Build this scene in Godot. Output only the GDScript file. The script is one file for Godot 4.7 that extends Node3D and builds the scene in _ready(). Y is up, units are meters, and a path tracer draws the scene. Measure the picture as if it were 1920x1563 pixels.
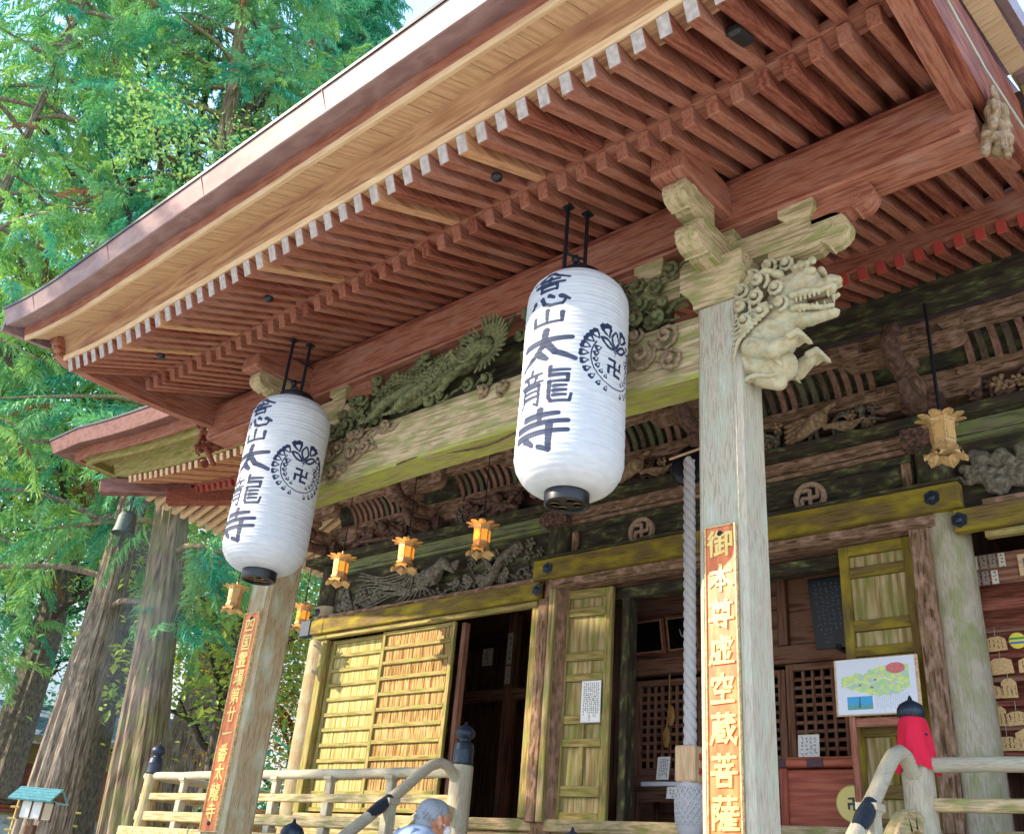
extends Node3D
# Porch and facade of a mountain temple hall, seen from below, with cedars behind.

class MB:
	# collects flat or smooth triangles (clockwise fronts) into one ArrayMesh
	var v := PackedVector3Array()
	var n := PackedVector3Array()
	var t := PackedVector2Array()
	var has_uv := false
	func tri(a, b, c):
		var q: Vector3 = (c - a).cross(b - a)
		if q.length_squared() < 1e-16: return
		q = q.normalized()
		v.append(a); v.append(b); v.append(c)
		n.append(q); n.append(q); n.append(q)
	func tris(a, b, c, na, nb, nc):
		v.append(a); v.append(b); v.append(c)
		n.append(na); n.append(nb); n.append(nc)
	func quad(a, b, c, d):
		tri(a, b, c); tri(a, c, d)
	func quads(a, b, c, d, na, nb, nc, nd):
		tris(a, b, c, na, nb, nc); tris(a, c, d, na, nc, nd)
	func out(a, b, c, d, away):
		# a quad turned so that its front looks along away
		if (c - a).cross(b - a).dot(away) < 0.0: quad(a, d, c, b)
		else: quad(a, b, c, d)
	func box(c: Vector3, s: Vector3, b := Basis()):
		var h := s * 0.5
		var p := []
		for i in 8:
			p.append(c + b * Vector3(h.x if i & 1 else -h.x, h.y if i & 2 else -h.y, h.z if i & 4 else -h.z))
		out(p[0], p[2], p[6], p[4], -b.x); out(p[1], p[3], p[7], p[5], b.x)
		out(p[0], p[1], p[5], p[4], -b.y); out(p[2], p[3], p[7], p[6], b.y)
		out(p[0], p[1], p[3], p[2], -b.z); out(p[4], p[5], p[7], p[6], b.z)
	func bevel(c: Vector3, s: Vector3, w := 0.008, b := Basis()):
		# a box with chamfered edges
		var h := s * 0.5
		w = minf(w, minf(h.x, minf(h.y, h.z)) * 0.6)
		var ax := [b.x, b.y, b.z]
		var hh := [h.x, h.y, h.z]
		for i in 3:
			var j := (i + 1) % 3
			var k := (i + 2) % 3
			for s1 in [-1.0, 1.0]:
				var f: Vector3 = c + ax[i] * hh[i] * s1
				var u: Vector3 = ax[j] * (hh[j] - w)
				var q: Vector3 = ax[k] * (hh[k] - w)
				out(f - u - q, f + u - q, f + u + q, f - u + q, ax[i] * s1)
				for s2 in [-1.0, 1.0]:
					var e1: Vector3 = c + ax[i] * hh[i] * s1 + ax[j] * (hh[j] - w) * s2
					var e2: Vector3 = c + ax[i] * (hh[i] - w) * s1 + ax[j] * hh[j] * s2
					out(e1 - q, e1 + q, e2 + q, e2 - q, ax[i] * s1 + ax[j] * s2)
		for sx in [-1.0, 1.0]:
			for sy in [-1.0, 1.0]:
				for sz in [-1.0, 1.0]:
					var d: Vector3 = b.x * sx + b.y * sy + b.z * sz
					var p1: Vector3 = c + b.x * h.x * sx + b.y * (h.y - w) * sy + b.z * (h.z - w) * sz
					var p2: Vector3 = c + b.x * (h.x - w) * sx + b.y * h.y * sy + b.z * (h.z - w) * sz
					var p3: Vector3 = c + b.x * (h.x - w) * sx + b.y * (h.y - w) * sy + b.z * h.z * sz
					if (p3 - p1).cross(p2 - p1).dot(d) < 0.0: tri(p1, p3, p2)
					else: tri(p1, p2, p3)
	func bar(a: Vector3, b: Vector3, w: float, h: float, up := Vector3.UP, bev := 0.0):
		# a straight member of rectangular section from a to b
		var z := (b - a).normalized()
		var x := up.cross(z).normalized()
		var y := z.cross(x).normalized()
		var bs := Basis(x, y, z)
		if bev > 0.0: bevel((a + b) * 0.5, Vector3(w, h, a.distance_to(b)), bev, bs)
		else: box((a + b) * 0.5, Vector3(w, h, a.distance_to(b)), bs)
	func tube(pts, radii, sides := 8, caps := true, flat := 1.0):
		var rings := []
		var side := Vector3.ZERO
		for i in pts.size():
			var d: Vector3 = (pts[mini(i + 1, pts.size() - 1)] - pts[maxi(i - 1, 0)]).normalized()
			if side == Vector3.ZERO:
				side = d.cross(Vector3.UP if absf(d.y) < 0.9 else Vector3.RIGHT).normalized()
			side = (side - d * side.dot(d)).normalized()
			var other := d.cross(side)
			var ring := []
			var r: float = radii[i] if radii is Array or radii is PackedFloat32Array else radii
			for k in sides + 1:
				var a := TAU * k / sides
				var o: Vector3 = side * cos(a) + other * sin(a) * flat
				ring.append([pts[i] + o * r, o.normalized()])
			rings.append(ring)
		for i in rings.size() - 1:
			for k in sides:
				var a = rings[i][k]
				var b = rings[i][k + 1]
				var c = rings[i + 1][k + 1]
				var d = rings[i + 1][k]
				var face: Vector3 = (c[0] - a[0]).cross(b[0] - a[0])
				if face.dot(a[1] + c[1]) >= 0.0: quads(a[0], b[0], c[0], d[0], a[1], b[1], c[1], d[1])
				else: quads(a[0], d[0], c[0], b[0], a[1], d[1], c[1], b[1])
		if caps:
			for e in [0, rings.size() - 1]:
				var dir: Vector3 = pts[0] - pts[1] if e == 0 else pts[-1] - pts[-2]
				for k in sides:
					var a: Vector3 = rings[e][k][0]
					var b: Vector3 = rings[e][k + 1][0]
					if (b - pts[e]).cross(a - pts[e]).dot(dir) >= 0.0: tri(pts[e], a, b)
					else: tri(pts[e], b, a)
	func lathe(prof, at := Vector3.ZERO, segs := 24, smooth := true, uv := false):
		# prof: Vector2(radius, y); with uv: u round the axis, v along the profile
		var m: int = prof.size()
		var nn := []
		for i in m:
			var d: Vector2 = prof[mini(i + 1, m - 1)] - prof[maxi(i - 1, 0)]
			nn.append(Vector2(d.y, -d.x).normalized())
		for i in m - 1:
			var flatn: Vector2 = (prof[i + 1] - prof[i])
			flatn = Vector2(flatn.y, -flatn.x).normalized()
			for k in segs:
				var pp := []
				var qq := []
				var tt := []
				for e in [[i, k], [i, k + 1], [i + 1, k + 1], [i + 1, k]]:
					var a: float = TAU * e[1] / segs
					var r: Vector2 = prof[e[0]]
					var nr: Vector2 = nn[e[0]] if smooth else flatn
					pp.append(at + Vector3(sin(a) * r.x, r.y, cos(a) * r.x))
					qq.append(Vector3(sin(a) * nr.x, nr.y, cos(a) * nr.x))
					tt.append(Vector2(float(e[1]) / segs, float(e[0]) / (m - 1)))
				var face: Vector3 = (pp[2] - pp[0]).cross(pp[1] - pp[0])
				var o := [0, 1, 2, 0, 2, 3] if face.dot(qq[0] + qq[2]) >= 0.0 else [0, 2, 1, 0, 3, 2]
				for j in o:
					v.append(pp[j]); n.append(qq[j])
					if uv: t.append(tt[j])
		has_uv = uv
	func prism(poly: PackedVector2Array, f: Transform3D, depth: float):
		# poly in the f's xy plane, extruded along its z by depth
		var ids := Geometry2D.triangulate_polygon(poly)
		var z0: Vector3 = f.basis.z
		var p := []
		var q := []
		for a in poly:
			p.append(f * Vector3(a.x, a.y, 0)); q.append(f * Vector3(a.x, a.y, depth))
		var side: float = signf(depth)
		for i in range(0, ids.size(), 3):
			for s in [[p, -side], [q, side]]:
				var a: Vector3 = s[0][ids[i]]
				var b: Vector3 = s[0][ids[i + 1]]
				var c: Vector3 = s[0][ids[i + 2]]
				if (c - a).cross(b - a).dot(z0 * s[1]) >= 0.0: tri(a, b, c)
				else: tri(a, c, b)
		var turn := 1.0 if Geometry2D.is_polygon_clockwise(poly) else -1.0
		for i in poly.size():
			var j := (i + 1) % poly.size()
			var e: Vector2 = poly[j] - poly[i]
			var away: Vector3 = f.basis * Vector3(-e.y, e.x, 0) * turn
			out(p[i], p[j], q[j], q[i], away)
	func ball(c: Vector3, r: Vector3, seg := 10):
		for i in seg / 2:
			for k in seg:
				var pp := []
				var qq := []
				for e in [[i, k], [i, k + 1], [i + 1, k + 1], [i + 1, k]]:
					var th: float = PI * e[0] / (seg / 2)
					var a: float = TAU * e[1] / seg
					var d := Vector3(sin(th) * cos(a), cos(th), sin(th) * sin(a))
					pp.append(c + d * r); qq.append((d / r).normalized())
				if (pp[2] - pp[0]).cross(pp[1] - pp[0]).dot(qq[0] + qq[2]) + (pp[3] - pp[0]).cross(pp[2] - pp[0]).dot(qq[0] + qq[2]) >= 0.0: quads(pp[0], pp[1], pp[2], pp[3], qq[0], qq[1], qq[2], qq[3])
				else: quads(pp[0], pp[3], pp[2], pp[1], qq[0], qq[3], qq[2], qq[1])
	func mesh() -> ArrayMesh:
		var a := []
		a.resize(Mesh.ARRAY_MAX)
		a[Mesh.ARRAY_VERTEX] = v
		a[Mesh.ARRAY_NORMAL] = n
		if has_uv: a[Mesh.ARRAY_TEX_UV] = t
		var m := ArrayMesh.new()
		m.add_surface_from_arrays(Mesh.PRIMITIVE_TRIANGLES, a)
		return m

var M := {}
var used := {}
var rng := RandomNumberGenerator.new()
var boxes := {}

func rf(a: float, b: float) -> float: return rng.randf_range(a, b)
func V(x, y, z) -> Vector3: return Vector3(x, y, z)

func numbered(called: String) -> String:
	used[called] = used.get(called, -1) + 1
	return called if used[called] == 0 else "%s_%03d" % [called, used[called]]

func thing(called: String, label: String, category: String, at := Vector3.ZERO, group := "") -> Node3D:
	var o := Node3D.new()
	o.name = numbered(called)
	o.position = at
	o.set_meta("label", label); o.set_meta("category", category)
	if group: o.set_meta("group", group)
	add_child(o)
	return o

func part(parent: Node, called: String, mesh: Mesh, mat: Material, at := Transform3D()) -> MeshInstance3D:
	var o := MeshInstance3D.new()
	o.name = called
	o.mesh = mesh
	o.material_override = mat
	o.transform = at
	parent.add_child(o, true)
	return o

func tagged(o: Node, label: String, category: String, group := ""):
	o.set_meta("label", label); o.set_meta("category", category)
	if group: o.set_meta("group", group)

func single(called: String, label: String, category: String, mesh: Mesh, mat: Material, at := Transform3D(), group := "") -> MeshInstance3D:
	var o := part(self, numbered(called), mesh, mat, at)
	tagged(o, label, category, group)
	return o

func structure(called: String, mesh: Mesh, mat: Material) -> MeshInstance3D:
	var o := part(self, called, mesh, mat)
	o.set_meta("kind", "structure")
	return o

func bx(s: Vector3, w := 0.006) -> ArrayMesh:
	# one shared chamfered box for each size
	var key := "%.3f %.3f %.3f" % [s.x, s.y, s.z]
	if not boxes.has(key):
		var b := MB.new()
		b.bevel(Vector3.ZERO, s, w)
		boxes[key] = b.mesh()
	return boxes[key]

func board(parent: Node, called: String, c: Vector3, s: Vector3, mat: Material, w := 0.006) -> MeshInstance3D:
	return part(parent, called, bx(s, w), mat, Transform3D(Basis(), c))

func span(parent: Node, called: String, lo: Vector3, hi: Vector3, mat: Material, w := 0.006) -> MeshInstance3D:
	return board(parent, called, (lo + hi) * 0.5, hi - lo, mat, w)

# ---------------------------------------------------------------- materials
func noise_tex(s: int, freq: float, stops: Array, oct := 4, kind := FastNoiseLite.TYPE_SIMPLEX_SMOOTH, size := 512) -> NoiseTexture2D:
	var f := FastNoiseLite.new()
	f.seed = s; f.frequency = freq; f.noise_type = kind; f.fractal_octaves = oct
	var t := NoiseTexture2D.new()
	t.width = size; t.height = size; t.seamless = true; t.noise = f
	if stops.size():
		var g := Gradient.new()
		var off := PackedFloat32Array()
		var col := PackedColorArray()
		for e in stops:
			off.append(e[0]); col.append(e[1])
		g.offsets = off; g.colors = col
		t.color_ramp = g
	return t

func hexes(a: Array) -> Array:
	# evenly spread colour stops round the middle of a noise's range
	var o := []
	for i in a.size(): o.append([0.22 + 0.56 * i / (a.size() - 1), Color(a[i])])
	return o

func cracked(a: Array) -> Array:
	# the same, with thin dark drying cracks along the grain
	var o := hexes(a)
	var g := Gradient.new()
	var off := PackedFloat32Array()
	var col := PackedColorArray()
	for e in o:
		off.append(e[0]); col.append(e[1])
	g.offsets = off; g.colors = col
	for at in [0.345, 0.582]:
		var c := g.sample(at)
		o.append([at - 0.006, c]); o.append([at, c.darkened(0.5)]); o.append([at + 0.006, c])
	o.sort_custom(func(p, q): return p[0] < q[0])
	return o

func plain(c: Color, rough := 0.7, metal := 0.0) -> StandardMaterial3D:
	var m := StandardMaterial3D.new()
	m.albedo_color = c; m.roughness = rough; m.metallic = metal
	return m

var relief: NoiseTexture2D

func wood(tex: Texture2D, axis: String, rough := 0.75, patch: Texture2D = null, patch_scale := 0.6, scale := 1.0, bump := 0.12) -> StandardMaterial3D:
	# grain drawn out along one world axis; patch: a second layer with its own alpha (moss, lichen, bleached spots)
	var m := StandardMaterial3D.new()
	m.albedo_texture = tex
	m.roughness = rough
	m.metallic_specular = 0.35
	m.uv1_triplanar = true; m.uv1_world_triplanar = true
	var s := V(3.2, 3.2, 3.2) * scale
	if axis == "x": s.x = 0.24 * scale
	elif axis == "y": s.y = 0.24 * scale
	elif axis == "z": s.z = 0.24 * scale
	m.uv1_scale = s
	if bump > 0.0:
		m.heightmap_enabled = true; m.heightmap_texture = relief; m.heightmap_scale = bump
	if patch:
		m.detail_enabled = true
		m.detail_albedo = patch
		m.detail_blend_mode = BaseMaterial3D.BLEND_MODE_MIX
		m.detail_uv_layer = BaseMaterial3D.DETAIL_UV_2
		m.uv2_triplanar = true; m.uv2_world_triplanar = true
		var ps := Vector3.ONE * patch_scale
		if axis == "x": ps.x *= 0.4
		elif axis == "y": ps.y *= 0.4
		elif axis == "z": ps.z *= 0.4
		m.uv2_scale = ps
	return m

func stained(tex: Texture2D, s: Vector3, rough := 0.8, bump := 0.0) -> StandardMaterial3D:
	var m := StandardMaterial3D.new()
	m.albedo_texture = tex
	m.roughness = rough
	m.uv1_triplanar = true; m.uv1_world_triplanar = true
	m.uv1_scale = s
	if bump > 0.0:
		m.heightmap_enabled = true; m.heightmap_texture = relief; m.heightmap_scale = bump
	return m

func clear(c: Color) -> Color: return Color(c.r, c.g, c.b, 0.0)

func make_materials():
	relief = noise_tex(3, 0.02, [], 5)
	var porch := noise_tex(11, 0.012, cracked(["854b3a", "925842", "9f664d", "ab735a", "96594a"]), 5)
	var porch2 := noise_tex(12, 0.012, cracked(["6e382b", "814636", "925541", "9e624b"]), 5)
	var pale := noise_tex(13, 0.012, hexes(["c09a74", "ceaa80", "d8b88e", "dfc29c", "cba57c"]), 5)
	var grey := noise_tex(14, 0.014, cracked(["9a8f7b", "a99e89", "b4a995", "bfb5a2", "aa9d86"]), 5)
	var tan := noise_tex(15, 0.012, cracked(["93805f", "ab9671", "bda882", "ccb994", "b09474"]), 5)
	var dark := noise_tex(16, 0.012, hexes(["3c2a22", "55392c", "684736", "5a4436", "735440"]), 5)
	var olive := noise_tex(17, 0.012, cracked(["7c6a3e", "927f4a", "a49058", "b3a06c", "8a794e"]), 5)
	var facade := noise_tex(18, 0.012, cracked(["4b382a", "6b503a", "80634a", "90745a", "6a583e"]), 5)
	var moss := noise_tex(21, 0.022, [[0.0, clear(Color("7f8a44"))], [0.4, clear(Color("7f8a44"))], [0.7, Color("74823c", 0.5)], [1.0, Color("8c9a4a", 0.75)]], 6)
	var moss_thick := noise_tex(22, 0.02, [[0.0, Color("82863a", 0.35)], [0.4, Color("8e963a", 0.65)], [0.7, Color("a4ac44", 0.85)], [1.0, Color("8f9838")]], 6)
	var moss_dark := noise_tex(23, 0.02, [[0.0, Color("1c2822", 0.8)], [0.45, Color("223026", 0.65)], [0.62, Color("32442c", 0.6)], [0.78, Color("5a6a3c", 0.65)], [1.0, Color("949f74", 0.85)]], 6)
	var gold_moss := noise_tex(24, 0.016, [[0.0, Color("5a4e22", 0.4)], [0.4, Color("756824", 0.65)], [0.65, Color("908022", 0.85)], [1.0, Color("b3a034", 0.95)]], 6)
	var lichen := noise_tex(25, 0.03, [[0.0, clear(Color("b7bfa4"))], [0.45, clear(Color("b7bfa4"))], [0.7, Color("adb69c", 0.45)], [1.0, Color("c6cabb", 0.7)]], 6)
	var bleach := noise_tex(26, 0.02, [[0.0, clear(Color("b98f7e"))], [0.45, clear(Color("b98f7e"))], [0.75, Color("bb9484", 0.22)], [1.0, Color("cdb0a0", 0.4)]], 6)
	var peel := noise_tex(27, 0.03, [[0.0, clear(Color("b08a78"))], [0.5, clear(Color("b08a78"))], [0.66, Color("ab8674", 0.5)], [1.0, Color("c4a592", 0.75)]], 6)
	for a in ["x", "y", "z"]:
		M["porch_" + a] = wood(porch, a, 0.66, bleach, 0.5, 2.0)
		M["porchd_" + a] = wood(porch2, a, 0.68, null, 0.6, 2.0)
		M["pale_" + a] = wood(pale, a, 0.6)
		M["grey_" + a] = wood(grey, a, 0.85, lichen, 0.6, 4.0, 0.16)
		M["column_" + a] = wood(grey if a == "y" else tan, a, 0.88, moss, 0.6, 3.6, 0.16)
		M["tan_" + a] = wood(tan, a, 0.85, moss, 0.9, 1.7, 0.2)
		M["tanmoss_" + a] = wood(tan, a, 0.9, moss_thick, 1.0, 1.7, 0.2)
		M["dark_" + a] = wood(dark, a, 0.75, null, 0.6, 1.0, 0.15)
		M["olive_" + a] = wood(olive, a, 0.85, moss, 0.9, 1.6, 0.15)
		M["gold_" + a] = wood(facade, a, 0.85, gold_moss, 0.7, 1.6, 0.15)
		M["facade_" + a] = wood(facade, a, 0.85, peel, 1.0, 1.6, 0.15)
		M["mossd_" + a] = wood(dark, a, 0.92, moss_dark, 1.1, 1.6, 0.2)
	M.carve = stained(noise_tex(31, 0.02, hexes(["6a5640", "83694d", "9a7f5e", "ab9170"]), 5), V(2, 2, 2), 0.9)
	M.carve_green = wood(noise_tex(32, 0.02, hexes(["444b33", "585f3f", "6b6f4a", "807c54", "736a4a"]), 5), "", 0.92, null, 0.9, 0.9)
	M.carve_grey = stained(noise_tex(33, 0.02, hexes(["4c463c", "645c4e", "7b7260", "8c8470"]), 5), V(2, 2, 2), 0.92)
	M.carve_pale = wood(noise_tex(34, 0.02, hexes(["9c8f6e", "aa9c78", "b6a884", "c0b392", "ae9f84"]), 5), "", 0.92, lichen, 0.8, 0.5)
	M.carve_dark = stained(noise_tex(35, 0.02, hexes(["3a2a24", "503a30", "66493a", "79594a"]), 5), V(2, 2, 2), 0.9)
	M.end_white = stained(noise_tex(36, 0.03, hexes(["9c9088", "ada299", "bdb3ac"]), 4), V(1.5, 1.5, 1.5), 0.8)
	M.end_red = plain(Color("a8392f"), 0.6)
	M.copper = stained(noise_tex(37, 0.008, hexes(["876a68", "957874", "a28682", "8c6e6a"]), 4), V(0.5, 1.5, 1.5), 0.5)
	M.copper.metallic = 0.25
	M.iron = plain(Color("20242b"), 0.42, 0.5)
	M.iron_blue = stained(noise_tex(38, 0.03, hexes(["1f2730", "2a3440", "38485a", "27303a"]), 4), V(3, 3, 3), 0.45)
	M.iron_blue.metallic = 0.4
	M.bronze = stained(noise_tex(39, 0.03, hexes(["3f4f4c", "526460", "66786f"]), 4), V(2, 2, 2), 0.6)
	M.brass = stained(noise_tex(40, 0.02, hexes(["a8834e", "c9a56c", "e0c290", "c29c62"]), 4), V(4, 4, 4), 0.42)
	M.brass.metallic = 0.25
	M.rope = stained(noise_tex(41, 0.06, hexes(["a7a6a8", "c4c2c2", "d8d6d4"]), 4), V(8, 8, 8), 0.95)
	M.stone = stained(noise_tex(42, 0.02, hexes(["77756c", "8f8c80", "a5a294"]), 5), V(1, 1, 1), 0.9, 0.4)
	M.soffit = wood(porch2, "z", 0.7)
	M.black = plain(Color("14161b"), 0.35)
	M.gap = plain(Color("1c1512"), 0.9)
	M.pale2_z = wood(noise_tex(51, 0.012, hexes(["b58e68", "c59e76", "d0ad86", "c29c74"]), 5), "z", 0.6)
	M.pale3_z = wood(noise_tex(52, 0.012, hexes(["a8714e", "bd8a62", "cf9f76", "b88560"]), 5), "z", 0.62)
	M.porch2_z = wood(porch, "z", 0.62, null, 0.5, 1.3)
	M.moulding_x = wood(noise_tex(53, 0.01, hexes(["94674e", "a67a58", "b68c64", "c49e74", "9c7052"]), 5), "x", 0.62)
	M.crest = stained(noise_tex(54, 0.02, hexes(["8f7660", "a58a70", "b59a80"]), 4), V(3, 3, 3), 0.85)
	M.olive_dark_x = wood(noise_tex(55, 0.012, hexes(["4c4f38", "666a4c", "7d8262", "6e6248"]), 5), "x", 0.9, moss, 0.8, 1.0, 0.15)
	M.rib_a = stained(noise_tex(56, 0.02, hexes(["6a4c40", "83604f", "98735f"]), 4), V(2, 2, 2), 0.9)
	M.rib_b = stained(noise_tex(57, 0.02, hexes(["3f3229", "554334", "5f5a40"]), 4), V(2, 2, 2), 0.9)
	M.rib_c = stained(noise_tex(58, 0.02, hexes(["4a5038", "5c5f44", "6b5a46"]), 4), V(2, 2, 2), 0.9)
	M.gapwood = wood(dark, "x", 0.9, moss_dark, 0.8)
	M.oliveb_y = wood(noise_tex(59, 0.012, hexes(["8f8048", "a59558", "b6a86c", "c2b482"]), 5), "y", 0.85, null, 0.6, 1.0, 0.15)
	M.doorback_y = wood(noise_tex(60, 0.012, hexes(["6e5028", "917040", "ac8c54", "bba274", "7d5f34"]), 5), "y", 0.85, null, 0.6, 1.0, 0.15)
	M.panel_y = wood(noise_tex(61, 0.012, hexes(["857044", "9c875a", "af9c70", "bdab84"]), 5), "y", 0.85, moss, 0.4, 1.0, 0.15)
	var inner := noise_tex(62, 0.012, hexes(["6a4636", "855c48", "9b725c", "8a6853"]), 5)
	for a in ["x", "y", "z"]: M["inner_" + a] = wood(inner, a, 0.8, null, 0.6, 1.0, 0.12)
	M.carve_tan = stained(noise_tex(63, 0.02, hexes(["66543f", "7c684f", "917b5e", "a38e70"]), 5), V(3, 3, 3), 0.9)
	M.pillar_tan = wood(noise_tex(64, 0.014, cracked(["8a7658", "9b8565", "a89270", "b39f7e", "98835f"]), 5), "y", 0.86, lichen, 0.5, 3.6, 0.16)
	M.copper_old = stained(noise_tex(65, 0.01, hexes(["6a443c", "7c544a", "8a6056", "724a40"]), 4), V(0.8, 2.0, 0.8), 0.5)
	M.copper_old.metallic = 0.3

# ---------------------------------------------------------------- shaping
func loft(b: MB, poly: PackedVector2Array, frames: Array, caps := true):
	# a section carried through frames (each frame maps section x, y)
	var rows := []
	for f in frames:
		var r := []
		for p in poly: r.append(f * Vector3(p.x, p.y, 0))
		rows.append(r)
	var turn := 1.0 if Geometry2D.is_polygon_clockwise(poly) else -1.0
	for i in frames.size() - 1:
		for k in poly.size():
			var j := (k + 1) % poly.size()
			var e: Vector2 = poly[j] - poly[k]
			b.out(rows[i][k], rows[i][j], rows[i + 1][j], rows[i + 1][k], frames[i].basis * Vector3(-e.y, e.x, 0) * turn)
	if caps:
		var ids := Geometry2D.triangulate_polygon(poly)
		for e in [[0, 1], [-1, -2]]:
			var away: Vector3 = frames[e[0]].origin - frames[e[1]].origin
			for q in range(0, ids.size(), 3):
				var a: Vector3 = rows[e[0]][ids[q]]
				var c: Vector3 = rows[e[0]][ids[q + 1]]
				var d: Vector3 = rows[e[0]][ids[q + 2]]
				if (d - a).cross(c - a).dot(away) >= 0.0: b.tri(a, c, d)
				else: b.tri(a, d, c)

func pts2(a: Array) -> PackedVector2Array:
	var o := PackedVector2Array()
	for i in range(0, a.size(), 2): o.append(Vector2(a[i], a[i + 1]))
	return o

func sculpt(prims: Array, cell: float, k: float) -> ArrayMesh:
	# round-ended tapered strokes [a, ra, b, rb] melted together and skinned with surface nets
	var lo := Vector3.ONE * 1e9
	var hi := -lo
	for p in prims:
		var r: float = maxf(p[1], p[3])
		lo = lo.min(p[0] - Vector3.ONE * r).min(p[2] - Vector3.ONE * r)
		hi = hi.max(p[0] + Vector3.ONE * r).max(p[2] + Vector3.ONE * r)
	lo -= Vector3.ONE * cell * 3.0
	hi += Vector3.ONE * cell * 3.0
	var nx := int((hi.x - lo.x) / cell) + 1
	var ny := int((hi.y - lo.y) / cell) + 1
	var nz := int((hi.z - lo.z) / cell) + 1
	var sy := nx
	var sz := nx * ny
	var f := PackedFloat32Array()
	f.resize(nx * ny * nz)
	f.fill(1.0)
	for p in prims:
		var a: Vector3 = p[0]
		var ba: Vector3 = p[2] - a
		var ra: float = p[1]
		var dr: float = p[3] - ra
		var l2: float = maxf(ba.length_squared(), 1e-9)
		var pad: float = maxf(ra, p[3]) + k + cell * 2.0
		var m0: Vector3 = ((a.min(p[2]) - Vector3.ONE * pad - lo) / cell).floor().max(Vector3.ZERO)
		var m1: Vector3 = ((a.max(p[2]) + Vector3.ONE * pad - lo) / cell).ceil()
		for z in range(int(m0.z), mini(int(m1.z) + 1, nz)):
			for y in range(int(m0.y), mini(int(m1.y) + 1, ny)):
				var at := z * sz + y * sy
				for x in range(int(m0.x), mini(int(m1.x) + 1, nx)):
					var q := lo + Vector3(x, y, z) * cell - a
					var t := clampf(q.dot(ba) / l2, 0.0, 1.0)
					var d := (q - ba * t).length() - ra - dr * t
					var old := f[at + x]
					var h := maxf(k - absf(old - d), 0.0) / k
					f[at + x] = minf(old, d) - h * h * k * 0.25
	var ids := {}
	var vs := PackedVector3Array()
	var ns := PackedVector3Array()
	var idx := PackedInt32Array()
	var corner := [0, 1, sy, sy + 1, sz, sz + 1, sz + sy, sz + sy + 1]
	var edges := [[0, 1], [2, 3], [4, 5], [6, 7], [0, 2], [1, 3], [4, 6], [5, 7], [0, 4], [1, 5], [2, 6], [3, 7]]
	for z in nz - 1:
		for y in ny - 1:
			var row := z * sz + y * sy
			for x in nx - 1:
				var at := row + x
				var s := f[at] < 0.0
				if (f[at + 1] < 0.0) == s and (f[at + sy] < 0.0) == s and (f[at + sz] < 0.0) == s and (f[at + sy + 1] < 0.0) == s and (f[at + sz + 1] < 0.0) == s and (f[at + sz + sy] < 0.0) == s and (f[at + sz + sy + 1] < 0.0) == s: continue
				var sum := Vector3.ZERO
				var cnt := 0
				for e in edges:
					var fa: float = f[at + corner[e[0]]]
					var fb: float = f[at + corner[e[1]]]
					if (fa < 0.0) != (fb < 0.0):
						var t: float = fa / (fa - fb)
						var pa := Vector3(e[0] & 1, (e[0] >> 1) & 1, e[0] >> 2)
						var pb := Vector3(e[1] & 1, (e[1] >> 1) & 1, e[1] >> 2)
						sum += pa.lerp(pb, t)
						cnt += 1
				ids[at] = vs.size()
				vs.append(lo + (Vector3(x, y, z) + sum / cnt) * cell)
				var g := Vector3(f[at + 1] - f[at] + f[at + sy + 1] - f[at + sy] + f[at + sz + 1] - f[at + sz], f[at + sy] - f[at] + f[at + sy + 1] - f[at + 1] + f[at + sz + sy] - f[at + sz], f[at + sz] - f[at] + f[at + sz + 1] - f[at + 1] + f[at + sz + sy] - f[at + sy])
				ns.append(g.normalized())
	for at in ids:
		var s: bool = f[at] < 0.0
		for w in [[1, sy, sz], [sy, sz, 1], [sz, 1, sy]]:
			if (f[at + w[0]] < 0.0) == s: continue
			var a = ids.get(at - w[1] - w[2], -1)
			var b = ids.get(at - w[2], -1)
			var c = ids.get(at, -1)
			var d = ids.get(at - w[1], -1)
			if a < 0 or b < 0 or c < 0 or d < 0: continue
			if s: idx.append_array([a, c, b, a, d, c])
			else: idx.append_array([a, b, c, a, c, d])
	var arr := []
	arr.resize(Mesh.ARRAY_MAX)
	arr[Mesh.ARRAY_VERTEX] = vs
	arr[Mesh.ARRAY_NORMAL] = ns
	arr[Mesh.ARRAY_INDEX] = idx
	var m := ArrayMesh.new()
	m.add_surface_from_arrays(Mesh.PRIMITIVE_TRIANGLES, arr)
	return m

func chain(o: Array, p: Array, r0: float, r1: float):
	for i in p.size() - 1:
		var u := float(i) / (p.size() - 1)
		var w := float(i + 1) / (p.size() - 1)
		o.append([p[i], lerpf(r0, r1, u), p[i + 1], lerpf(r0, r1, w)])

func scroll(o: Array, c: Vector3, r: float, w: float, a0 := 0.0, turn := 1.0, turns := 1.4, u := Vector3.RIGHT, v := Vector3.UP, depth := 0.0):
	# a carved cloud curl: a spiral ridge that rises to a knob in its middle
	var p := []
	var steps := int(turns * 9)
	for i in steps + 1:
		var t := float(i) / steps
		var a := a0 + turn * TAU * turns * t
		var q := r * (1.0 - 0.86 * t)
		p.append(c + u * cos(a) * q + v * sin(a) * q + u.cross(v) * depth * t)
	chain(o, p, w * 0.75, w)
	o.append([p[-1], w * 1.25, p[-1] + u.cross(v) * w * 0.4, w * 1.1])

func wave(o: Array, a: Vector3, b: Vector3, amp: float, cycles: float, r0: float, r1: float, up := Vector3.UP, n := 10, ph := 0.0):
	var p := []
	for i in n + 1:
		var t := float(i) / n
		p.append(a.lerp(b, t) + up * amp * sin(ph + TAU * cycles * t))
	chain(o, p, r0, r1)

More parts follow.
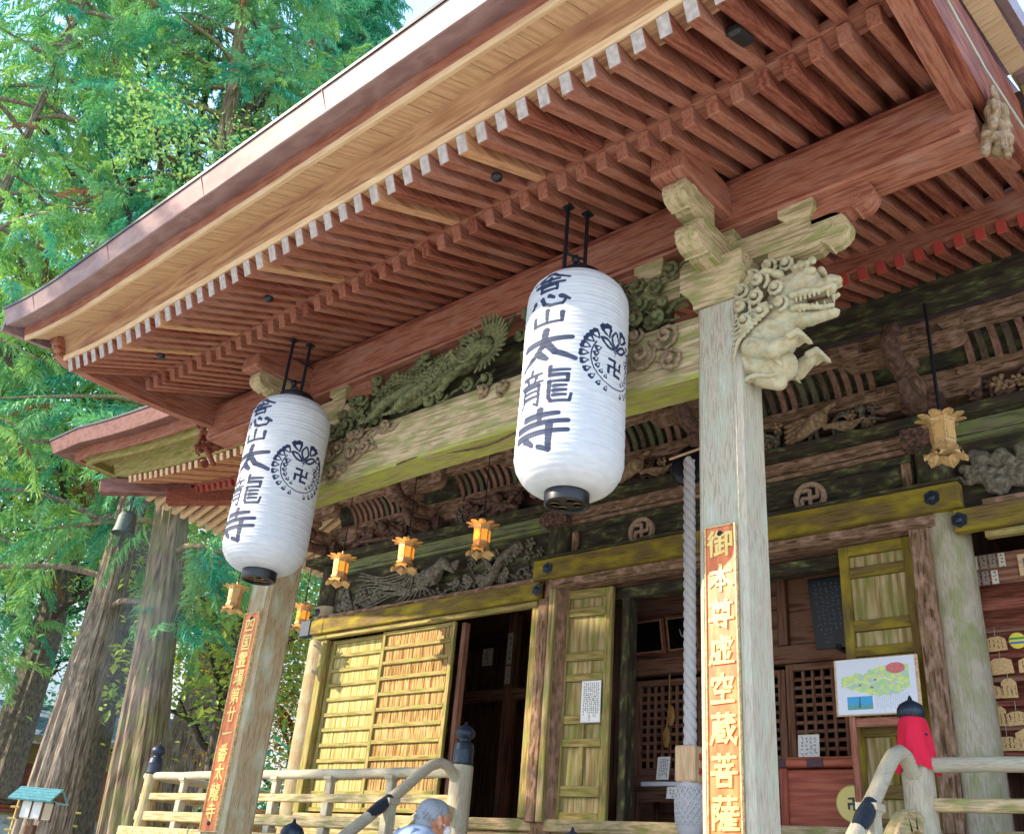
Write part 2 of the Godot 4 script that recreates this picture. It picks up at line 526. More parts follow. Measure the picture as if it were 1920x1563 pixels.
func blossom(o: Array, c: Vector3, r: float, petals := 6):
	o.append([c + V(0, 0, r * 0.35), r * 0.32, c + V(0, 0, r * 0.5), r * 0.28])
	for i in petals:
		var a := TAU * i / petals + rf(-0.2, 0.2)
		var d := V(cos(a), sin(a), 0)
		o.append([c + d * r * 0.35, r * 0.2, c + d * r * 0.8 + V(0, 0, r * 0.2), r * 0.34])

# ---------------------------------------------------------------- brush lettering (strokes on a 100 grid, y down)
const GLYPH := {
	"舎": "50 4 30 28 6 44|50 4 70 28 96 44|26 46 74 46|50 34 50 64|14 64 86 64|30 74 30 98|30 74 70 74 70 98|30 95 70 95",
	"心": "18 42 8 74|36 32 42 74 56 88 80 86 84 66|52 24 62 40|76 36 92 60",
	"山": "50 10 50 84|18 40 18 86 84 86|84 36 84 88",
	"太": "10 36 90 32|50 6 46 48 28 76 8 94|50 38 66 70 96 92|42 72 54 88",
	"龍": "28 3 28 14|8 16 48 16|18 20 22 34|38 20 34 34|4 36 50 36|12 44 12 80 5 96|12 44 44 44 44 96 36 90|12 58 44 58|12 72 44 72|62 4 62 24|62 14 92 14|62 26 90 26 90 42 62 42|62 42 62 82 66 93 94 93 96 76|70 54 88 54|70 66 88 66|70 78 88 78",
	"寺": "24 16 78 14|50 3 50 34|8 36 92 32|8 58 92 54|66 40 66 96 50 88|26 66 40 82",
	"御": "22 5 6 28|24 26 4 50|16 42 16 95|42 8 34 24|38 22 64 22|32 42 66 42|50 22 50 84|50 62 64 62|38 56 38 88|30 90 66 82|76 18 94 18 94 62 84 60|76 18 76 97",
	"本": "10 30 90 28|50 4 50 96|48 32 34 56 8 78|52 32 66 56 94 78|34 74 66 74",
	"尊": "30 3 38 14|70 3 60 14|10 18 90 16|22 28 22 58|22 28 78 28 78 58|40 18 38 42|58 18 60 40 72 40|22 57 78 57|6 70 94 68|66 60 66 97 52 90|28 77 40 90",
	"虚": "50 2 50 18|50 10 80 10|18 22 86 22 80 32|18 22 16 60 5 94|34 38 66 33|50 26 52 45 76 44|40 54 40 82|60 54 60 82|26 60 32 76|78 58 72 76|20 89 92 89",
	"空": "50 2 50 14|14 18 12 36|14 18 86 18 80 34|40 26 20 50|58 26 60 44 82 46|24 60 76 58|50 58 50 90|10 92 90 90",
	"蔵": "10 12 90 10|34 2 34 20|66 2 66 20|18 32 90 30|18 32 16 68 5 96|62 22 70 70 92 95 95 78|88 46 58 92|78 20 88 28|28 44 54 44|28 44 28 86|28 86 56 86|30 58 52 58 52 72 30 72|42 44 42 58|42 72 42 86",
	"菩": "10 14 90 12|34 3 34 22|66 3 66 22|50 24 50 34|20 38 80 36|34 42 38 54|66 42 60 54|6 60 94 58|28 70 28 98|28 70 72 70 72 98|28 95 72 95",
	"薩": "10 12 90 10|34 2 34 20|66 2 66 20|10 30 30 30 20 48 32 62 18 72|10 30 10 98|66 24 66 33|42 37 94 36|54 40 58 50|78 40 72 50|40 54 96 54|42 54 40 76 32 96|58 60 50 72|52 70 88 70|52 82 86 82|44 95 96 95|70 60 70 95",
	"四": "8 20 14 88|8 20 92 18 86 88|38 22 36 48 20 64|60 22 60 54 82 56|14 84 86 84",
	"国": "12 8 12 96|12 8 88 8 88 96|12 92 88 92|28 26 72 26|32 48 68 48|26 74 76 74|50 26 50 74|60 56 68 66",
	"霊": "20 7 80 7|10 19 90 19 86 32|10 19 8 34|50 7 50 44|24 28 38 32|24 38 38 42|62 32 76 28|62 42 76 38|18 55 82 55|38 56 38 88|62 56 62 88|22 62 30 80|80 62 70 80|8 91 92 91",
	"場": "4 32 36 32|20 8 20 74|3 80 38 68|48 8 48 40|48 8 86 8 86 40|48 24 86 24|48 40 86 40|40 53 98 53|56 53 40 74|54 65 92 65 86 96 78 90|68 65 50 94|80 67 64 96",
	"第": "22 3 10 22|18 12 44 12|30 14 36 22|62 3 52 20|60 12 92 12|74 14 80 22|16 32 80 32 80 48 20 48 18 64 86 64 84 84 74 80|50 32 50 98|48 66 12 94",
	"廿": "6 38 94 34|32 8 32 88|68 8 68 88|32 88 68 88",
	"一": "6 52 94 46",
	"番": "74 3 24 12|28 16 34 26|72 14 62 26|6 33 94 33|50 10 50 54|48 34 8 58|52 34 92 58|22 62 22 98|22 62 78 62 78 98|22 79 78 79|22 95 78 95|50 62 50 95",
	"奉": "18 16 82 16|26 32 74 32|8 48 92 48|50 3 44 48 8 80|54 48 92 78|30 66 70 66|24 80 76 80|50 56 50 99",
	"納": "24 3 10 26 28 34|34 20 6 52 36 50|22 52 22 94|10 60 5 80|34 60 39 76|50 24 50 98|50 24 92 24 92 96 80 90|70 5 70 40 56 68|70 40 86 66",
	"卍": "50 8 50 92|8 50 92 50|50 10 12 10|90 50 90 12|50 90 88 90|10 50 10 88",
}

func strokes(ch: String) -> Array:
	var o := []
	for s in GLYPH[ch].split("|"):
		var nums: PackedFloat64Array = s.split_floats(" ")
		var p := []
		for i in range(0, nums.size(), 2): p.append(Vector2(nums[i], nums[i + 1]))
		o.append(p)
	return o

func brush(b: MB, ch: String, f: Transform3D, size: float, width: float, high: float):
	# raised strokes in the frame's xy plane (y up), the glyph centred on its origin
	var lift := high
	for p in strokes(ch):
		var q := []
		for a in p: q.append(Vector2((a.x - 50.0) * 0.01, (50.0 - a.y) * 0.01) * size)
		lift += 0.0003
		var m: int = q.size()
		var l := []
		var r := []
		for i in m:
			var d0: Vector2 = (q[i] - q[maxi(i - 1, 0)]).normalized() if i > 0 else (q[1] - q[0]).normalized()
			var d1: Vector2 = (q[mini(i + 1, m - 1)] - q[i]).normalized() if i < m - 1 else d0
			var d := (d0 + d1).normalized()
			var nn := Vector2(-d.y, d.x)
			var w := width * 0.5 * (1.25 if i == 0 else 0.8 if i == m - 1 else 1.05) / maxf(0.6, d.dot(d0))
			var e: Vector2 = q[i]
			if i == 0: e -= d * width * 0.35
			if i == m - 1: e += d * width * 0.35
			l.append(e + nn * w); r.append(e - nn * w)
		for i in m - 1:
			var top := []
			var low := []
			for e in [l[i], l[i + 1], r[i + 1], r[i]]:
				top.append(f * Vector3(e.x, e.y, lift)); low.append(f * Vector3(e.x, e.y, 0))
			b.out(top[0], top[1], top[2], top[3], f.basis.z)
			var mid: Vector3 = (top[0] + top[2]) * 0.5
			for k in 4:
				var j := (k + 1) % 4
				b.out(top[k], top[j], low[j], low[k], (top[k] + top[j]) * 0.5 - mid)

func ink_stroke(im: Image, p: Array, w0: float, w1: float, c: Color, soft := 1.0, dry := 0.0):
	# a pen stroke on a picture, in pixels
	var total := 0.0
	for i in p.size() - 1: total += p[i].distance_to(p[i + 1])
	var run := 0.0
	for i in p.size() - 1:
		var a: Vector2 = p[i]
		var d: Vector2 = p[i + 1] - a
		var l2: float = maxf(d.length_squared(), 1e-6)
		var wm: float = maxf(w0, w1) + 2.0
		var x0 := maxi(int(minf(a.x, p[i + 1].x) - wm), 0)
		var x1 := mini(int(maxf(a.x, p[i + 1].x) + wm), im.get_width() - 1)
		var y0 := maxi(int(minf(a.y, p[i + 1].y) - wm), 0)
		var y1 := mini(int(maxf(a.y, p[i + 1].y) + wm), im.get_height() - 1)
		for y in range(y0, y1 + 1):
			for x in range(x0, x1 + 1):
				var q := Vector2(x, y) - a
				var t := clampf(q.dot(d) / l2, 0.0, 1.0)
				var w := lerpf(w0, w1, (run + t * d.length()) / maxf(total, 1e-6)) * 0.5
				var cover := clampf((w - (q - d * t).length()) / soft + 0.5, 0.0, 1.0)
				if cover > 0.0:
					if dry > 0.0: cover *= 1.0 - dry * (0.5 + 0.5 * sin(y * 0.9 + 2.0 * sin(x * 0.05)))
					im.set_pixel(x, y, im.get_pixel(x, y).lerp(c, cover))
		run += d.length()

func ink_poly(im: Image, poly: PackedVector2Array, c: Color):
	var r := Rect2(poly[0], Vector2.ZERO)
	for p in poly: r = r.expand(p)
	for y in range(maxi(int(r.position.y), 0), mini(int(r.end.y) + 1, im.get_height())):
		for x in range(maxi(int(r.position.x), 0), mini(int(r.end.x) + 1, im.get_width())):
			if Geometry2D.is_point_in_polygon(Vector2(x + 0.5, y + 0.5), poly): im.set_pixel(x, y, c)

func ink_text(im: Image, s: String, at: Vector2, size: Vector2, w: float, c: Color, down := true, gap := 1.06, dry := 0.0):
	for i in s.length():
		for p in strokes(s[i]):
			var q := []
			for a in p: q.append(at + Vector2(a.x * size.x, a.y * size.y) * 0.01)
			ink_stroke(im, q, w * 1.2, w * 0.75, c, 1.2, dry)
		at += Vector2(0, size.y * gap) if down else Vector2(size.x * gap, 0)

func scribble(im: Image, r: Rect2, cols: int, w: float, c: Color):
	# columns of print too small to read in the photograph
	for i in cols:
		var x := r.end.x - (i + 0.5) * r.size.x / cols
		var y := r.position.y
		var stop := r.end.y - rf(0.0, 0.25) * r.size.y
		while y < stop:
			var h := r.size.x / cols * 0.6
			for k in 3:
				var a := Vector2(x + rf(-0.35, 0.35) * h, y + rf(0.1, 0.9) * h)
				ink_stroke(im, [a, a + Vector2(rf(-0.5, 0.5), rf(-0.4, 0.4)) * h], w, w, c)
			y += h * 1.35

# ---------------------------------------------------------------- the temple hall
var hall: Node3D
const PX := [0.0, 3.6]
const PZ := 3.2

func porch_up(x: float) -> float:
	var d := maxf(0.0, absf(x - 1.8) - 2.1)
	return 0.08 * d * d

func main_up(d: float) -> float:
	# rise of the main eave, d metres beyond the straight run
	return 0.022 * d * d if d > 0.0 else 0.0

func zy(x: float, dz := 0.0, dy := 0.0) -> Transform3D:
	# frame whose section plane is (z, y) at a given x
	return Transform3D(Basis(Vector3(0, 0, 1), Vector3(0, 1, 0), Vector3(1, 0, 0)), V(x, dy, dz))

func build_porch_roof():
	var xs := []
	for i in 34: xs.append(-1.44 + 6.5 * i / 33.0)
	var fr := []
	for x in xs: fr.append(zy(x, 0, porch_up(x)))
	var cop := MB.new()
	loft(cop, pts2([4.905, 5.05, 5.045, 5.0, 5.052, 5.003, 5.098, 5.112, 5.085, 5.128, 4.2, 5.5, 1.6, 6.75, 1.6, 6.62, 4.2, 5.38, 4.92, 5.1]), fr)
	var roof := part(hall, "porch_roof", cop.mesh(), M.copper)
	# lip of folded sheet along the copper edge
	var lip := MB.new()
	loft(lip, pts2([5.088, 5.114, 5.106, 5.112, 5.108, 5.132, 5.086, 5.136]), fr)
	part(roof, "roof_edge", lip.mesh(), M.iron)
	# seams of the copper sheets on the eave face
	for i in 6:
		var x := -0.9 + i * 1.1
		var b := MB.new()
		b.bar(V(x, 5.006 + porch_up(x), 5.051), V(x, 5.11 + porch_up(x), 5.1), 0.006, 0.003, Vector3.RIGHT)
		part(roof, "sheet_seam", b.mesh(), M.copper)
	var lf := MB.new()
	loft(lf, pts2([4.868, 4.958, 4.892, 4.95, 4.918, 5.042, 4.885, 5.05]), fr)
	part(roof, "eave_fascia", lf.mesh(), M.pale_x)
	var lf2 := MB.new()
	loft(lf2, pts2([4.89, 4.985, 4.902, 4.982, 4.921, 5.046, 4.91, 5.048]), fr)
	part(roof, "eave_fascia", lf2.mesh(), M.porch_x)
	# planks between the moulding and the fascia
	var n := 46
	for i in n:
		var x0 := -1.42 + 6.46 * i / n
		var x1 := -1.42 + 6.46 * (i + 1) / n - 0.004
		var b := MB.new()
		var o := rf(0, 0.003)
		loft(b, pts2([4.66, 5.062 + o, 4.874, 4.972 + o, 4.885, 5.02, 4.66, 5.11]), [zy(x0, 0, porch_up(x0)), zy(x1, 0, porch_up(x1))])
		part(roof, "eave_plank", b.mesh(), M.pale2_z)
	var ky := MB.new()
	loft(ky, pts2([4.5, 4.872, 4.632, 4.868, 4.64, 4.9, 4.652, 4.95, 4.678, 5.02, 4.7, 5.05, 4.69, 5.075, 4.5, 5.12]), fr.slice(1, 33))
	part(roof, "eave_moulding", ky.mesh(), M.moulding_x)
	var kn := MB.new()
	loft(kn, pts2([4.628, 4.866, 4.64, 4.864, 4.652, 4.9, 4.645, 4.905]), fr.slice(1, 33))
	part(roof, "eave_moulding", kn.mesh(), M.pale_x)
	# soffit boards above the rafters
	var so := MB.new()
	loft(so, pts2([4.62, 4.876, 4.62, 4.905, 3.92, 5.2, 3.92, 5.165]), fr.slice(1, 33))
	loft(so, pts2([4.0, 5.016, 4.0, 5.05, 1.3, 6.03, 1.3, 5.99]), fr.slice(1, 33))
	part(roof, "soffit", so.mesh(), M.soffit)
	var ki := MB.new()
	loft(ki, pts2([3.9, 5.008, 4.022, 5.004, 4.03, 5.058, 3.9, 5.075]), fr.slice(1, 33))
	part(roof, "rafter_beam", ki.mesh(), M.porch_x)
	# flying rafters and base rafters, each its own piece
	var fly := bx(V(0.062, 0.1, 0.76), 0.004)
	var base := bx(V(0.064, 0.092, 2.76), 0.004)
	var cap := bx(V(0.058, 0.094, 0.004), 0.001)
	var tones := [M.porch_z, M.porchd_z, M.porch_z, M.porch2_z, M.porch_z, M.pale3_z]
	for i in 47:
		var x := -1.14 + 0.128 * i
		var dy := porch_up(x)
		var s := atan(0.42)
		var bs := Basis(Vector3.RIGHT, s)
		var tip := V(x, 4.82 + dy, 4.615)
		var r := part(roof, "flying_rafter", fly, tones[rng.randi() % 6], Transform3D(bs, tip - bs.z * 0.38))
		part(roof, "rafter_end", cap, M.end_white, Transform3D(bs, tip + bs.z * 0.0015))
		s = atan(0.36)
		bs = Basis(Vector3.RIGHT, s)
		var end := V(x, 4.955 + dy * 0.8, 4.01)
		part(roof, "base_rafter", base, tones[rng.randi() % 5], Transform3D(bs, end - bs.z * 1.38))
	# barge boards at both ends
	for e in [-1.0, 1.0]:
		var x: float = 1.8 + e * 3.08
		var dy := porch_up(x)
		var b := MB.new()
		var p := pts2([4.74, 5.04, 4.735, 4.985, 4.7, 4.975, 4.715, 4.94, 4.68, 4.92, 4.69, 4.885, 4.65, 4.875, 4.6, 4.845, 4.4, 4.83, 4.0, 4.83, 3.6, 4.84, 3.2, 4.88, 2.9, 4.97, 2.6, 5.08, 2.42, 5.16, 2.36, 5.3, 2.4, 5.6, 3.2, 5.42, 4.0, 5.2, 4.5, 5.06])
		loft(b, p, [zy(x - 0.04, 0, dy), zy(x + 0.04, 0, dy)])
		var bb := part(roof, "barge_board", b.mesh(), M.porch_z)
		var b2 := MB.new()
		loft(b2, p, [zy(x + e * 0.042, 0, dy + 0.03), zy(x + e * 0.098, 0, dy + 0.03)])
		part(roof, "barge_board", b2.mesh(), M.porchd_z)
		var mo := MB.new()
		for k in 3:
			var off := 0.035 + 0.03 * k
			var xx = x + e * (0.05 + 0.022 * k)
			loft(mo, pts2([4.72, 4.93 + off, 4.72, 4.965 + off, 4.0, 5.02 + off * 0.8, 3.2, 5.13 + off * 0.6, 2.45, 5.36 + off * 0.4, 2.45, 5.32 + off * 0.4, 3.2, 5.1 + off * 0.6, 4.0, 4.98 + off * 0.8]), [zy(xx - 0.011, 0, dy), zy(xx + 0.011, 0, dy)])
		part(bb, "moulding", mo.mesh(), M.grey_z)
		# planks of the gable overhang outside the barge board
		for k in 22:
			var z0 := 4.62 - 0.15 * k
			var z1 := z0 - 0.146
			var y0 := 5.0 + (4.62 - z0) * 0.33 + dy + 0.03
			var y1 := 5.0 + (4.62 - z1) * 0.33 + dy + 0.03
			var q := MB.new()
			var xa = x + e * 0.1
			var xb = x + e * 0.2
			q.out(V(xa, y0, z0), V(xb, y0 + 0.02, z0), V(xb, y1 + 0.02, z1), V(xa, y1, z1), Vector3.DOWN)
			q.out(V(xa, y1, z1), V(xb, y1 + 0.02, z1), V(xb, y1 + 0.05, z1), V(xa, y1 + 0.03, z1), Vector3.FORWARD)
			q.out(V(xa, y0 + 0.03, z0), V(xb, y0 + 0.05, z0), V(xb, y1 + 0.05, z1), V(xa, y1 + 0.03, z1), Vector3.UP)
			part(roof, "verge_plank", q.mesh(), M.pale_x)
		var gi := MB.new()
		loft(gi, pts2([4.55, 5.02, 4.5, 5.22, 4.2, 5.36, 1.3, 6.72, 1.3, 5.9, 3.2, 5.28, 4.0, 5.08]), [zy(x - e * 0.06, 0, dy * 0.6), zy(x - e * 0.03, 0, dy * 0.6)])
		part(roof, "gable_infill", gi.mesh(), M.porchd_z)
		var ed := MB.new()
		var xe = x + e * 0.22
		loft(ed, pts2([5.05, 5.0, 5.05, 5.1, 4.0, 5.46, 2.2, 6.2, 2.2, 6.02, 4.0, 5.27, 4.7, 5.02]), [zy(xe - 0.02, 0, dy), zy(xe + 0.02, 0, dy)])
		part(roof, "verge_edge", ed.mesh(), M.copper)

func arm_poly(l: float, h: float) -> PackedVector2Array:
	# bracket arm seen from the side: flat on top, ends rounded under
	var p := [-l, h, l, h, l, h * 0.55]
	for i in 6:
		var a := PI * 0.5 * i / 5.0
		p.append_array([l - h * 0.55 * (1.0 - cos(a)) - h * 0.1 * sin(a), h * 0.55 * (1.0 - sin(a))])
	for i in 6:
		var a := PI * 0.5 * (5 - i) / 5.0
		p.append_array([-l + h * 0.55 * (1.0 - cos(a)) + h * 0.1 * sin(a), h * 0.55 * (1.0 - sin(a))])
	p.append_array([-l, h * 0.55])
	return pts2(p)

func block(s: float, h: float) -> ArrayMesh:
	# bearing block: upright sides above a curved, narrowing foot
	var b := MB.new()
	var rows := [[0.72, 0.0], [0.74, 0.14], [0.82, 0.3], [1.0, 0.42], [1.0, 1.0]]
	for i in rows.size() - 1:
		for k in 4:
			var a := PI * 0.25 + PI * 0.5 * k
			var c := a + PI * 0.5
			var q := []
			for e in [[rows[i], a], [rows[i], c], [rows[i + 1], c], [rows[i + 1], a]]:
				q.append(V(signf(cos(e[1])) * e[0][0] * s * 0.5, e[0][1] * h, signf(sin(e[1])) * e[0][0] * s * 0.5))
			b.out(q[0], q[1], q[2], q[3], V(cos((a + c) / 2), 0, sin((a + c) / 2)))
	b.out(V(-s, h * 2, -s) / 2, V(s, h * 2, -s) / 2, V(s, h * 2, s) / 2, V(-s, h * 2, s) / 2, Vector3.UP)
	var f: float = s * 0.36
	b.out(V(-f, 0, -f), V(f, 0, -f), V(f, 0, f), V(-f, 0, f), Vector3.DOWN)
	return b.mesh()

func nose_mesh(l: float, h: float, w: float, n := 1) -> ArrayMesh:
	# carved nosing pointing along +x: rounded head with a drooping lip and an engraved curl
	var b := MB.new()
	var p := [0.0, 0.0, 0.0, h]
	for i in 9:
		var a := PI * 0.5 - PI * 1.05 * i / 8.0
		p.append_array([l - h * 0.5 + h * 0.5 * cos(a), h * 0.5 + h * 0.5 * sin(a)])
	p.append_array([l - h * 0.62, -h * 0.06, l - h * 0.8, h * 0.12, l - h * 0.95, 0.0])
	b.prism(pts2(p), Transform3D(Basis(), V(0, 0, -w / 2)), w)
	for s in [-1.0, 1.0]:
		var c := []
		for i in 16:
			var a := 2.6 - i * 0.42
			var r := h * (0.3 - 0.016 * i)
			c.append(V(l - h * 0.62 + cos(a) * r, h * 0.55 + sin(a) * r, s * w * 0.5))
		b.tube(c, 0.006, 5)
	return b.mesh()

func build_porch_frame():
	for x in PX:
		var b := MB.new()
		var s := 0.12
		var c := 0.022
		var poly := pts2([-s + c, -s, s - c, -s, s, -s + c, s, s - c, s - c, s, -s + c, s, -s, s - c, -s, -s + c])
		var f := func(y): return Transform3D(Basis(Vector3(1, 0, 0), Vector3(0, 0, 1), Vector3(0, 1, 0)), V(x, y, PZ))
		loft(b, poly, [f.call(0.28), f.call(4.37)])
		for e in [[-1, -1], [-1, 1], [1, -1], [1, 1]]:
			# narrow beads beside the chamfer
			b.box(V(x + e[0] * (s - c - 0.006), 2.3, PZ + e[1] * (s + 0.002)), V(0.008, 4.1, 0.004))
		var pil := part(hall, "porch_pillar", b.mesh(), M.grey_y if x > 1.0 else M.pillar_tan)
		var st := MB.new()
		st.bevel(V(x, 0.14, PZ), V(0.46, 0.28, 0.46), 0.04)
		part(pil, "stone_base", st.mesh(), M.stone)
		# bracket stack on the pillar
		var k := Node3D.new()
		k.name = "porch_bracket"
		hall.add_child(k, true)
		part(k, "bearing_block", block(0.36, 0.24), M.tan_x, Transform3D(Basis(), V(x, 4.375, PZ)))
		var am := MB.new()
		am.prism(arm_poly(0.5, 0.15), Transform3D(Basis(), V(x, 4.62, PZ - 0.06)), 0.12)
		part(k, "bracket_arm", am.mesh(), M.tan_x)
		var az := MB.new()
		az.prism(arm_poly(0.34, 0.15), Transform3D(Basis(Vector3.UP, PI / 2), V(x - 0.06, 4.622, PZ)), 0.12)
		part(k, "bracket_arm", az.mesh(), M.tan_z)
		for e in [-0.44, 0.0, 0.44]:
			part(k, "small_block", block(0.19, 0.085), M.tan_x, Transform3D(Basis(), V(x + e, 4.745, PZ)))
		for e in [-1.0, 1.0]:
			var bs := Basis(Vector3.UP, 0.0 if e > 0 else PI)
			part(k, "nosing", nose_mesh(0.42, 0.17, 0.1), M.tan_x, Transform3D(bs, V(x + e * 0.26, 4.555, PZ)))
			part(k, "nosing", nose_mesh(0.46, 0.15, 0.1), M.porch_x, Transform3D(bs, V(x + e * 0.36, 4.7, PZ)))
		var bz := Basis(Vector3.UP, -PI / 2)
		part(k, "nosing", nose_mesh(0.26, 0.17, 0.13), M.tan_z, Transform3D(bz, V(x, 4.56, PZ + 0.16)))
		part(k, "nosing", nose_mesh(0.3, 0.15, 0.13), M.tan_z, Transform3D(bz, V(x, 4.77, PZ + 0.24)))
		var cr := MB.new()
		cr.bevel(V(x, 4.99, PZ + 0.18), V(0.2, 0.2, 0.85), 0.012)
		part(k, "cross_beam", cr.mesh(), M.porch_z)
	# purlin carried by the brackets
	var ke := MB.new()
	ke.bevel(V(1.8, 4.995, PZ), V(6.24, 0.33, 0.24), 0.02)
	var keta := part(hall, "porch_purlin", ke.mesh(), M.porch_x)
	var gr := MB.new()
	gr.box(V(1.8, 4.845, PZ + 0.122), V(6.1, 0.012, 0.01))
	gr.box(V(1.8, 5.12, PZ + 0.122), V(6.1, 0.03, 0.012))
	part(keta, "bead", gr.mesh(), M.porchd_x)
	for e in [-1.0, 1.0]:
		var o := []
		var c := V(1.8 + e * 3.16, 4.9, PZ + 0.05)
		for i in 9: o.append([c + V(rf(-0.03, 0.05) * e, rf(-0.2, 0.14), rf(-0.12, 0.12)), rf(0.02, 0.04), c + V(rf(-0.03, 0.06) * e, rf(-0.25, 0.1), rf(-0.14, 0.14)), rf(0.012, 0.03)])
		for i in 4: scroll(o, c + V(e * 0.05, 0.1 - 0.11 * i, rf(-0.07, 0.1)), 0.055, 0.013, rf(0, 6), 1.0, 1.3, Vector3.BACK, Vector3.UP)
		part(keta, "pendant_carving", sculpt(o, 0.008, 0.006), M.carve if e > 0 else M.porchd_x)
	# rainbow beam between the pillars: slightly arched, green with moss underneath
	var rb := MB.new()
	var fr := []
	var low := []
	for i in 25:
		var x := 0.06 + 3.48 * i / 24.0
		var t: float = 2.0 * absf(x - 1.8) / 3.48
		fr.append(zy(x, PZ, 0.035 * (1.0 - t * t)))
	loft(rb, pts2([-0.1, 4.005, 0.1, 4.005, 0.108, 4.05, 0.11, 4.3, 0.09, 4.355, -0.09, 4.355, -0.11, 4.3]), fr)
	var beam := part(hall, "rainbow_beam", rb.mesh(), M.tan_x)
	var ub := MB.new()
	loft(ub, pts2([-0.1, 3.985, 0.098, 3.985, 0.104, 4.012, -0.104, 4.012]), fr)
	part(beam, "mossy_underside", ub.mesh(), M.tanmoss_x)
	var en := MB.new()
	var pc := []
	for i in 30:
		var t := i / 29.0
		pc.append(V(1.25 + t * 1.5, 4.015 + 0.02 * sin(t * 9.0) * (1.0 - t), PZ + 0.07 + 0.04 * cos(t * 7.0)))
	en.tube(pc, 0.006, 5)
	part(beam, "engraved_line", en.mesh(), M.carve_dark)
	# cloud reliefs on the beam's face
	for e in [0, 1]:
		var o := []
		var zf := PZ + 0.112
		var x0 := 0.16 if e == 0 else 3.44
		var sx := 1.0 if e == 0 else -1.0
		var spots := [[0.1, 4.1, 0.07], [0.1, 4.27, 0.06], [0.24, 4.18, 0.075], [0.28, 4.33, 0.05], [0.4, 4.1, 0.075], [0.42, 4.28, 0.06], [0.55, 4.2, 0.07], [0.6, 4.33, 0.05], [0.68, 4.22, 0.06], [0.84, 4.33, 0.045], [0.2, 4.06, 0.05], [0.33, 4.24, 0.04], [0.52, 4.34, 0.04]]
		if e == 1: spots = [[0.1, 4.12, 0.07], [0.12, 4.28, 0.07], [0.26, 4.2, 0.085], [0.42, 4.15, 0.08], [0.4, 4.3, 0.06], [0.56, 4.24, 0.075], [0.3, 4.34, 0.045], [0.68, 4.3, 0.05], [0.86, 4.34, 0.04], [1.15, 4.31, 0.05], [1.3, 4.34, 0.04]]
		for s in spots: scroll(o, V(x0 + sx * s[0] * 1.12, s[1], zf + 0.008), s[2] * 1.08, 0.0145, rf(0, TAU), sx if rng.randf() < 0.6 else -sx, 1.6, Vector3.RIGHT, Vector3.UP, 0.035)
		for i in 4: wave(o, V(x0 + sx * 0.5, 4.07 + 0.018 * i, zf), V(x0 + sx * (0.86 - 0.03 * i), 4.2 + 0.012 * i, zf + 0.005), 0.03, 0.5, 0.011, 0.008)
		for i in 3: wave(o, V(x0 + sx * (0.68 + 0.06 * i), 4.35 - 0.03 * i, zf), V(x0 + sx * (0.98 + 0.04 * i), 4.3 + 0.01 * i, zf + 0.01), 0.025, 1.0, 0.013, 0.005)
		part(beam, "cloud_carving", sculpt(o, 0.006, 0.005), M.carve_tan)
	# dragon among clouds, standing on the beam
	var d := []
	var z := PZ + 0.05
	# coiling body in three visible loops, with belly plates and back fins
	for seg in [[V(0.92, 4.62, z), V(1.5, 4.66, z + 0.04), 0.05, 0.0, 0.045, 0.055], [V(1.1, 4.5, z + 0.05), V(1.75, 4.56, z + 0.07), 0.06, 2.6, 0.045, 0.06], [V(1.5, 4.62, z + 0.02), V(1.95, 4.66, z + 0.08), 0.05, 1.0, 0.055, 0.06]]:
		var p := []
		for k in 15:
			var t := k / 14.0
			p.append(seg[0].lerp(seg[1], t) + V(0, seg[2] * sin(seg[3] + t * 6.0), 0))
		chain(d, p, seg[4], seg[5])
		for k in range(0, 14):
			var q: Vector3 = p[k]
			d.append([q + V(0, 0.045, 0.02), 0.016, q + V(-0.03, 0.085, 0.03), 0.005])
			for w in 3: d.append([q + V(0.01, -0.03 + 0.03 * w, 0.05), 0.014, q + V(0.025, -0.035 + 0.03 * w, 0.056), 0.01])
	var hd := V(2.02, 4.62, z + 0.12)
	d.append([hd, 0.06, hd + V(-0.07, -0.02, 0.04), 0.05])
	d.append([hd + V(-0.08, -0.03, 0.04), 0.036, hd + V(-0.19, -0.07, 0.08), 0.026])
	d.append([hd + V(-0.06, -0.09, 0.03), 0.022, hd + V(-0.18, -0.13, 0.06), 0.015])
	d.append([hd + V(-0.19, -0.05, 0.09), 0.02, hd + V(-0.2, -0.06, 0.1), 0.018])
	d.append([hd + V(-0.05, 0.03, 0.08), 0.02, hd + V(-0.07, 0.028, 0.09), 0.016])
	for k in 19:
		var q := -1.7 + k * 0.19
		d.append([hd + V(cos(q) * 0.085, sin(q) * 0.085, 0), 0.017, hd + V(cos(q) * 0.215, sin(q) * 0.2, 0.05), 0.008])
	for k in 11:
		var q := 2.0 + k * 0.24
		d.append([hd + V(cos(q) * 0.08, sin(q) * 0.07, 0.04), 0.011, hd + V(cos(q) * 0.15, sin(q) * 0.14, 0.09), 0.005])
	wave(d, hd + V(-0.19, -0.05, 0.11), hd + V(0.14, -0.17, 0.12), 0.05, 0.9, 0.011, 0.007, Vector3.UP, 12, 3.0)
	wave(d, hd + V(-0.19, -0.04, 0.11), hd + V(-0.34, -0.18, 0.12), 0.03, 0.8, 0.011, 0.006, Vector3.UP, 10, 0.6)
	for l in [[V(1.32, 4.56, z + 0.08), V(1.14, 4.46, z + 0.15), V(0.98, 4.39, z + 0.13)], [V(1.45, 4.52, z + 0.1), V(1.34, 4.42, z + 0.16), V(1.24, 4.38, z + 0.14)], [V(1.8, 4.56, z + 0.1), V(1.74, 4.45, z + 0.16), V(1.66, 4.4, z + 0.14)]]:
		chain(d, l, 0.034, 0.022)
		for k in 4: d.append([l[2], 0.017, l[2] + V(-0.085 + 0.042 * k, -0.03 - 0.006 * k, 0.03), 0.006])
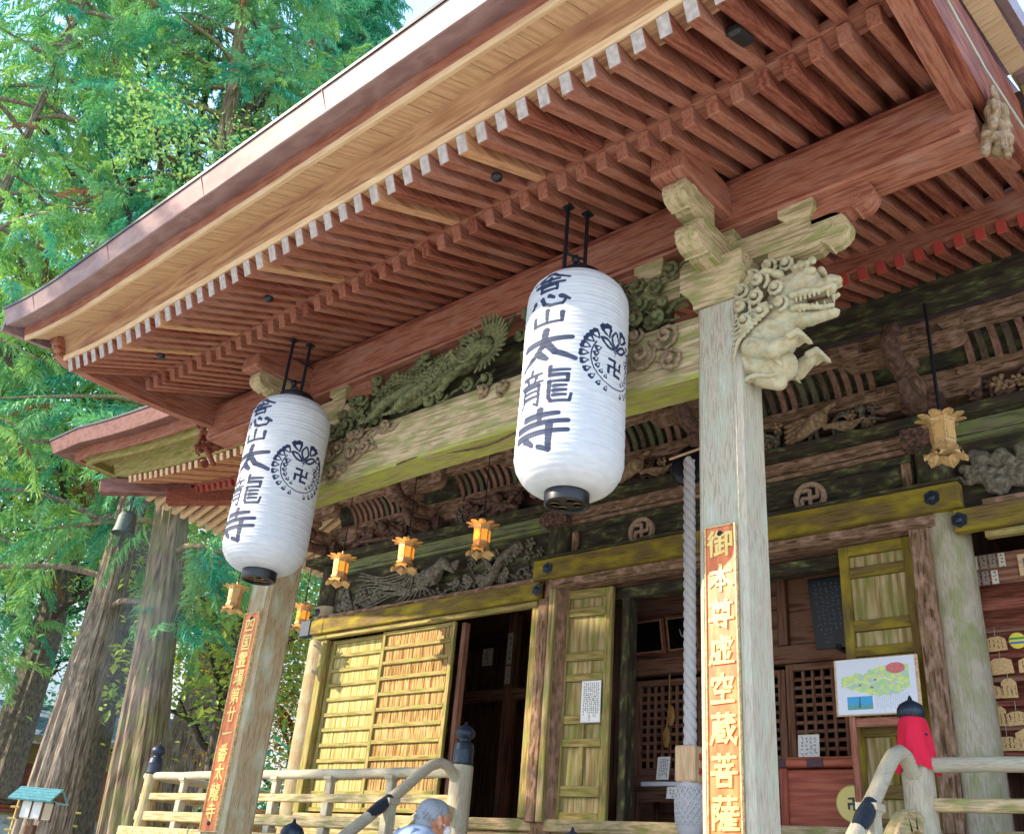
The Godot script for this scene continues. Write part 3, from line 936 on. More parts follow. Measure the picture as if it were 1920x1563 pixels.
	for s in [[0.4, 4.38, 0.05], [0.52, 4.43, 0.06], [0.66, 4.45, 0.055], [0.6, 4.54, 0.05], [0.8, 4.5, 0.055], [0.78, 4.62, 0.05], [0.93, 4.72, 0.05], [1.5, 4.4, 0.05], [1.42, 4.76, 0.055], [1.78, 4.76, 0.055], [1.66, 4.68, 0.045], [2.0, 4.42, 0.045], [2.3, 4.78, 0.055], [2.35, 4.45, 0.06], [2.5, 4.6, 0.07], [2.66, 4.46, 0.06], [2.75, 4.68, 0.07], [2.95, 4.48, 0.06], [3.1, 4.45, 0.06], [3.25, 4.42, 0.05], [2.6, 4.78, 0.05], [2.9, 4.62, 0.06]]:
		scroll(d, V(s[0], s[1], z + 0.06), s[2], 0.017, rf(0, TAU), -1.0 if rng.randf() < 0.5 else 1.0, 1.25, Vector3.RIGHT, Vector3.UP, 0.04)
	for k in 6: wave(d, V(0.5 + 0.08 * k, 4.37 + 0.015 * k, z), V(0.78 + 0.07 * k, 4.47 + 0.03 * k, z + 0.03), 0.025, 0.8, 0.015, 0.006)
	for k in 5: wave(d, V(1.0 + 0.04 * k, 4.7 + 0.018 * k, z), V(1.36 + 0.08 * k, 4.72 + 0.012 * k, z + 0.03), 0.022, 0.9, 0.015, 0.006)
	for k in 6: wave(d, V(2.3 + 0.12 * k, 4.74, z), V(2.6 + 0.12 * k, 4.5, z + 0.03), 0.035, 0.8, 0.016, 0.006)
	d.append([V(2.1, 4.73, z + 0.06), 0.024, V(2.18, 4.84, z + 0.06), 0.009])
	d.append([V(2.04, 4.74, z + 0.06), 0.022, V(2.05, 4.83, z + 0.06), 0.009])
	for k in 64:
		var x := 0.36 + 2.95 * k / 63.0
		if x > 1.85 and x < 2.2: continue
		var y := 4.4 + 0.36 * fmod(k * 0.618, 1.0)
		if x > 0.95 and x < 1.85 and y > 4.46 and y < 4.7: continue
		if y > 4.42 + (x - 0.3) * 0.7: continue
		scroll(d, V(x, y, z + 0.02 + 0.03 * fmod(k * 0.37, 1.0)), rf(0.04, 0.06), 0.015, rf(0, TAU), 1.0 if k % 2 else -1.0, 1.3, Vector3.RIGHT, Vector3.UP, 0.03)
		wave(d, V(x, y - 0.03, z), V(x + rf(0.12, 0.22), y + rf(-0.03, 0.08), z + 0.03), 0.02, 0.8, 0.014, 0.006, Vector3.UP, 8)
	var bk := MB.new()
	bk.bevel(V(1.8, 4.58, PZ - 0.03), V(2.9, 0.42, 0.03), 0.006)
	var dr := part(hall, "dragon_carving", sculpt(d, 0.006, 0.004), M.carve_green)
	part(dr, "backing", bk.mesh(), M.gapwood)
	# lion-headed nosings on the outer sides of the pillars
	for e in [0, 1]:
		part(hall, "lion_carving", lion(), M.carve_pale, Transform3D(Basis.from_scale(V(1 if e else -1, 1, 1)), V(PX[e], 0, PZ)))

var lion_mesh: ArrayMesh
func lion() -> ArrayMesh:
	if lion_mesh: return lion_mesh
	var o := []
	var L := func(x1, y1, z1, r1, x2, y2, z2, r2): o.append([V(x1, y1, z1), r1, V(x2, y2, z2), r2])
	L.call(0.1, 4.14, 0, 0.12, 0.24, 4.14, 0, 0.12)          # chest against the pillar
	L.call(0.12, 4.04, 0, 0.1, 0.27, 3.98, 0, 0.085)         # swelling below
	L.call(0.18, 3.95, 0, 0.06, 0.26, 3.89, 0, 0.04)
	L.call(0.26, 4.18, 0, 0.1, 0.33, 4.34, 0, 0.095)         # neck
	L.call(0.33, 4.38, 0, 0.085, 0.43, 4.41, 0, 0.07)        # skull
	L.call(0.42, 4.37, 0, 0.058, 0.54, 4.335, 0, 0.042)      # upper jaw
	L.call(0.36, 4.22, 0, 0.055, 0.44, 4.19, 0, 0.038)       # lower jaw
	L.call(0.44, 4.19, 0, 0.036, 0.56, 4.18, 0, 0.024)
	L.call(0.42, 4.235, 0, 0.024, 0.54, 4.225, 0, 0.014)     # tongue
	L.call(0.555, 4.365, 0, 0.034, 0.585, 4.355, 0, 0.026)   # nose
	for s in [-1.0, 1.0]:
		L.call(0.56, 4.35, s * 0.03, 0.02, 0.585, 4.345, s * 0.028, 0.014)
		L.call(0.465, 4.425, s * 0.055, 0.026, 0.49, 4.42, s * 0.055, 0.02)   # eyes
		for i in 4: L.call(0.4 + 0.03 * i, 4.475 + 0.008 * (i % 2), s * 0.05, 0.022, 0.41 + 0.03 * i, 4.468, s * 0.062, 0.016)   # brow
		wave(o, V(0.38, 4.3, s * 0.075), V(0.565, 4.305, s * 0.045), 0.008, 1.0, 0.019, 0.013)     # lips
		wave(o, V(0.38, 4.235, s * 0.065), V(0.565, 4.205, s * 0.03), 0.006, 1.0, 0.016, 0.011)
		L.call(0.545, 4.3, s * 0.032, 0.011, 0.55, 4.255, s * 0.032, 0.004)   # fangs
		L.call(0.525, 4.2, s * 0.03, 0.011, 0.53, 4.245, s * 0.03, 0.004)
		for i in 6: L.call(0.4 + 0.023 * i, 4.295, s * 0.06, 0.009, 0.4 + 0.023 * i, 4.268, s * 0.06, 0.006)
		for i in 5: L.call(0.41 + 0.022 * i, 4.215, s * 0.05, 0.008, 0.41 + 0.022 * i, 4.236, s * 0.05, 0.005)
		chain(o, [V(0.33, 4.44, s * 0.085), V(0.28, 4.46, s * 0.13), V(0.23, 4.43, s * 0.15)], 0.026, 0.008)   # ear
		chain(o, [V(0.18, 4.06, s * 0.1), V(0.3, 4.0, s * 0.125), V(0.38, 4.03, s * 0.1)], 0.055, 0.034)        # foreleg
		for i in 4:
			var k := V(0.39, 4.035, s * (0.062 + 0.026 * i))
			chain(o, [k, k + V(0.04, 0.012, 0), k + V(0.062, -0.012, 0)], 0.02, 0.013)
			L.call(k.x + 0.06, k.y - 0.012, k.z, 0.009, k.x + 0.078, k.y - 0.03, k.z, 0.003)
		# curls of the mane
		for c in [[0.36, 4.52, 0.045, 0.04], [0.27, 4.53, 0.06, 0.045], [0.19, 4.48, 0.09, 0.048], [0.25, 4.41, 0.13, 0.05], [0.15, 4.39, 0.12, 0.048], [0.33, 4.345, 0.115, 0.042], [0.235, 4.315, 0.135, 0.05], [0.34, 4.26, 0.1, 0.04], [0.15, 4.29, 0.13, 0.046], [0.26, 4.225, 0.13, 0.046], [0.17, 4.2, 0.135, 0.042]]:
			scroll(o, V(c[0], c[1], s * c[2]), c[3], 0.013, rf(0, TAU), s, 1.45, Vector3.RIGHT, Vector3.UP, 0.035 * s)
		for i in 9: wave(o, V(0.3 - 0.02 * i, 4.24 - 0.018 * i, s * (0.125 + 0.003 * i)), V(0.085, 4.25 - 0.03 * i, s * 0.125), 0.014, 0.8, 0.011, 0.005)
		for i in 7: wave(o, V(0.24 - 0.015 * i, 4.46 - 0.02 * i, s * 0.11), V(0.09, 4.44 - 0.035 * i, s * 0.115), 0.012, 0.9, 0.011, 0.005)
		for i in 6: wave(o, V(0.14 + 0.02 * i, 4.1 - 0.02 * i, s * 0.1), V(0.28 + 0.01 * i, 4.07 - 0.03 * i, s * 0.085), 0.012, 0.7, 0.01, 0.005)
	for i in 5: wave(o, V(0.12, 3.96 - 0.012 * i, -0.07 + 0.035 * i), V(0.27, 3.9 + 0.01 * absf(i - 2), -0.05 + 0.025 * i), 0.012, 0.8, 0.014, 0.008)
	L.call(0.44, 4.49, 0, 0.024, 0.36, 4.51, 0, 0.03)
	lion_mesh = sculpt(o, 0.0052, 0.004)
	return lion_mesh

func build_main_roof():
	# eave carried along the front, round the left corner and along the left side
	var frames := []
	var dxs := [5.5, 3.0, 1.0, -1.0, -1.38, -2.2, -2.8, -3.3, -3.8, -4.2, -4.6, -5.0, -5.35, -5.6]
	for x in dxs: frames.append(Transform3D(Basis(V(0, 0, 1), V(0, 1, 0), V(1, 0, 0)), V(x, 5.55 + main_up(-2.2 - x), 2.1)))
	frames.append(Transform3D(Basis(V(-1, 0, 1), V(0, 1, 0), V(1, 0, 1)), V(-5.7, 5.55 + main_up(3.5), 2.1)))
	for x in [-5.6, -5.35, -5.0, -4.6, -4.2, -3.8, -3.3, -2.8, -2.2, -1.0, 1.0]:
		frames.append(Transform3D(Basis(V(-1, 0, 0), V(0, 1, 0), V(0, 0, 1)), V(-5.7, 5.55 + main_up(-2.2 - x), 2.1 + (-5.7 - x))))
	var L := func(a, first := 4):
		var b := MB.new()
		loft(b, pts2(a), frames.slice(first))
		return b.mesh()
	var roof := part(hall, "main_roof", L.call([0.41, 0.38, 0.6, 0.32, 0.61, 0.325, 0.67, 0.485, 0.655, 0.505, -0.4, 0.78, -0.4, 0.66, 0.42, 0.46]), M.copper_old)
	part(roof, "roof_edge", L.call([0.658, 0.49, 0.682, 0.486, 0.684, 0.512, 0.656, 0.518]), M.iron)
	part(roof, "eave_fascia", L.call([0.36, 0.262, 0.395, 0.252, 0.43, 0.372, 0.38, 0.39]), M.porch_x)
	part(roof, "eave_fascia", L.call([0.24, 0.225, 0.29, 0.21, 0.315, 0.32, 0.26, 0.33]), M.olive_x)
	part(roof, "eave_board", L.call([0.05, 0.36, 0.38, 0.285, 0.39, 0.34, 0.05, 0.42]), M.olive_x)
	part(roof, "eave_moulding", L.call([-0.12, 0.102, 0.012, 0.098, 0.02, 0.14, 0.035, 0.21, 0.07, 0.3, 0.1, 0.345, 0.085, 0.375, -0.12, 0.42]), M.olive_x)
	part(roof, "rafter_beam", L.call([-0.8, 0.172, -0.68, 0.168, -0.67, 0.36, -0.8, 0.44], 0), M.porch_x)
	part(roof, "soffit", L.call([0.0, 0.106, 0.0, 0.13, -0.76, 0.37, -0.76, 0.335]), M.soffit)
	part(roof, "soffit", L.call([-0.68, 0.185, -0.68, 0.21, -1.7, 0.64, -1.7, 0.6], 0), M.soffit)
	# the same eave right of the porch
	var right := [zy(5.0, 2.1, 5.55), zy(9.6, 2.1, 5.55)]
	for q in [[[0.285, 0.28, 0.425, 0.23, 0.478, 0.342, -0.4, 0.6, -0.4, 0.5, 0.3, 0.33], M.copper], [[-0.12, 0.102, 0.012, 0.098, 0.08, 0.28, 0.254, 0.202, 0.298, 0.272, 0.265, 0.3, -0.12, 0.35], M.olive_x], [[0.0, 0.106, 0.0, 0.13, -0.76, 0.37, -0.76, 0.335], M.soffit]]:
		var rb := MB.new()
		loft(rb, pts2(q[0]), right)
		part(roof, "eave_board", rb.mesh(), q[1])
	# the upper slopes
	var up := MB.new()
	var a := V(-6.1, 6.16, 2.5)
	var b := V(9.7, 6.16, 2.5)
	var c := V(6.2, 9.6, -4.0)
	var d := V(-2.6, 9.6, -4.0)
	var e := V(-6.1, 6.16, -10.5)
	var f := V(9.7, 6.16, -10.5)
	up.out(V(-5.6, 6.2, 1.95), V(9.2, 6.2, 1.95), c, d, V(0, 1, 1))
	up.out(V(-5.6, 6.2, 1.95), d, V(-5.6, 6.2, -10), V(-5.6, 6.2, -10), V(-1, 1, 0))
	up.out(V(9.2, 6.2, 1.95), c, V(9.2, 6.2, -10), V(9.2, 6.2, -10), V(1, 1, 0))
	up.out(V(-5.6, 6.2, -10), V(9.2, 6.2, -10), c, d, V(0, 1, -1))
	part(roof, "roof_slope", up.mesh(), M.copper)
	var base := bx(V(0.066, 0.09, 1.05), 0.004)
	var fly := bx(V(0.062, 0.088, 0.8), 0.004)
	var redcap := bx(V(0.06, 0.084, 0.004), 0.001)
	var tones := [M.porch_z, M.porchd_z, M.porch_z, M.porch2_z]
	var sb := Basis(Vector3.RIGHT, atan(0.42))
	var sf := Basis(Vector3.RIGHT, atan(0.31))
	for i in 84:
		var x := 5.5 - 0.13 * i
		var dy := main_up(-2.2 - x)
		var start := maxf(0.4, -(x + 3.6))
		if x > -4.95:
			var l := (1.41 - start) / cos(atan(0.42))
			var end := V(x, 5.675 + dy, 1.41)
			var m: ArrayMesh = base if start == 0.4 else bx(V(0.066, 0.09, snappedf(l, 0.02)), 0.004)
			part(roof, "base_rafter", m, tones[rng.randi() % 4], Transform3D(sb, end - sb.z * (0.535 if start == 0.4 else l * 0.5)))
			part(roof, "rafter_end", redcap, M.end_red, Transform3D(sb, end + sb.z * (-0.008 if start == 0.4 else 0.002)))
		if x < -1.5 and x > -5.68:
			var s2 := maxf(1.32, -(x + 3.6))
			var l2 := snappedf((2.1 - s2) / cos(atan(0.31)), 0.02)
			if l2 < 0.04: continue
			var tip := V(x, 5.595 + dy, 2.095)
			part(roof, "flying_rafter", bx(V(0.062, 0.088, l2), 0.004), M.pale3_z if i % 3 else M.porch_z, Transform3D(sf, tip - sf.z * l2 * 0.5))
			part(roof, "rafter_end", bx(V(0.058, 0.082, 0.004), 0.001), M.pale_z, Transform3D(sf, tip + sf.z * 0.002))
	# rafters of the left side, running outwards along -x
	var sbx := Basis(Vector3.UP, -PI / 2) * sb
	var sfx := Basis(Vector3.UP, -PI / 2) * sf
	for i in 30:
		var z := 2.0 - 0.13 * i
		var dy := main_up(z + 1.4)
		var s2 := maxf(1.32, z)
		var l2 := snappedf((2.1 - s2) / cos(atan(0.31)), 0.02)
		if l2 > 0.04:
			var tip := V(-5.695, 5.595 + dy, z)
			part(roof, "flying_rafter", bx(V(0.062, 0.088, l2), 0.004), M.pale_x, Transform3D(sfx, tip - sfx.z * l2 * 0.5))
		if z < 1.35:
			var s1 := maxf(0.4, z)
			var l := snappedf((1.41 - s1) / cos(atan(0.42)), 0.02)
			var end := V(-5.01, 5.675 + dy, z)
			part(roof, "base_rafter", bx(V(0.066, 0.09, l), 0.004), M.pale_x, Transform3D(sbx, end - sbx.z * l * 0.5))
	var hb := MB.new()
	hb.bar(V(-4.0, 5.93, 0.4), V(-5.2, 5.6 + 0.12, 1.6), 0.16, 0.2, Vector3.UP, 0.012)
	part(roof, "hip_rafter", hb.mesh(), M.porchd_x)
	var hc := MB.new()
	hc.bar(V(-5.0, 5.88, 1.4), V(-5.8, 5.76, 2.2), 0.15, 0.19, Vector3.UP, 0.01)
	part(roof, "hip_rafter", hc.mesh(), M.copper_old)

func bracket_set(x: float, z: float, y: float, lean := 0.0):
	# stepped bracket cluster under the hall's purlin
	var k := Node3D.new()
	k.name = "bracket_set"
	hall.add_child(k, true)
	part(k, "bearing_block", block(0.3, 0.16), M.carve_dark, Transform3D(Basis(), V(x, y, z)))
	var am := MB.new()
	am.prism(arm_poly(0.42, 0.13), Transform3D(Basis(), V(x, y + 0.14, z - 0.05)), 0.1)
	part(k, "bracket_arm", am.mesh(), M.facade_x)
	var ax := MB.new()
	ax.prism(arm_poly(0.42, 0.13), Transform3D(Basis(Vector3.UP, PI / 2), V(x - 0.05, y + 0.142, z + 0.1)), 0.1)
	part(k, "bracket_arm", ax.mesh(), M.facade_z)
	for e in [-0.36, 0.36]:
		part(k, "small_block", block(0.17, 0.09), M.facade_x, Transform3D(Basis(), V(x + e, y + 0.265, z)))
	part(k, "small_block", block(0.17, 0.09), M.facade_x, Transform3D(Basis(), V(x, y + 0.267, z + 0.42)))
	var a2 := MB.new()
	a2.prism(arm_poly(0.46, 0.13), Transform3D(Basis(), V(x, y + 0.355, z + 0.37)), 0.1)
	part(k, "bracket_arm", a2.mesh(), M.facade_x)
	for e in [-0.38, 0.0, 0.38]:
		part(k, "small_block", block(0.16, 0.085), M.facade_x, Transform3D(Basis(), V(x + e, y + 0.48, z + 0.42)))
	var o := []
	chain(o, [V(x, y + 0.2, z + 0.42), V(x, y + 0.24, z + 0.62), V(x, y + 0.36, z + 0.72), V(x, y + 0.48, z + 0.68)], 0.075, 0.05)
	scroll(o, V(x + 0.05, y + 0.47, z + 0.66), 0.05, 0.02, 0, 1.0, 1.2, Vector3.BACK, Vector3.UP)
	chain(o, [V(x, y + 0.06, z + 0.2), V(x, y + 0.04, z + 0.4), V(x, y + 0.12, z + 0.5)], 0.07, 0.045)
	part(k, "tail_carving", sculpt(o, 0.013, 0.02), M.carve_dark)

func build_facade():
	# columns
	for x in [-3.6, 0.0, 3.6, 7.2]:
		var b := MB.new()
		b.lathe([Vector2(0.155, 1.7), Vector2(0.165, 2.6), Vector2(0.165, 4.2), Vector2(0.16, 4.5)], V(x, 0, 0), 28)
		var hb := MB.new()
		hb.lathe([Vector2(0.16, 4.5), Vector2(0.15, 5.0)], V(x, 0, 0), 28)
		var col := part(hall, "column", b.mesh(), M.pillar_tan if x == -3.6 else M.column_y if x == 3.6 else M.facade_y)
		part(col, "column_head", hb.mesh(), M.mossd_y)
	# beams along the wall; bays at both sides sit a step lower
	for s in [-1.0, 1.0]:
		var x0 := -3.78 if s < 0 else 3.72
		var x1 := -0.12 if s < 0 else 7.3
		span(hall, "tie_beam", V(x0, 4.142, 0.13), V(x1, 4.312, 0.205), M.gold_x, 0.008)
		span(hall, "head_rail", V(x0 + 0.18, 4.085, 0.1), V(x1 - 0.03, 4.136, 0.165), M.olive_x)
		span(hall, "ledge", V(x0 + 0.2, 4.315, 0.05), V(x1, 4.365, 0.18), M.facade_x)
	span(hall, "tie_beam", V(-0.19, 4.325, 0.13), V(3.79, 4.52, 0.225), M.gold_x, 0.008)
	span(hall, "ledge", V(-0.2, 4.523, 0.11), V(3.8, 4.55, 0.235), M.mossd_x, 0.004)
	span(hall, "head_rail", V(0.02, 4.228, 0.02), V(3.58, 4.322, 0.175), M.facade_x, 0.008)
	span(hall, "head_rail", V(0.1, 4.12, -0.2), V(3.5, 4.225, -0.08), M.mossd_x)
	# dark panel with a recessed field and two round crests
	span(hall, "panel", V(0.16, 4.55, 0.0), V(3.44, 4.87, 0.06), M.mossd_x)
	span(hall, "panel_frame", V(0.16, 4.80, 0.06), V(3.44, 4.865, 0.1), M.mossd_x)
	span(hall, "panel_frame", V(0.17, 4.552, 0.061), V(0.24, 4.798, 0.099), M.facade_y)
	span(hall, "panel_frame", V(3.36, 4.552, 0.061), V(3.43, 4.798, 0.099), M.facade_y)
	for x in [0.97, 2.61]:
		var ring := MB.new()
		var pr := [Vector2(0.098, 0), Vector2(0.098, 0.03), Vector2(0.105, 0.036), Vector2(0.132, 0.036), Vector2(0.14, 0.028), Vector2(0.14, 0.0)]
		ring.lathe(pr, Vector3.ZERO, 40)
		var cr := part(hall, "crest", ring.mesh(), M.crest, Transform3D(Basis(Vector3.RIGHT, PI / 2), V(x, 4.675, 0.062)))
		var bk := MB.new()
		bk.lathe([Vector2(0.1, 0.0), Vector2(0.1, 0.004), Vector2(0.0, 0.004)], Vector3.ZERO, 32)
		part(cr, "recess", bk.mesh(), M.gap)
		var g := MB.new()
		# the Buddhist mark inside the ring, arms touching it
		g.box(V(0, 0, 0), V(0.03, 0.018, 0.15)); g.box(V(0, 0.001, 0), V(0.15, 0.018, 0.03))
		g.box(V(-0.037, 0.002, -0.068), V(0.075, 0.018, 0.03)); g.box(V(0.037, 0.002, 0.068), V(0.075, 0.018, 0.03))
		g.box(V(0.068, 0.003, -0.037), V(0.03, 0.018, 0.075)); g.box(V(-0.068, 0.003, 0.037), V(0.03, 0.018, 0.075))
		part(cr, "mark", g.mesh(), M.crest, Transform3D(Basis(), V(0, 0.012, 0)))
	# head beam and plate over all bays
	for s in [[-3.6, 0.0], [0.0, 3.6], [3.6, 7.2]]:
		var mat: Material = M.facade_x if s[0] == 0.0 else M.olive_dark_x
		span(hall, "head_beam", V(s[0] + 0.13, 4.875, -0.04), V(s[1] - 0.13, 5.028, 0.125), mat, 0.01)
		var gv := MB.new()
		gv.box(V((s[0] + s[1]) / 2, 4.905, 0.126), V(3.2, 0.008, 0.008))
		part(hall, "bead", gv.mesh(), M.mossd_x)
	span(hall, "plate", V(-3.95, 5.03, -0.16), V(7.6, 5.115, 0.23), M.mossd_x, 0.01)
	for e in [-1.0, 1.0]:
		part(hall, "nosing", nose_mesh(0.34, 0.16, 0.12), M.carve_dark, Transform3D(Basis(Vector3.UP, PI if e < 0 else 0.0), V(1.8 + e * 1.62 + e * 0.0, 4.86, 0.16)))
	# wall above the plate, purlin, curved ribs
	span(hall, "wall_panel", V(-3.6, 5.116, -0.08), V(7.2, 5.9, 0.02), M.dark_x)
	span(hall, "hall_purlin", V(-4.1, 5.76, 0.5), V(7.6, 6.02, 0.7), M.mossd_x, 0.012)
	span(hall, "hall_purlin", V(-3.9, 5.62, 0.36), V(7.4, 5.758, 0.48), M.facade_x, 0.01)
	span(hall, "wall_beam", V(-3.7, 5.38, 0.021), V(7.3, 5.5, 0.12), M.facade_x, 0.008)
	var rib := MB.new()
	var pr := []
	for i in 8:
		var t := i / 7.0
		pr.append(V(0, 5.47 + 0.27 * sin(t * 1.45), 0.1 + 0.3 * (1.0 - cos(t * 1.6))))
	for i in 7:
		var a: Vector3 = pr[i]
		var c: Vector3 = pr[i + 1]
		rib.bar(a, c + (c - a) * 0.08, 0.05, 0.035, Vector3.RIGHT.cross(c - a).normalized())
	var rm := rib.mesh()
	for i in 86:
		var x := -3.5 + 0.096 * i
		var m := fmod(absf(x - 0.0) + 0.9, 1.8) - 0.9
		if absf(m) < 0.34: continue
		part(hall, "rib", rm, [M.rib_a, M.rib_b, M.rib_a, M.rib_c][rng.randi() % 4], Transform3D(Basis(), V(x, 0, 0)))
	var rp := MB.new()
	for i in 7: rp.out(pr[i] + V(-3.55, 0.02, -0.03), pr[i] + V(7.2, 0.02, -0.03), pr[i + 1] + V(7.2, 0.02, -0.03), pr[i + 1] + V(-3.55, 0.02, -0.03), V(0, -1, 1))
	part(hall, "rib_backing", rp.mesh(), M.mossd_x)
	for x in [-3.6, -1.8, 0.0, 1.8, 3.6, 5.4]: bracket_set(x, 0.06, 5.116)
	# carved figures between the brackets
	var cx := [-2.7, -0.9, 0.92, 2.72, 4.5]
	for j in 5:
		var o := []
		var x: float = cx[j]
		if j < 2:
			for i in 5: wave(o, V(x - 0.4 + 0.05 * i, 5.2 + 0.03 * i, 0.1), V(x + 0.4, 5.18 + 0.05 * i, 0.14), 0.05, 1.2, 0.03, 0.018, Vector3.UP, 10, i * 1.1)
			for i in 9: scroll(o, V(x + rf(-0.4, 0.4), rf(5.17, 5.42), 0.13 + rf(0, 0.06)), rf(0.035, 0.06), 0.017, rf(0, 6), 1.0, 1.2)
			for i in 10: o.append([V(x + rf(-0.4, 0.4), rf(5.16, 5.42), 0.12), rf(0.025, 0.05), V(x + rf(-0.4, 0.4), rf(5.16, 5.42), 0.2), rf(0.012, 0.03)])
			o.append([V(x + 0.12, 5.33, 0.2), 0.06, V(x + 0.2, 5.28, 0.26), 0.04])
		elif j == 4:
			for i in 8: blossom(o, V(x + rf(-0.4, 0.4), rf(5.17, 5.36), 0.1), rf(0.05, 0.08))
		else:
			# bird with spread tail and small flowers
			o.append([V(x - 0.14, 5.19, 0.16), 0.035, V(x + 0.06, 5.3, 0.2), 0.075])
			o.append([V(x + 0.06, 5.3, 0.2), 0.07, V(x + 0.12, 5.36, 0.2), 0.03])
			o.append([V(x + 0.12, 5.37, 0.2), 0.028, V(x + 0.2, 5.4, 0.2), 0.02])
			for i in 5: wave(o, V(x - 0.02, 5.24 + 0.02 * i, 0.18), V(x - 0.26, 5.15 + 0.05 * i, 0.13), 0.012, 0.8, 0.018, 0.02)
			for i in 4: wave(o, V(x + 0.1, 5.22, 0.17), V(x + 0.32 + 0.03 * i, 5.16 + 0.03 * i, 0.14), 0.015, 1.0, 0.018, 0.01)
			for q in [[0.45, 5.2], [-0.34, 5.36], [0.1, 5.42], [-0.45, 5.17], [0.3, 5.3]]: blossom(o, V(x + q[0], q[1], 0.12), 0.05)
		part(hall, "figure_carving", sculpt(o, 0.009, 0.007), M.carve_dark if j < 2 else M.carve)
	for j in 5:
		var o := []
		var x: float = cx[j]
		o.append([V(x - 0.54, 5.14, 0.09), 0.025, V(x + 0.54, 5.14, 0.09), 0.025])
		for i in 22:
			var p := V(x + rf(-0.52, 0.52), 5.15 + 0.2 * pow(rng.randf(), 1.6), 0.08 + rf(0, 0.05))
			o.append([V(p.x, 5.14, 0.09), 0.02, p, 0.02])
			if i % 3 == 0: blossom(o, p, rf(0.035, 0.06), 5)
			elif i % 3 == 1: scroll(o, p, rf(0.035, 0.055), 0.014, rf(0, 6), 1.0, 1.2)
			else: wave(o, p, p + V(rf(-0.2, 0.2), rf(-0.02, 0.07), 0.03), 0.02, 0.8, 0.018, 0.008, Vector3.UP, 7)
		part(hall, "figure_carving", sculpt(o, 0.009, 0.005), M.carve_grey if j % 2 else M.carve_dark)
	# phoenix relief over the left bay
	var o := []
	var zf := 0.09
	for i in 11:
		var t := i / 10.0
		wave(o, V(-1.9, 4.66 - 0.018 * i, zf + 0.05 - 0.02 * t), V(-2.62 - 0.42 * rf(0.3, 1.0), 4.8 - 0.38 * t, zf + 0.03), 0.028, 1.2, 0.013, 0.01, Vector3.UP, 18, t * 4.0)
	for i in 8: wave(o, V(-2.0, 4.72 - 0.01 * i, zf + 0.06), V(-2.35 + 0.05 * i, 4.82 - 0.05 * i, zf + 0.08), 0.02, 0.7, 0.014, 0.008, Vector3.UP, 8, 1.0)
	o.append([V(-1.86, 4.56, zf + 0.04), 0.07, V(-1.66, 4.6, zf + 0.07), 0.1])
	chain(o, [V(-1.64, 4.62, zf + 0.08), V(-1.5, 4.72, zf + 0.09), V(-1.42, 4.66, zf + 0.1), V(-1.34, 4.6, zf + 0.1)], 0.08, 0.026)
	for i in 90:
		var a := rf(0, TAU)
		var q := sqrt(rng.randf())
		o.append([V(-1.7 + cos(a) * q * 0.16, 4.59 + sin(a) * q * 0.11, zf + 0.155 - q * q * 0.06), 0.012, V(-1.715 + cos(a) * q * 0.16, 4.585 + sin(a) * q * 0.11, zf + 0.162 - q * q * 0.06), 0.007])
	for i in 7: wave(o, V(-1.84, 4.5, zf + 0.06), V(-2.3 + 0.11 * i, 4.39, zf + 0.05), 0.02, 0.8, 0.014, 0.007)
	for i in 9:
		var q := 1.2 + i * 0.3
		o.append([V(-1.3, 4.62, zf + 0.09), 0.012, V(-1.3 + cos(q) * 0.09, 4.64 + sin(q) * 0.07, zf + 0.1), 0.01])
	for i in 16: blossom(o, V(-3.3 + rf(0, 0.75), rf(4.42, 4.66), zf - 0.02), rf(0.05, 0.085), 5)
	chain(o, [V(-0.95, 4.4, zf), V(-0.8, 4.5, zf + 0.04), V(-0.72, 4.66, zf + 0.03), V(-0.55, 4.78, zf)], 0.06, 0.035)
	chain(o, [V(-0.8, 4.52, zf + 0.03), V(-0.92, 4.66, zf + 0.03), V(-1.0, 4.8, zf)], 0.04, 0.02)
	for i in 26: blossom(o, V(-1.25 + rf(0, 1.05), rf(4.42, 4.82), zf - 0.02), rf(0.04, 0.075), 5)
	for i in 30:
		var p := V(rf(-3.35, -0.3), rf(4.41, 4.5), zf - 0.02)
		if i % 2: blossom(o, p, rf(0.04, 0.07), 5)
		else: wave(o, p, p + V(rf(-0.25, 0.25), rf(0.0, 0.1), 0.03), 0.025, 0.9, 0.016, 0.008, Vector3.UP, 8)
	for i in 8: scroll(o, V(rf(-1.4, -0.3), rf(4.42, 4.6), zf + 0.02), rf(0.04, 0.06), 0.016, rf(0, 6), 1.0, 1.3)
	part(hall, "phoenix_carving", sculpt(o, 0.0085, 0.006), M.carve_grey)
	span(hall, "panel", V(-3.45, 4.36, -0.02), V(-0.15, 4.874, 0.06), M.gapwood)
	# cloud relief over the right bay
	var o2 := []
	for i in 26: o2.append([V(rf(3.8, 5.0), rf(4.42, 4.78), 0.1), rf(0.03, 0.06), V(rf(3.8, 5.0), rf(4.42, 4.78), 0.12), rf(0.02, 0.04)] if i % 6 == 0 else [V(3.85 + i * 0.045, 4.6 + 0.14 * sin(i * 1.7), 0.1), 0.05, V(3.9 + i * 0.045, 4.58 + 0.14 * sin(i * 1.7 + 0.5), 0.13), 0.045])
	for i in 12: scroll(o2, V(3.85 + 0.1 * i, 4.58 + 0.14 * sin(i * 2.1), 0.12), 0.07, 0.022, rf(0, 6), 1.0, 1.2)
	part(hall, "cloud_carving", sculpt(o2, 0.009, 0.007), M.carve_grey)
	span(hall, "panel", V(3.75, 4.366, -0.02), V(7.05, 4.874, 0.06), M.gapwood)
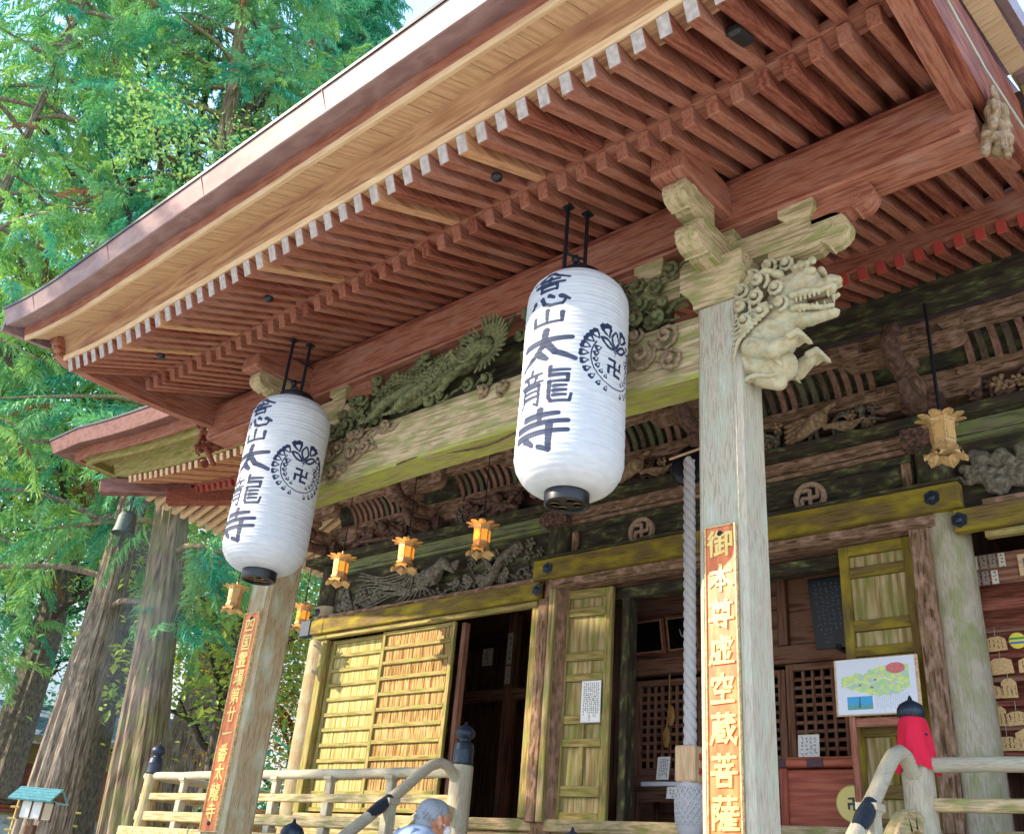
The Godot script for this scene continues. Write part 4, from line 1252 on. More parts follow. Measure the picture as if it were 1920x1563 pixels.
	# six-leaf nail covers on the tie beams
	for q in [[0.0, 4.42, 0.227], [-0.13, 4.225, 0.207], [3.6, 4.42, 0.227], [3.76, 4.225, 0.207]]:
		var b := MB.new()
		var p := []
		for i in 24:
			var a := TAU * i / 24.0
			var r := 0.056 * (0.86 + 0.16 * absf(cos(a * 3.0)))
			p.append_array([cos(a + 0.5) * r, sin(a + 0.5) * r])
		b.prism(pts2(p), Transform3D(Basis(), V(q[0], q[1], q[2])), 0.012)
		b.ball(V(q[0], q[1], q[2] + 0.012), V(0.03, 0.03, 0.022), 14)
		part(hall, "nail_cover", b.mesh(), M.iron_blue)
	var cc := MB.new()
	cc.bevel(V(-3.73, 4.227, 0.168), V(0.19, 0.2, 0.1), 0.01)
	part(hall, "corner_fitting", cc.mesh(), M.iron_blue)
	var nl := MB.new()
	nl.lathe([Vector2(0.05, 0), Vector2(0.045, 0.02), Vector2(0.0, 0.035)], Vector3.ZERO, 16)
	part(hall, "nail_cover", nl.mesh(), M.iron_blue, Transform3D(Basis(Vector3.RIGHT, PI / 2), V(-3.62, 4.42, 0.155)))

func slat_door(x0: float, x1: float, z: float, rows: int, mat: Material, mat_y: Material, back: Material):
	var y0 := 2.22
	var y1 := 4.08
	var w := 0.055
	var dn := MB.new()
	dn.bevel(V(x0 + w / 2, (y0 + y1) / 2, z), V(w, y1 - y0, 0.04), 0.005)
	var door := part(hall, "sliding_door", dn.mesh(), mat_y)
	part(door, "stile", bx(V(w, y1 - y0, 0.04), 0.005), mat_y, Transform3D(Basis(), V(x1 - w / 2, (y0 + y1) / 2, z)))
	var step := (y1 - y0 - 0.05) / rows
	var sl := bx(V(x1 - x0 - 2 * w, 0.042, 0.036), 0.004)
	for i in rows + 1:
		part(door, "slat", sl, mat, Transform3D(Basis(), V((x0 + x1) / 2, y0 + 0.025 + i * step, z + 0.001)))
	# thin upright boards behind the slats
	var nb := 9
	var bw := (x1 - x0 - 2 * w) / nb
	for i in nb:
		part(door, "board", bx(V(bw - 0.003, y1 - y0 - 0.02, 0.012), 0.002), back, Transform3D(Basis(), V(x0 + w + (i + 0.5) * bw, (y0 + y1) / 2, z - 0.012 + rf(-0.0015, 0.0015))))

func leaf_door(x0: float, x1: float, turn: float, mat: Material, mat_y: Material, pan: Material, hinge_left: bool):
	# panelled door leaf, hinged on one side
	var y0 := 2.17
	var y1 := 4.222
	var w := x1 - x0
	var h := y1 - y0
	var root := Node3D.new()
	root.name = "door_leaf"
	hall.add_child(root, true)
	var hx := x0 if hinge_left else x1
	root.transform = Transform3D(Basis(Vector3.UP, turn), V(hx, y0, 0.05))
	var ox := 0.0 if hinge_left else -w
	var st := 0.075
	for x in [st / 2, w - st / 2]: part(root, "stile", bx(V(st, h, 0.05), 0.006), mat_y, Transform3D(Basis(), V(ox + x, h / 2, 0)))
	var rails := [[0.0, 0.06], [0.115, 0.16], [0.325, 0.372], [0.44, 0.482], [0.66, 0.71], [0.77, 0.815], [0.96, 1.0]]
	rails = [[1.0, 0.958], [0.912, 0.874], [0.712, 0.672], [0.616, 0.582], [0.44, 0.4], [0.34, 0.306], [0.15, 0.107], [0.046, 0.0]]
	for r in rails:
		part(root, "rail", bx(V(w - 2 * st, snappedf((r[0] - r[1]) * h, 0.005), 0.046), 0.005), mat, Transform3D(Basis(), V(ox + w / 2, (r[0] + r[1]) / 2 * h, 0)))
	for i in rails.size() - 1:
		var a: float = rails[i][1] * h
		var b: float = rails[i + 1][0] * h
		part(root, "panel", bx(V(w - 2 * st, snappedf(a - b, 0.005), 0.012), 0.002), pan, Transform3D(Basis(), V(ox + w / 2, (a + b) / 2, -0.012)))
		if i == 4 or i == 5:
			part(root, "mullion", bx(V(0.045, snappedf(a - b, 0.005), 0.044), 0.004), mat_y, Transform3D(Basis(), V(ox + w / 2, (a + b) / 2, 0)))

func lattice(x0: float, x1: float, y0: float, y1: float, z: float, nx: int, ny: int):
	var k := Node3D.new()
	k.name = "lattice_door"
	hall.add_child(k, true)
	for e in [[V(x0, y0, z), V(x0 + 0.07, y1, z + 0.05)], [V(x1 - 0.07, y0, z), V(x1, y1, z + 0.05)]]: span(k, "stile", e[0], e[1], M.inner_y, 0.004)
	for e in [[V(x0 + 0.07, y0, z), V(x1 - 0.07, y0 + 0.07, z + 0.05)], [V(x0 + 0.07, y1 - 0.06, z), V(x1 - 0.07, y1, z + 0.05)]]: span(k, "rail", e[0], e[1], M.inner_x, 0.004)
	for i in range(1, nx): board(k, "upright_bar", V(lerpf(x0 + 0.07, x1 - 0.07, float(i) / nx), (y0 + y1) / 2, z + 0.028), V(0.03, y1 - y0 - 0.13, 0.024), M.inner_y, 0.002)
	for i in range(1, ny): board(k, "cross_bar", V((x0 + x1) / 2, lerpf(y0 + 0.07, y1 - 0.06, float(i) / ny), z + 0.022), V(x1 - x0 - 0.14, 0.03, 0.024), M.inner_x, 0.002)

func build_doors():
	# left bay: two sliding slatted doors and an open gap
	slat_door(-3.36, -2.36, 0.03, 11, M.olive_x, M.olive_y, M.oliveb_y)
	slat_door(-2.42, -1.3, 0.085, 11, M.olive_x, M.olive_y, M.doorback_y)
	span(hall, "jamb", V(-3.48, 2.2, -0.02), V(-3.37, 4.083, 0.13), M.olive_y)
	span(hall, "jamb", V(-1.29, 2.22, -0.06), V(-1.235, 4.083, 0.02), M.inner_y)
	span(hall, "jamb", V(-0.22, 2.2, 0.0), V(-0.12, 4.083, 0.16), M.olive_y, 0.006)
	span(hall, "jamb", V(-0.118, 2.17, 0.05), V(0.0, 4.14, 0.19), M.facade_y, 0.006)
	span(hall, "jamb", V(0.004, 2.17, 0.06), V(0.075, 4.226, 0.185), M.panel_y, 0.006)
	span(hall, "jamb", V(3.39, 2.17, 0.02), V(3.53, 4.226, 0.185), M.facade_y, 0.006)
	leaf_door(0.085, 0.63, 0.1, M.olive_x, M.olive_y, M.panel_y, true)
	leaf_door(2.8, 3.37, -0.02, M.gold_x, M.gold_y, M.panel_y, false)
	span(hall, "jamb", V(0.68, 2.2, -0.2), V(0.76, 4.118, -0.06), M.mossd_y)
	span(hall, "threshold", V(-3.45, 2.1, -0.12), V(3.55, 2.2, 0.14), M.tan_x, 0.01)
	span(hall, "threshold", V(3.7, 2.1, -0.12), V(7.1, 2.2, 0.14), M.tan_x, 0.01)
	# rooms behind: floor, ceiling, walls with thickness
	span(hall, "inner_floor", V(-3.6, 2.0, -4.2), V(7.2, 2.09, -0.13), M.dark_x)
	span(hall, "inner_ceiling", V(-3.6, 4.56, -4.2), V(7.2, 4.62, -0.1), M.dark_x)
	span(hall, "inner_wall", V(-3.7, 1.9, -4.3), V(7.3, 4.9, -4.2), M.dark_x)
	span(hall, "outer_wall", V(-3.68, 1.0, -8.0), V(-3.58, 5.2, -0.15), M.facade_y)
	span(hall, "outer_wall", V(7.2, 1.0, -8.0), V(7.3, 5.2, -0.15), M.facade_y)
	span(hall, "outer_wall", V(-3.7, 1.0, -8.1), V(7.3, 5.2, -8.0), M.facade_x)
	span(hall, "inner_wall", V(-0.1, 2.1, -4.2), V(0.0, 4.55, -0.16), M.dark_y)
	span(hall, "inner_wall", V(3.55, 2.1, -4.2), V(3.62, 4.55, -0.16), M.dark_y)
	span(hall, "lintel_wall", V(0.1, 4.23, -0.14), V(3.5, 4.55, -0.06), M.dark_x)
	# lattice screen across the middle room
	lattice(0.1, 0.98, 2.72, 3.62, -1.2, 9, 10)
	lattice(0.99, 1.72, 2.72, 3.62, -1.2, 7, 10)
	lattice(1.73, 2.32, 2.78, 3.66, -1.2, 5, 10)
	lattice(2.33, 2.95, 2.78, 3.66, -1.2, 5, 10)
	span(hall, "inner_wall", V(0.0, 2.09, -1.26), V(3.55, 2.72, -1.16), M.inner_x)
	span(hall, "inner_beam", V(0.0, 3.67, -1.25), V(3.55, 3.83, -1.13), M.inner_x, 0.008)
	span(hall, "inner_wall", V(0.0, 3.84, -1.3), V(3.55, 4.55, -1.2), M.inner_x)
	span(hall, "inner_post", V(2.96, 2.09, -1.28), V(3.1, 4.5, -1.12), M.inner_y, 0.008)
	span(hall, "inner_post", V(1.68, 3.84, -1.24), V(1.77, 4.5, -1.14), M.inner_y, 0.006)
	span(hall, "inner_wall", V(3.1, 2.09, -1.3), V(3.55, 3.83, -1.2), M.inner_x)
	# left room: post, cross beams, rear boards
	span(hall, "inner_post", V(-1.72, 2.1, -1.3), V(-1.6, 4.55, -1.18), M.dark_y, 0.008)
	span(hall, "inner_beam", V(-3.5, 3.55, -1.3), V(-0.1, 3.68, -1.2), M.dark_x, 0.008)
	for i in 16: span(hall, "wall_board", V(-3.5 + 0.21 * i, 2.1, -2.5), V(-3.5 + 0.21 * i + 0.2, 4.55, -2.46 + rf(0, 0.008)), M.dark_y, 0.004)

func giboshi() -> ArrayMesh:
	# onion-shaped metal post cap with its collar
	var b := MB.new()
	b.lathe([Vector2(0.0, 0.0), Vector2(0.083, 0.0), Vector2(0.086, 0.012), Vector2(0.082, 0.02), Vector2(0.08, 0.1), Vector2(0.085, 0.105), Vector2(0.085, 0.118), Vector2(0.079, 0.122), Vector2(0.076, 0.16), Vector2(0.06, 0.172), Vector2(0.046, 0.18), Vector2(0.046, 0.2), Vector2(0.07, 0.212), Vector2(0.08, 0.235), Vector2(0.078, 0.258), Vector2(0.062, 0.285), Vector2(0.034, 0.302), Vector2(0.014, 0.312), Vector2(0.009, 0.33), Vector2(0.0, 0.342)], Vector3.ZERO, 24)
	return b.mesh()

func newel(parent: Node, x: float, z: float, y0: float, y1: float, mat: Material, r := 0.082):
	var b := MB.new()
	b.lathe([Vector2(0, y0), Vector2(r, y0), Vector2(r, y1 - 0.01), Vector2(r - 0.012, y1), Vector2(0, y1)], V(x, 0, z), 8, false)
	var p := part(parent, "newel_post", b.mesh(), mat)
	part(p, "post_cap", giboshi(), M.iron_blue, Transform3D(Basis(), V(x, y1 - 0.002, z)))

func build_veranda():
	span(hall, "veranda_floor", V(-4.95, 1.82, -9.0), V(-3.55, 1.92, 1.3), M.tan_z, 0.01)
	span(hall, "veranda_floor", V(-3.54, 1.82, -0.1), V(8.6, 1.92, 1.3), M.tan_x, 0.01)
	span(hall, "veranda_beam", V(-4.85, 1.6, 1.0), V(8.5, 1.815, 1.16), M.facade_x, 0.012)
	span(hall, "skirting", V(-3.55, 1.925, -0.02), V(7.2, 2.098, 0.1), M.tan_x, 0.008)
	for i in 6:
		var b := MB.new()
		b.lathe([Vector2(0.11, 0.0), Vector2(0.11, 1.6)], V(-4.7 + i * 2.6, 0, 1.05), 14)
		part(hall, "veranda_post", b.mesh(), M.facade_y)
	span(hall, "base_wall", V(-3.6, 0.0, -8.0), V(7.2, 1.8, 0.5), M.dark_x)
	# railing
	var rail := Node3D.new()
	rail.name = "railing"
	hall.add_child(rail, true)
	for s in [[-4.9, 0.0], [3.6, 8.4]]:
		var b := MB.new()
		var p := []
		for i in 15: p.append(V(lerpf(s[0], s[1], i / 14.0), 2.445 + 0.004 * sin(i * 2.3), 1.13))
		b.tube(p, 0.042, 12)
		part(rail, "top_rail", b.mesh(), M.grey_x)
		span(rail, "middle_rail", V(s[0], 2.2, 1.1), V(s[1], 2.27, 1.16), M.tan_x, 0.008)
		span(rail, "bottom_rail", V(s[0], 1.99, 1.085), V(s[1], 2.085, 1.175), M.tan_x, 0.01)
		var n := int((s[1] - s[0]) / 0.9)
		for i in range(1, n + 1):
			var x: float = s[0] + (s[1] - s[0]) * i / (n + 1)
			board(rail, "baluster", V(x, 2.142, 1.13), V(0.09, 0.115, 0.075), M.grey_y)
			board(rail, "baluster", V(x, 2.325, 1.13), V(0.075, 0.11, 0.06), M.grey_y)
			part(rail, "rail_cup", block(0.1, 0.045), M.grey_y, Transform3D(Basis(), V(x, 2.378, 1.13)))
			board(rail, "baluster", V(x, 1.955, 1.13), V(0.09, 0.07, 0.08), M.grey_y)
	newel(rail, -4.77, 1.13, 1.92, 2.47, M.tan_y)
	newel(rail, 0.0, 1.13, 1.7, 2.5, M.grey_y, 0.092)
	newel(rail, 3.6, 1.13, 1.7, 2.5, M.grey_y, 0.092)
	# left side
	var b2 := MB.new()
	b2.tube([V(-4.77, 2.445, 1.2), V(-4.77, 2.44, -4), V(-4.77, 2.445, -9)], 0.042, 12)
	part(rail, "top_rail", b2.mesh(), M.grey_z)
	span(rail, "middle_rail", V(-4.8, 2.2, -9.0), V(-4.74, 2.27, 1.099), M.tan_z, 0.008)
	span(rail, "bottom_rail", V(-4.815, 1.99, -9.0), V(-4.725, 2.085, 1.084), M.tan_z, 0.01)
	for i in 9:
		board(rail, "baluster", V(-4.77, 2.142, 0.3 - i), V(0.075, 0.115, 0.09), M.grey_y)
		board(rail, "baluster", V(-4.77, 2.33, 0.3 - i), V(0.06, 0.12, 0.075), M.grey_y)
	# stairs and their handrails
	for i in 9:
		span(hall, "step", V(0.1, 0.0, 1.31 + 0.29 * i), V(3.5, 1.92 - 0.2 * (i + 1), 1.31 + 0.29 * (i + 1) - 0.002), M.tan_x, 0.01)
	for x in [0.0, 3.6]:
		var hr := MB.new()
		var p := [V(x, 2.36, 1.16), V(x, 2.41, 1.22), V(x, 2.47, 1.3), V(x, 2.48, 1.38), V(x, 2.445, 1.48), V(x, 2.36, 1.6), V(x, 2.22, 1.77), V(x, 1.9, 2.2), V(x, 1.56, 2.66), V(x, 1.2, 3.15), V(x, 0.9, 3.55)]
		hr.tube(p, 0.042, 12)
		var h := part(rail, "stair_rail", hr.mesh(), M.grey_z)
		var mp := MB.new()
		mp.tube([V(x + 0.004, 2.16, 1.86), V(x + 0.004, 2.09, 1.955), V(x + 0.004, 2.02, 2.05)], [0.038, 0.047, 0.038], 12)
		part(h, "metal_patch", mp.mesh(), M.iron_blue)
		var lr := MB.new()
		var fr := []
		for q in [[2.12, 1.22], [2.14, 1.32], [2.12, 1.42], [2.04, 1.55], [1.92, 1.7], [1.6, 2.1], [1.2, 2.62], [0.7, 3.25]]:
			fr.append(V(x, q[0], q[1]))
		for i in fr.size() - 1: lr.bar(fr[i], fr[i + 1] + (fr[i + 1] - fr[i]).normalized() * 0.01, 0.07, 0.1)
		part(rail, "stair_lower_rail", lr.mesh(), M.tan_z)
		for q in [[1.78, 1.93], [1.52, 2.18]]:
			pass
		board(rail, "baluster", V(x, 1.99, 1.86), V(0.075, 0.3, 0.09), M.grey_y)
		part(rail, "rail_cup", block(0.11, 0.06), M.grey_y, Transform3D(Basis(), V(x, 2.1, 1.86)))
		newel(rail, x, 2.69, 0.6, 1.6, M.grey_y, 0.075)
		newel(rail, x, 3.75, 0.0, 0.95, M.grey_y, 0.08)
	newel(rail, 1.82, 2.0, 1.2, 1.66, M.grey_y, 0.07)

# ---------------------------------------------------------------- things on and round the hall
func lantern_print() -> ImageTexture:
	# ink on paper: the temple's name in front, its crest at the side
	var im := Image.create(1280, 1024, false, Image.FORMAT_RGBA8)
	im.fill(Color("c6c9cc"))
	var ink := Color("182646")
	# u runs round the axis from +z towards +x; the front lies at u = 0.035, the crest at 0.245
	var cx := 0.012 * 1280.0
	# paper with faint fibres, a seam and age stains
	var fib := FastNoiseLite.new()
	fib.seed = 4; fib.frequency = 0.012; fib.fractal_octaves = 4
	for yy in 1024:
		for xx in 1280:
			var k := fib.get_noise_2d(xx, yy * 2.5) * 0.035
			if xx % 320 < 3: k -= 0.03
			if k != 0.0:
				var cc := Color("c6c9cc")
				im.set_pixel(xx, yy, Color(cc.r + k, cc.g + k, cc.b + k * 0.8))
	for c in [["舎", 180.0, 62.0, 108.0, 14.0], ["心", 210.0, 178.0, 78.0, 16.0], ["山", 190.0, 262.0, 82.0, 16.0], ["太", 268.0, 362.0, 168.0, 25.0], ["龍", 252.0, 545.0, 180.0, 14.5], ["寺", 262.0, 742.0, 188.0, 23.0]]:
		for p in strokes(c[0]):
			for wrap in [0.0, 1280.0, -1280.0]:
				var q := []
				for a in p: q.append(Vector2(cx + (a.x - 50.0) * 0.01 * c[1] + wrap, c[2] + a.y * 0.01 * c[3]))
				ink_stroke(im, q, c[4] * 1.4, c[4] * 0.85, ink, 1.5, 0.22)
	var o := Vector2(0.24 * 1280.0, 490.0)
	var oval := Vector2(134.0, 140.0)
	var leaf := func(at: Vector2, d: Vector2, l: float, w: float, hole: bool):
		var s := Vector2(-d.y, d.x)
		var p := PackedVector2Array([at - d * l * 0.5, at + s * w * 0.4, at + d * l * 0.32 + s * w * 0.5, at + d * l * 0.5 + s * w * 0.2, at + d * l * 0.42, at + d * l * 0.5 - s * w * 0.2, at + d * l * 0.32 - s * w * 0.5, at - s * w * 0.4])
		ink_poly(im, p, ink)
		if hole:
			ink_poly(im, PackedVector2Array([at - d * l * 0.3, at + s * w * 0.18, at + d * l * 0.12 + s * w * 0.16, at + d * l * 0.12 - s * w * 0.16, at - s * w * 0.18]), Color("c6c9cc"))
	for s in [-1.0, 1.0]:
		var line := []
		for i in 15:
			var a := -0.62 + i * 0.19
			line.append(o + Vector2(s * cos(a) * oval.x * 0.82, sin(a) * oval.y * 0.84))
		ink_stroke(im, line, 6.0, 4.0, ink)
		for i in 9:
			var a := -0.82 + i * 0.26
			var d := Vector2(s * cos(a), sin(a))
			leaf.call(o + d * oval * 1.02, d, 54.0 - 3.2 * i, 48.0 - 3.6 * i, true)
		for i in 6:
			var a := -0.45 + i * 0.3
			var d := Vector2(s * cos(a), sin(a) )
			leaf.call(o + d * oval * 0.66, (d + Vector2(0, 0.8)).normalized(), 34.0 - 2.4 * i, 30.0 - 2.2 * i, true)
		leaf.call(o + Vector2(s * 44.0, -136.0), Vector2(s * 0.4, -1).normalized(), 74.0, 62.0, true)
		for k in 2:
			var q := []
			for i in 9:
				var t := i / 8.0
				q.append(o + Vector2(s * (8.0 + 62.0 * t), -62.0 - 34.0 * t + (-16.0 if k else 16.0) * sin(PI * t)))
			ink_stroke(im, q, 11.0, 11.0, ink)
	for s in [-1.0, 1.0]:
		var q := []
		for i in 9:
			var t := i / 8.0
			q.append(o + Vector2(s * 20.0 * sin(PI * t), -72.0 - 78.0 * t))
		ink_stroke(im, q, 12.0, 9.0, ink)
	ink_stroke(im, [o + Vector2(0, -62), o + Vector2(0, -30)], 5, 3, ink)
	ink_stroke(im, [o + Vector2(-9, -50), o + Vector2(9, -50)], 5, 5, ink)
	for p in strokes("卍"):
		var q := []
		for a in p: q.append(o + Vector2((a.x - 50.0) * 0.8, 24.0 + (a.y - 50.0) * 0.8))
		ink_stroke(im, q, 13, 13, ink)
	return ImageTexture.create_from_image(im)

func paper_lanterns():
	var mat := StandardMaterial3D.new()
	mat.albedo_texture = lantern_print()
	mat.roughness = 0.75
	mat.backlight_enabled = true
	mat.backlight = Color(0.35, 0.35, 0.34)
	# ribbed paper body; the print runs from top to bottom
	var prof := []
	var rows := 230
	for i in rows + 1:
		var t := float(i) / rows
		var y := (1.0 - t) * 1.2
		var r := 0.262
		var e: float = minf(t, 1.0 - t) * 1.2
		var rc := 0.17
		if e < rc: r = 0.262 - 0.155 + 0.155 * sqrt(maxf(0.0, 1.0 - pow(1.0 - e / rc, 2.0)))
		r += 0.0026 * absf(sin(PI * t * 52.0)) + 0.0012 * sin(floor(t * 52.0) * 2.7) + 0.0016 * sin(t * 9.0)
		prof.append(Vector2(r, y))
	var b := MB.new()
	b.lathe(prof, Vector3.ZERO, 72, true, true)
	var body := b.mesh()
	var cap := MB.new()
	cap.lathe([Vector2(0.0, 0.0), Vector2(0.1, 0.0), Vector2(0.118, 0.004), Vector2(0.118, 0.068), Vector2(0.108, 0.072), Vector2(0.108, 0.03), Vector2(0.0, 0.03)], Vector3.ZERO, 40)
	var low := MB.new()
	low.lathe([Vector2(0.1, 0.09), Vector2(0.108, 0.085), Vector2(0.108, 0.004), Vector2(0.1, 0.0), Vector2(0.094, 0.0), Vector2(0.092, 0.012), Vector2(0.0, 0.012)], Vector3.ZERO, 40)
	var hole := MB.new()
	for e in [[-0.045, -0.03], [0.045, -0.03], [-0.045, 0.03], [0.045, 0.03]]:
		hole.lathe([Vector2(0.0, 0.0), Vector2(0.022, 0.001), Vector2(0.02, 0.006), Vector2(0.0, 0.007)], V(e[0], 0.004, e[1]), 14)
	var data := [[V(3.0, 3.245, 3.7), "large white paper lantern hanging right of centre, nearer to the lion-carved pillar"], [V(0.55, 3.22, 3.7), "large white paper lantern hanging at the left porch pillar, under the roof's left end"]]
	for k in 2:
		var t := thing("paper_lantern", data[k][1], "lantern", data[k][0], "large paper lanterns under the porch")
		part(t, "paper_body", body, mat, Transform3D(Basis(), V(0, 0.06, 0)))
		part(t, "top_ring", cap.mesh(), M.black, Transform3D(Basis(), V(0, 1.245, 0)))
		var lr := part(t, "bottom_ring", low.mesh(), M.black, Transform3D(Basis(), V(0, 0.0, 0)))
		part(lr, "vent_hole", hole.mesh(), M.brass)
		var dz := [0.1, -0.01]
		var dx := [-0.03, 0.02]
		for i in 2:
			var q := MB.new()
			q.tube([V(dx[i], 1.26, dz[i]), V(dx[i], 1.725, dz[i])], 0.011, 8)
			q.box(V(dx[i], 1.73, dz[i]), V(0.05, 0.01, 0.05))
			part(t, "hanger_rod", q.mesh(), M.iron)
		var w := MB.new()
		w.tube([V(-0.09, 1.29, 0.03), V(-0.05, 1.35, 0.04), V(0.0, 1.39, 0.045), V(0.05, 1.35, 0.04), V(0.09, 1.29, 0.03)], 0.006, 6)
		w.tube([V(-0.03, 1.43, 0.1), V(0.0, 1.41, 0.045), V(0.02, 1.43, -0.01)], 0.008, 6)
		w.ball(V(0, 1.4, 0.045), V(0.022, 0.03, 0.022), 10)
		part(t, "bail", w.mesh(), M.iron)

func gold_lanterns():
	var lit := plain(Color("e09a3a"), 0.5)
	lit.emission_enabled = true; lit.emission = Color("ff9a2c"); lit.emission_energy_multiplier = 0.45
	var dim := stained(noise_tex(71, 0.05, hexes(["b58a48", "cfa562", "dfbd80"]), 4), V(9, 9, 9), 0.6)
	var bodyb := MB.new()
	var hexf := func(r, y): 
		var a := []
		for i in 6: a.append(V(sin(TAU * (i + 0.5) / 6) * r, y, cos(TAU * (i + 0.5) / 6) * r))
		return a
	var rows := [[0.072, 0.0], [0.09, 0.012], [0.082, 0.03], [0.076, 0.04], [0.084, 0.2], [0.094, 0.21], [0.094, 0.225], [0.05, 0.25], [0.015, 0.275], [0.012, 0.3], [0.0, 0.302]]
	for i in rows.size() - 1:
		var a: Array = hexf.call(rows[i][0], rows[i][1])
		var c: Array = hexf.call(rows[i + 1][0], rows[i + 1][1])
		for k in 6: bodyb.out(a[k], a[(k + 1) % 6], c[(k + 1) % 6], c[k], (a[k] + a[(k + 1) % 6]) * 0.5 + V(0, (rows[i + 1][1] - rows[i][1] < 0.0001) , 0) + (V(0, 0.4, 0) if rows[i + 1][0] < rows[i][0] - 0.03 else Vector3.ZERO))
	var foot: Array = hexf.call(0.072, 0.0)
	for k in 6: bodyb.out(V(0, 0, 0), foot[k], foot[(k + 1) % 6], V(0, 0, 0), Vector3.DOWN)
	var body := bodyb.mesh()
	# thin petals: crown curling out at the top, round ones under the base
	var petal := func(l, w, up, thick):
		var q := MB.new()
		var n := 7
		var prev := []
		for i in n + 1:
			var t := float(i) / n
			var ww: float = w * sqrt(sin(PI * clampf(0.12 + t * 0.86, 0, 1)))
			var c := V(0, up * sin(t * PI * 0.5), l * t)
			var ring := [c + V(-ww, 0, 0), c + V(0, -thick, 0), c + V(ww, 0, 0), c + V(0, thick, 0)]
			if prev.size():
				for k in 4: q.out(prev[k], prev[(k + 1) % 4], ring[(k + 1) % 4], ring[k], (prev[k] + prev[(k + 1) % 4]) * 0.5 - c)
			prev = ring
		return q.mesh()
	var crown: ArrayMesh = petal.call(0.085, 0.036, 0.022, 0.005)
	var under: ArrayMesh = petal.call(0.085, 0.056, -0.05, 0.022)
	var win := MB.new()
	win.box(Vector3.ZERO, V(0.054, 0.105, 0.003))
	var wm := win.mesh()
	var spots := [
		[V(-0.17, 4.4, 1.0), true, "gilt hanging lantern nearest the middle, right of the other two lit ones"],
		[V(-1.19, 4.4, 1.0), true, "gilt hanging lantern in the middle of the three lit ones, above the phoenix relief"],
		[V(-2.2, 4.4, 1.0), true, "gilt hanging lantern leftmost of the three lit ones, beside the left corner column"],
		[V(-4.12, 4.33, 1.0), false, "gilt hanging lantern left of the left porch pillar, just below the paper lantern"],
		[V(-4.12, 4.36, 0.0), true, "small gilt hanging lantern seen between the left pillar and the corner column"],
		[V(3.95, 4.4, 1.0), false, "unlit gilt hanging lantern at the far right, on a long dark rod"]]
	for s in spots:
		var t := thing("gilt_lantern", s[2], "lantern", s[0], "gilt hexagonal lanterns along the eave")
		part(t, "lantern_body", body, M.brass)
		for k in 6:
			var a := TAU * k / 6.0
			var d := V(sin(a), 0, cos(a))
			part(t, "window_pane", wm, lit if s[1] else dim, Transform3D(Basis(Vector3.UP, a), V(0, 0.12, 0) + d * 0.0725))
		for k in 9:
			var a := TAU * k / 9.0
			part(t, "crown_petal", crown, M.brass, Transform3D(Basis(Vector3.UP, a), V(sin(a) * 0.075, 0.215, cos(a) * 0.075)))
		for k in 6:
			var a := TAU * k / 6.0
			part(t, "base_petal", under, M.brass, Transform3D(Basis(Vector3.UP, a), V(sin(a) * 0.05, 0.0, cos(a) * 0.05)))
		var c := MB.new()
		var top: float = 5.55 - s[0].y
		c.tube([V(0, 0.29, 0), V(0, top, 0)], 0.012 if s[0].x > 3.0 else 0.005, 6)
		for i in 5: c.ball(V(0, 0.32 + 0.035 * i, 0), V(0.011, 0.02, 0.011), 6)
		part(t, "hanging_chain", c.mesh(), M.iron)
		if s[1]:
			var l := OmniLight3D.new()
			l.name = "lantern_light"
			l.light_color = Color(1.0, 0.62, 0.25); l.light_energy = 0.012; l.light_size = 0.04; l.omni_range = 4.0; l.omni_attenuation = 2.0; l.shadow_enabled = true
			l.position = V(0, 0.12, 0.11)
			t.add_child(l)

func sign_boards():
	var orange := stained(noise_tex(72, 0.01, hexes(["bc5a28", "ce6c34", "dc8046"]), 4), V(3, 0.8, 3), 0.32)
	var gilt := stained(noise_tex(73, 0.04, hexes(["cfae58", "e2c56e", "eed88c"]), 4), V(9, 9, 9), 0.36)
	var data := [[3.605, 3.16, 0.155, "御本尊虚空蔵菩薩", 0.128, 0.16, "orange board with gilt characters on the right porch pillar", 3.0], [0.0, 3.175, 0.175, "四国霊場第廿一番太龍寺", 0.108, 0.1185, "orange board with gilt characters on the left porch pillar", 3.09]]
	for d in data:
		var low: float = d[1] - d[3].length() * d[5] - 0.08
		var t := thing("sign_board", d[6], "sign", V(d[0], low, PZ + 0.1235), "name boards on the porch pillars")
		var h: float = d[1] - low
		part(t, "panel", bx(V(d[2] - 0.012, h - 0.012, 0.014), 0.002), orange, Transform3D(Basis(), V(0, h / 2, 0.007)))
		var fr := MB.new()
		for e in [-1.0, 1.0]: fr.bevel(V(e * (d[2] / 2 - 0.003), h / 2, 0.011), V(0.007, h, 0.022), 0.002)
		for e in [0.0, 1.0]: fr.bevel(V(0, lerpf(0.003, h - 0.003, e), 0.011), V(d[2] - 0.014, 0.007, 0.02), 0.002)
		part(t, "gilt_edge", fr.mesh(), M.brass)
		var y: float = h - 0.085
		for i in d[3].length():
			var b := MB.new()
			brush(b, d[3][i], Transform3D(), d[4], d[4] * 0.105, 0.004)
			part(t, "character", b.mesh(), gilt, Transform3D(Basis(), V(0, y, 0.0145)))
			y -= d[5]
		var nl := MB.new()
		nl.lathe([Vector2(0.014, 0), Vector2(0.013, 0.006), Vector2(0, 0.01)], Vector3.ZERO, 10)
		for yy in [h - 0.04, 0.05]: part(t, "nail", nl.mesh(), M.iron, Transform3D(Basis(Vector3.RIGHT, PI / 2), V(0, yy, 0.0145)))

func printed(w: int, h: int, base: Color, draw: Callable) -> StandardMaterial3D:
	var im := Image.create(w, h, false, Image.FORMAT_RGBA8)
	im.fill(base)
	draw.call(im)
	var m := StandardMaterial3D.new()
	m.albedo_texture = ImageTexture.create_from_image(im)
	m.roughness = 0.45
	return m

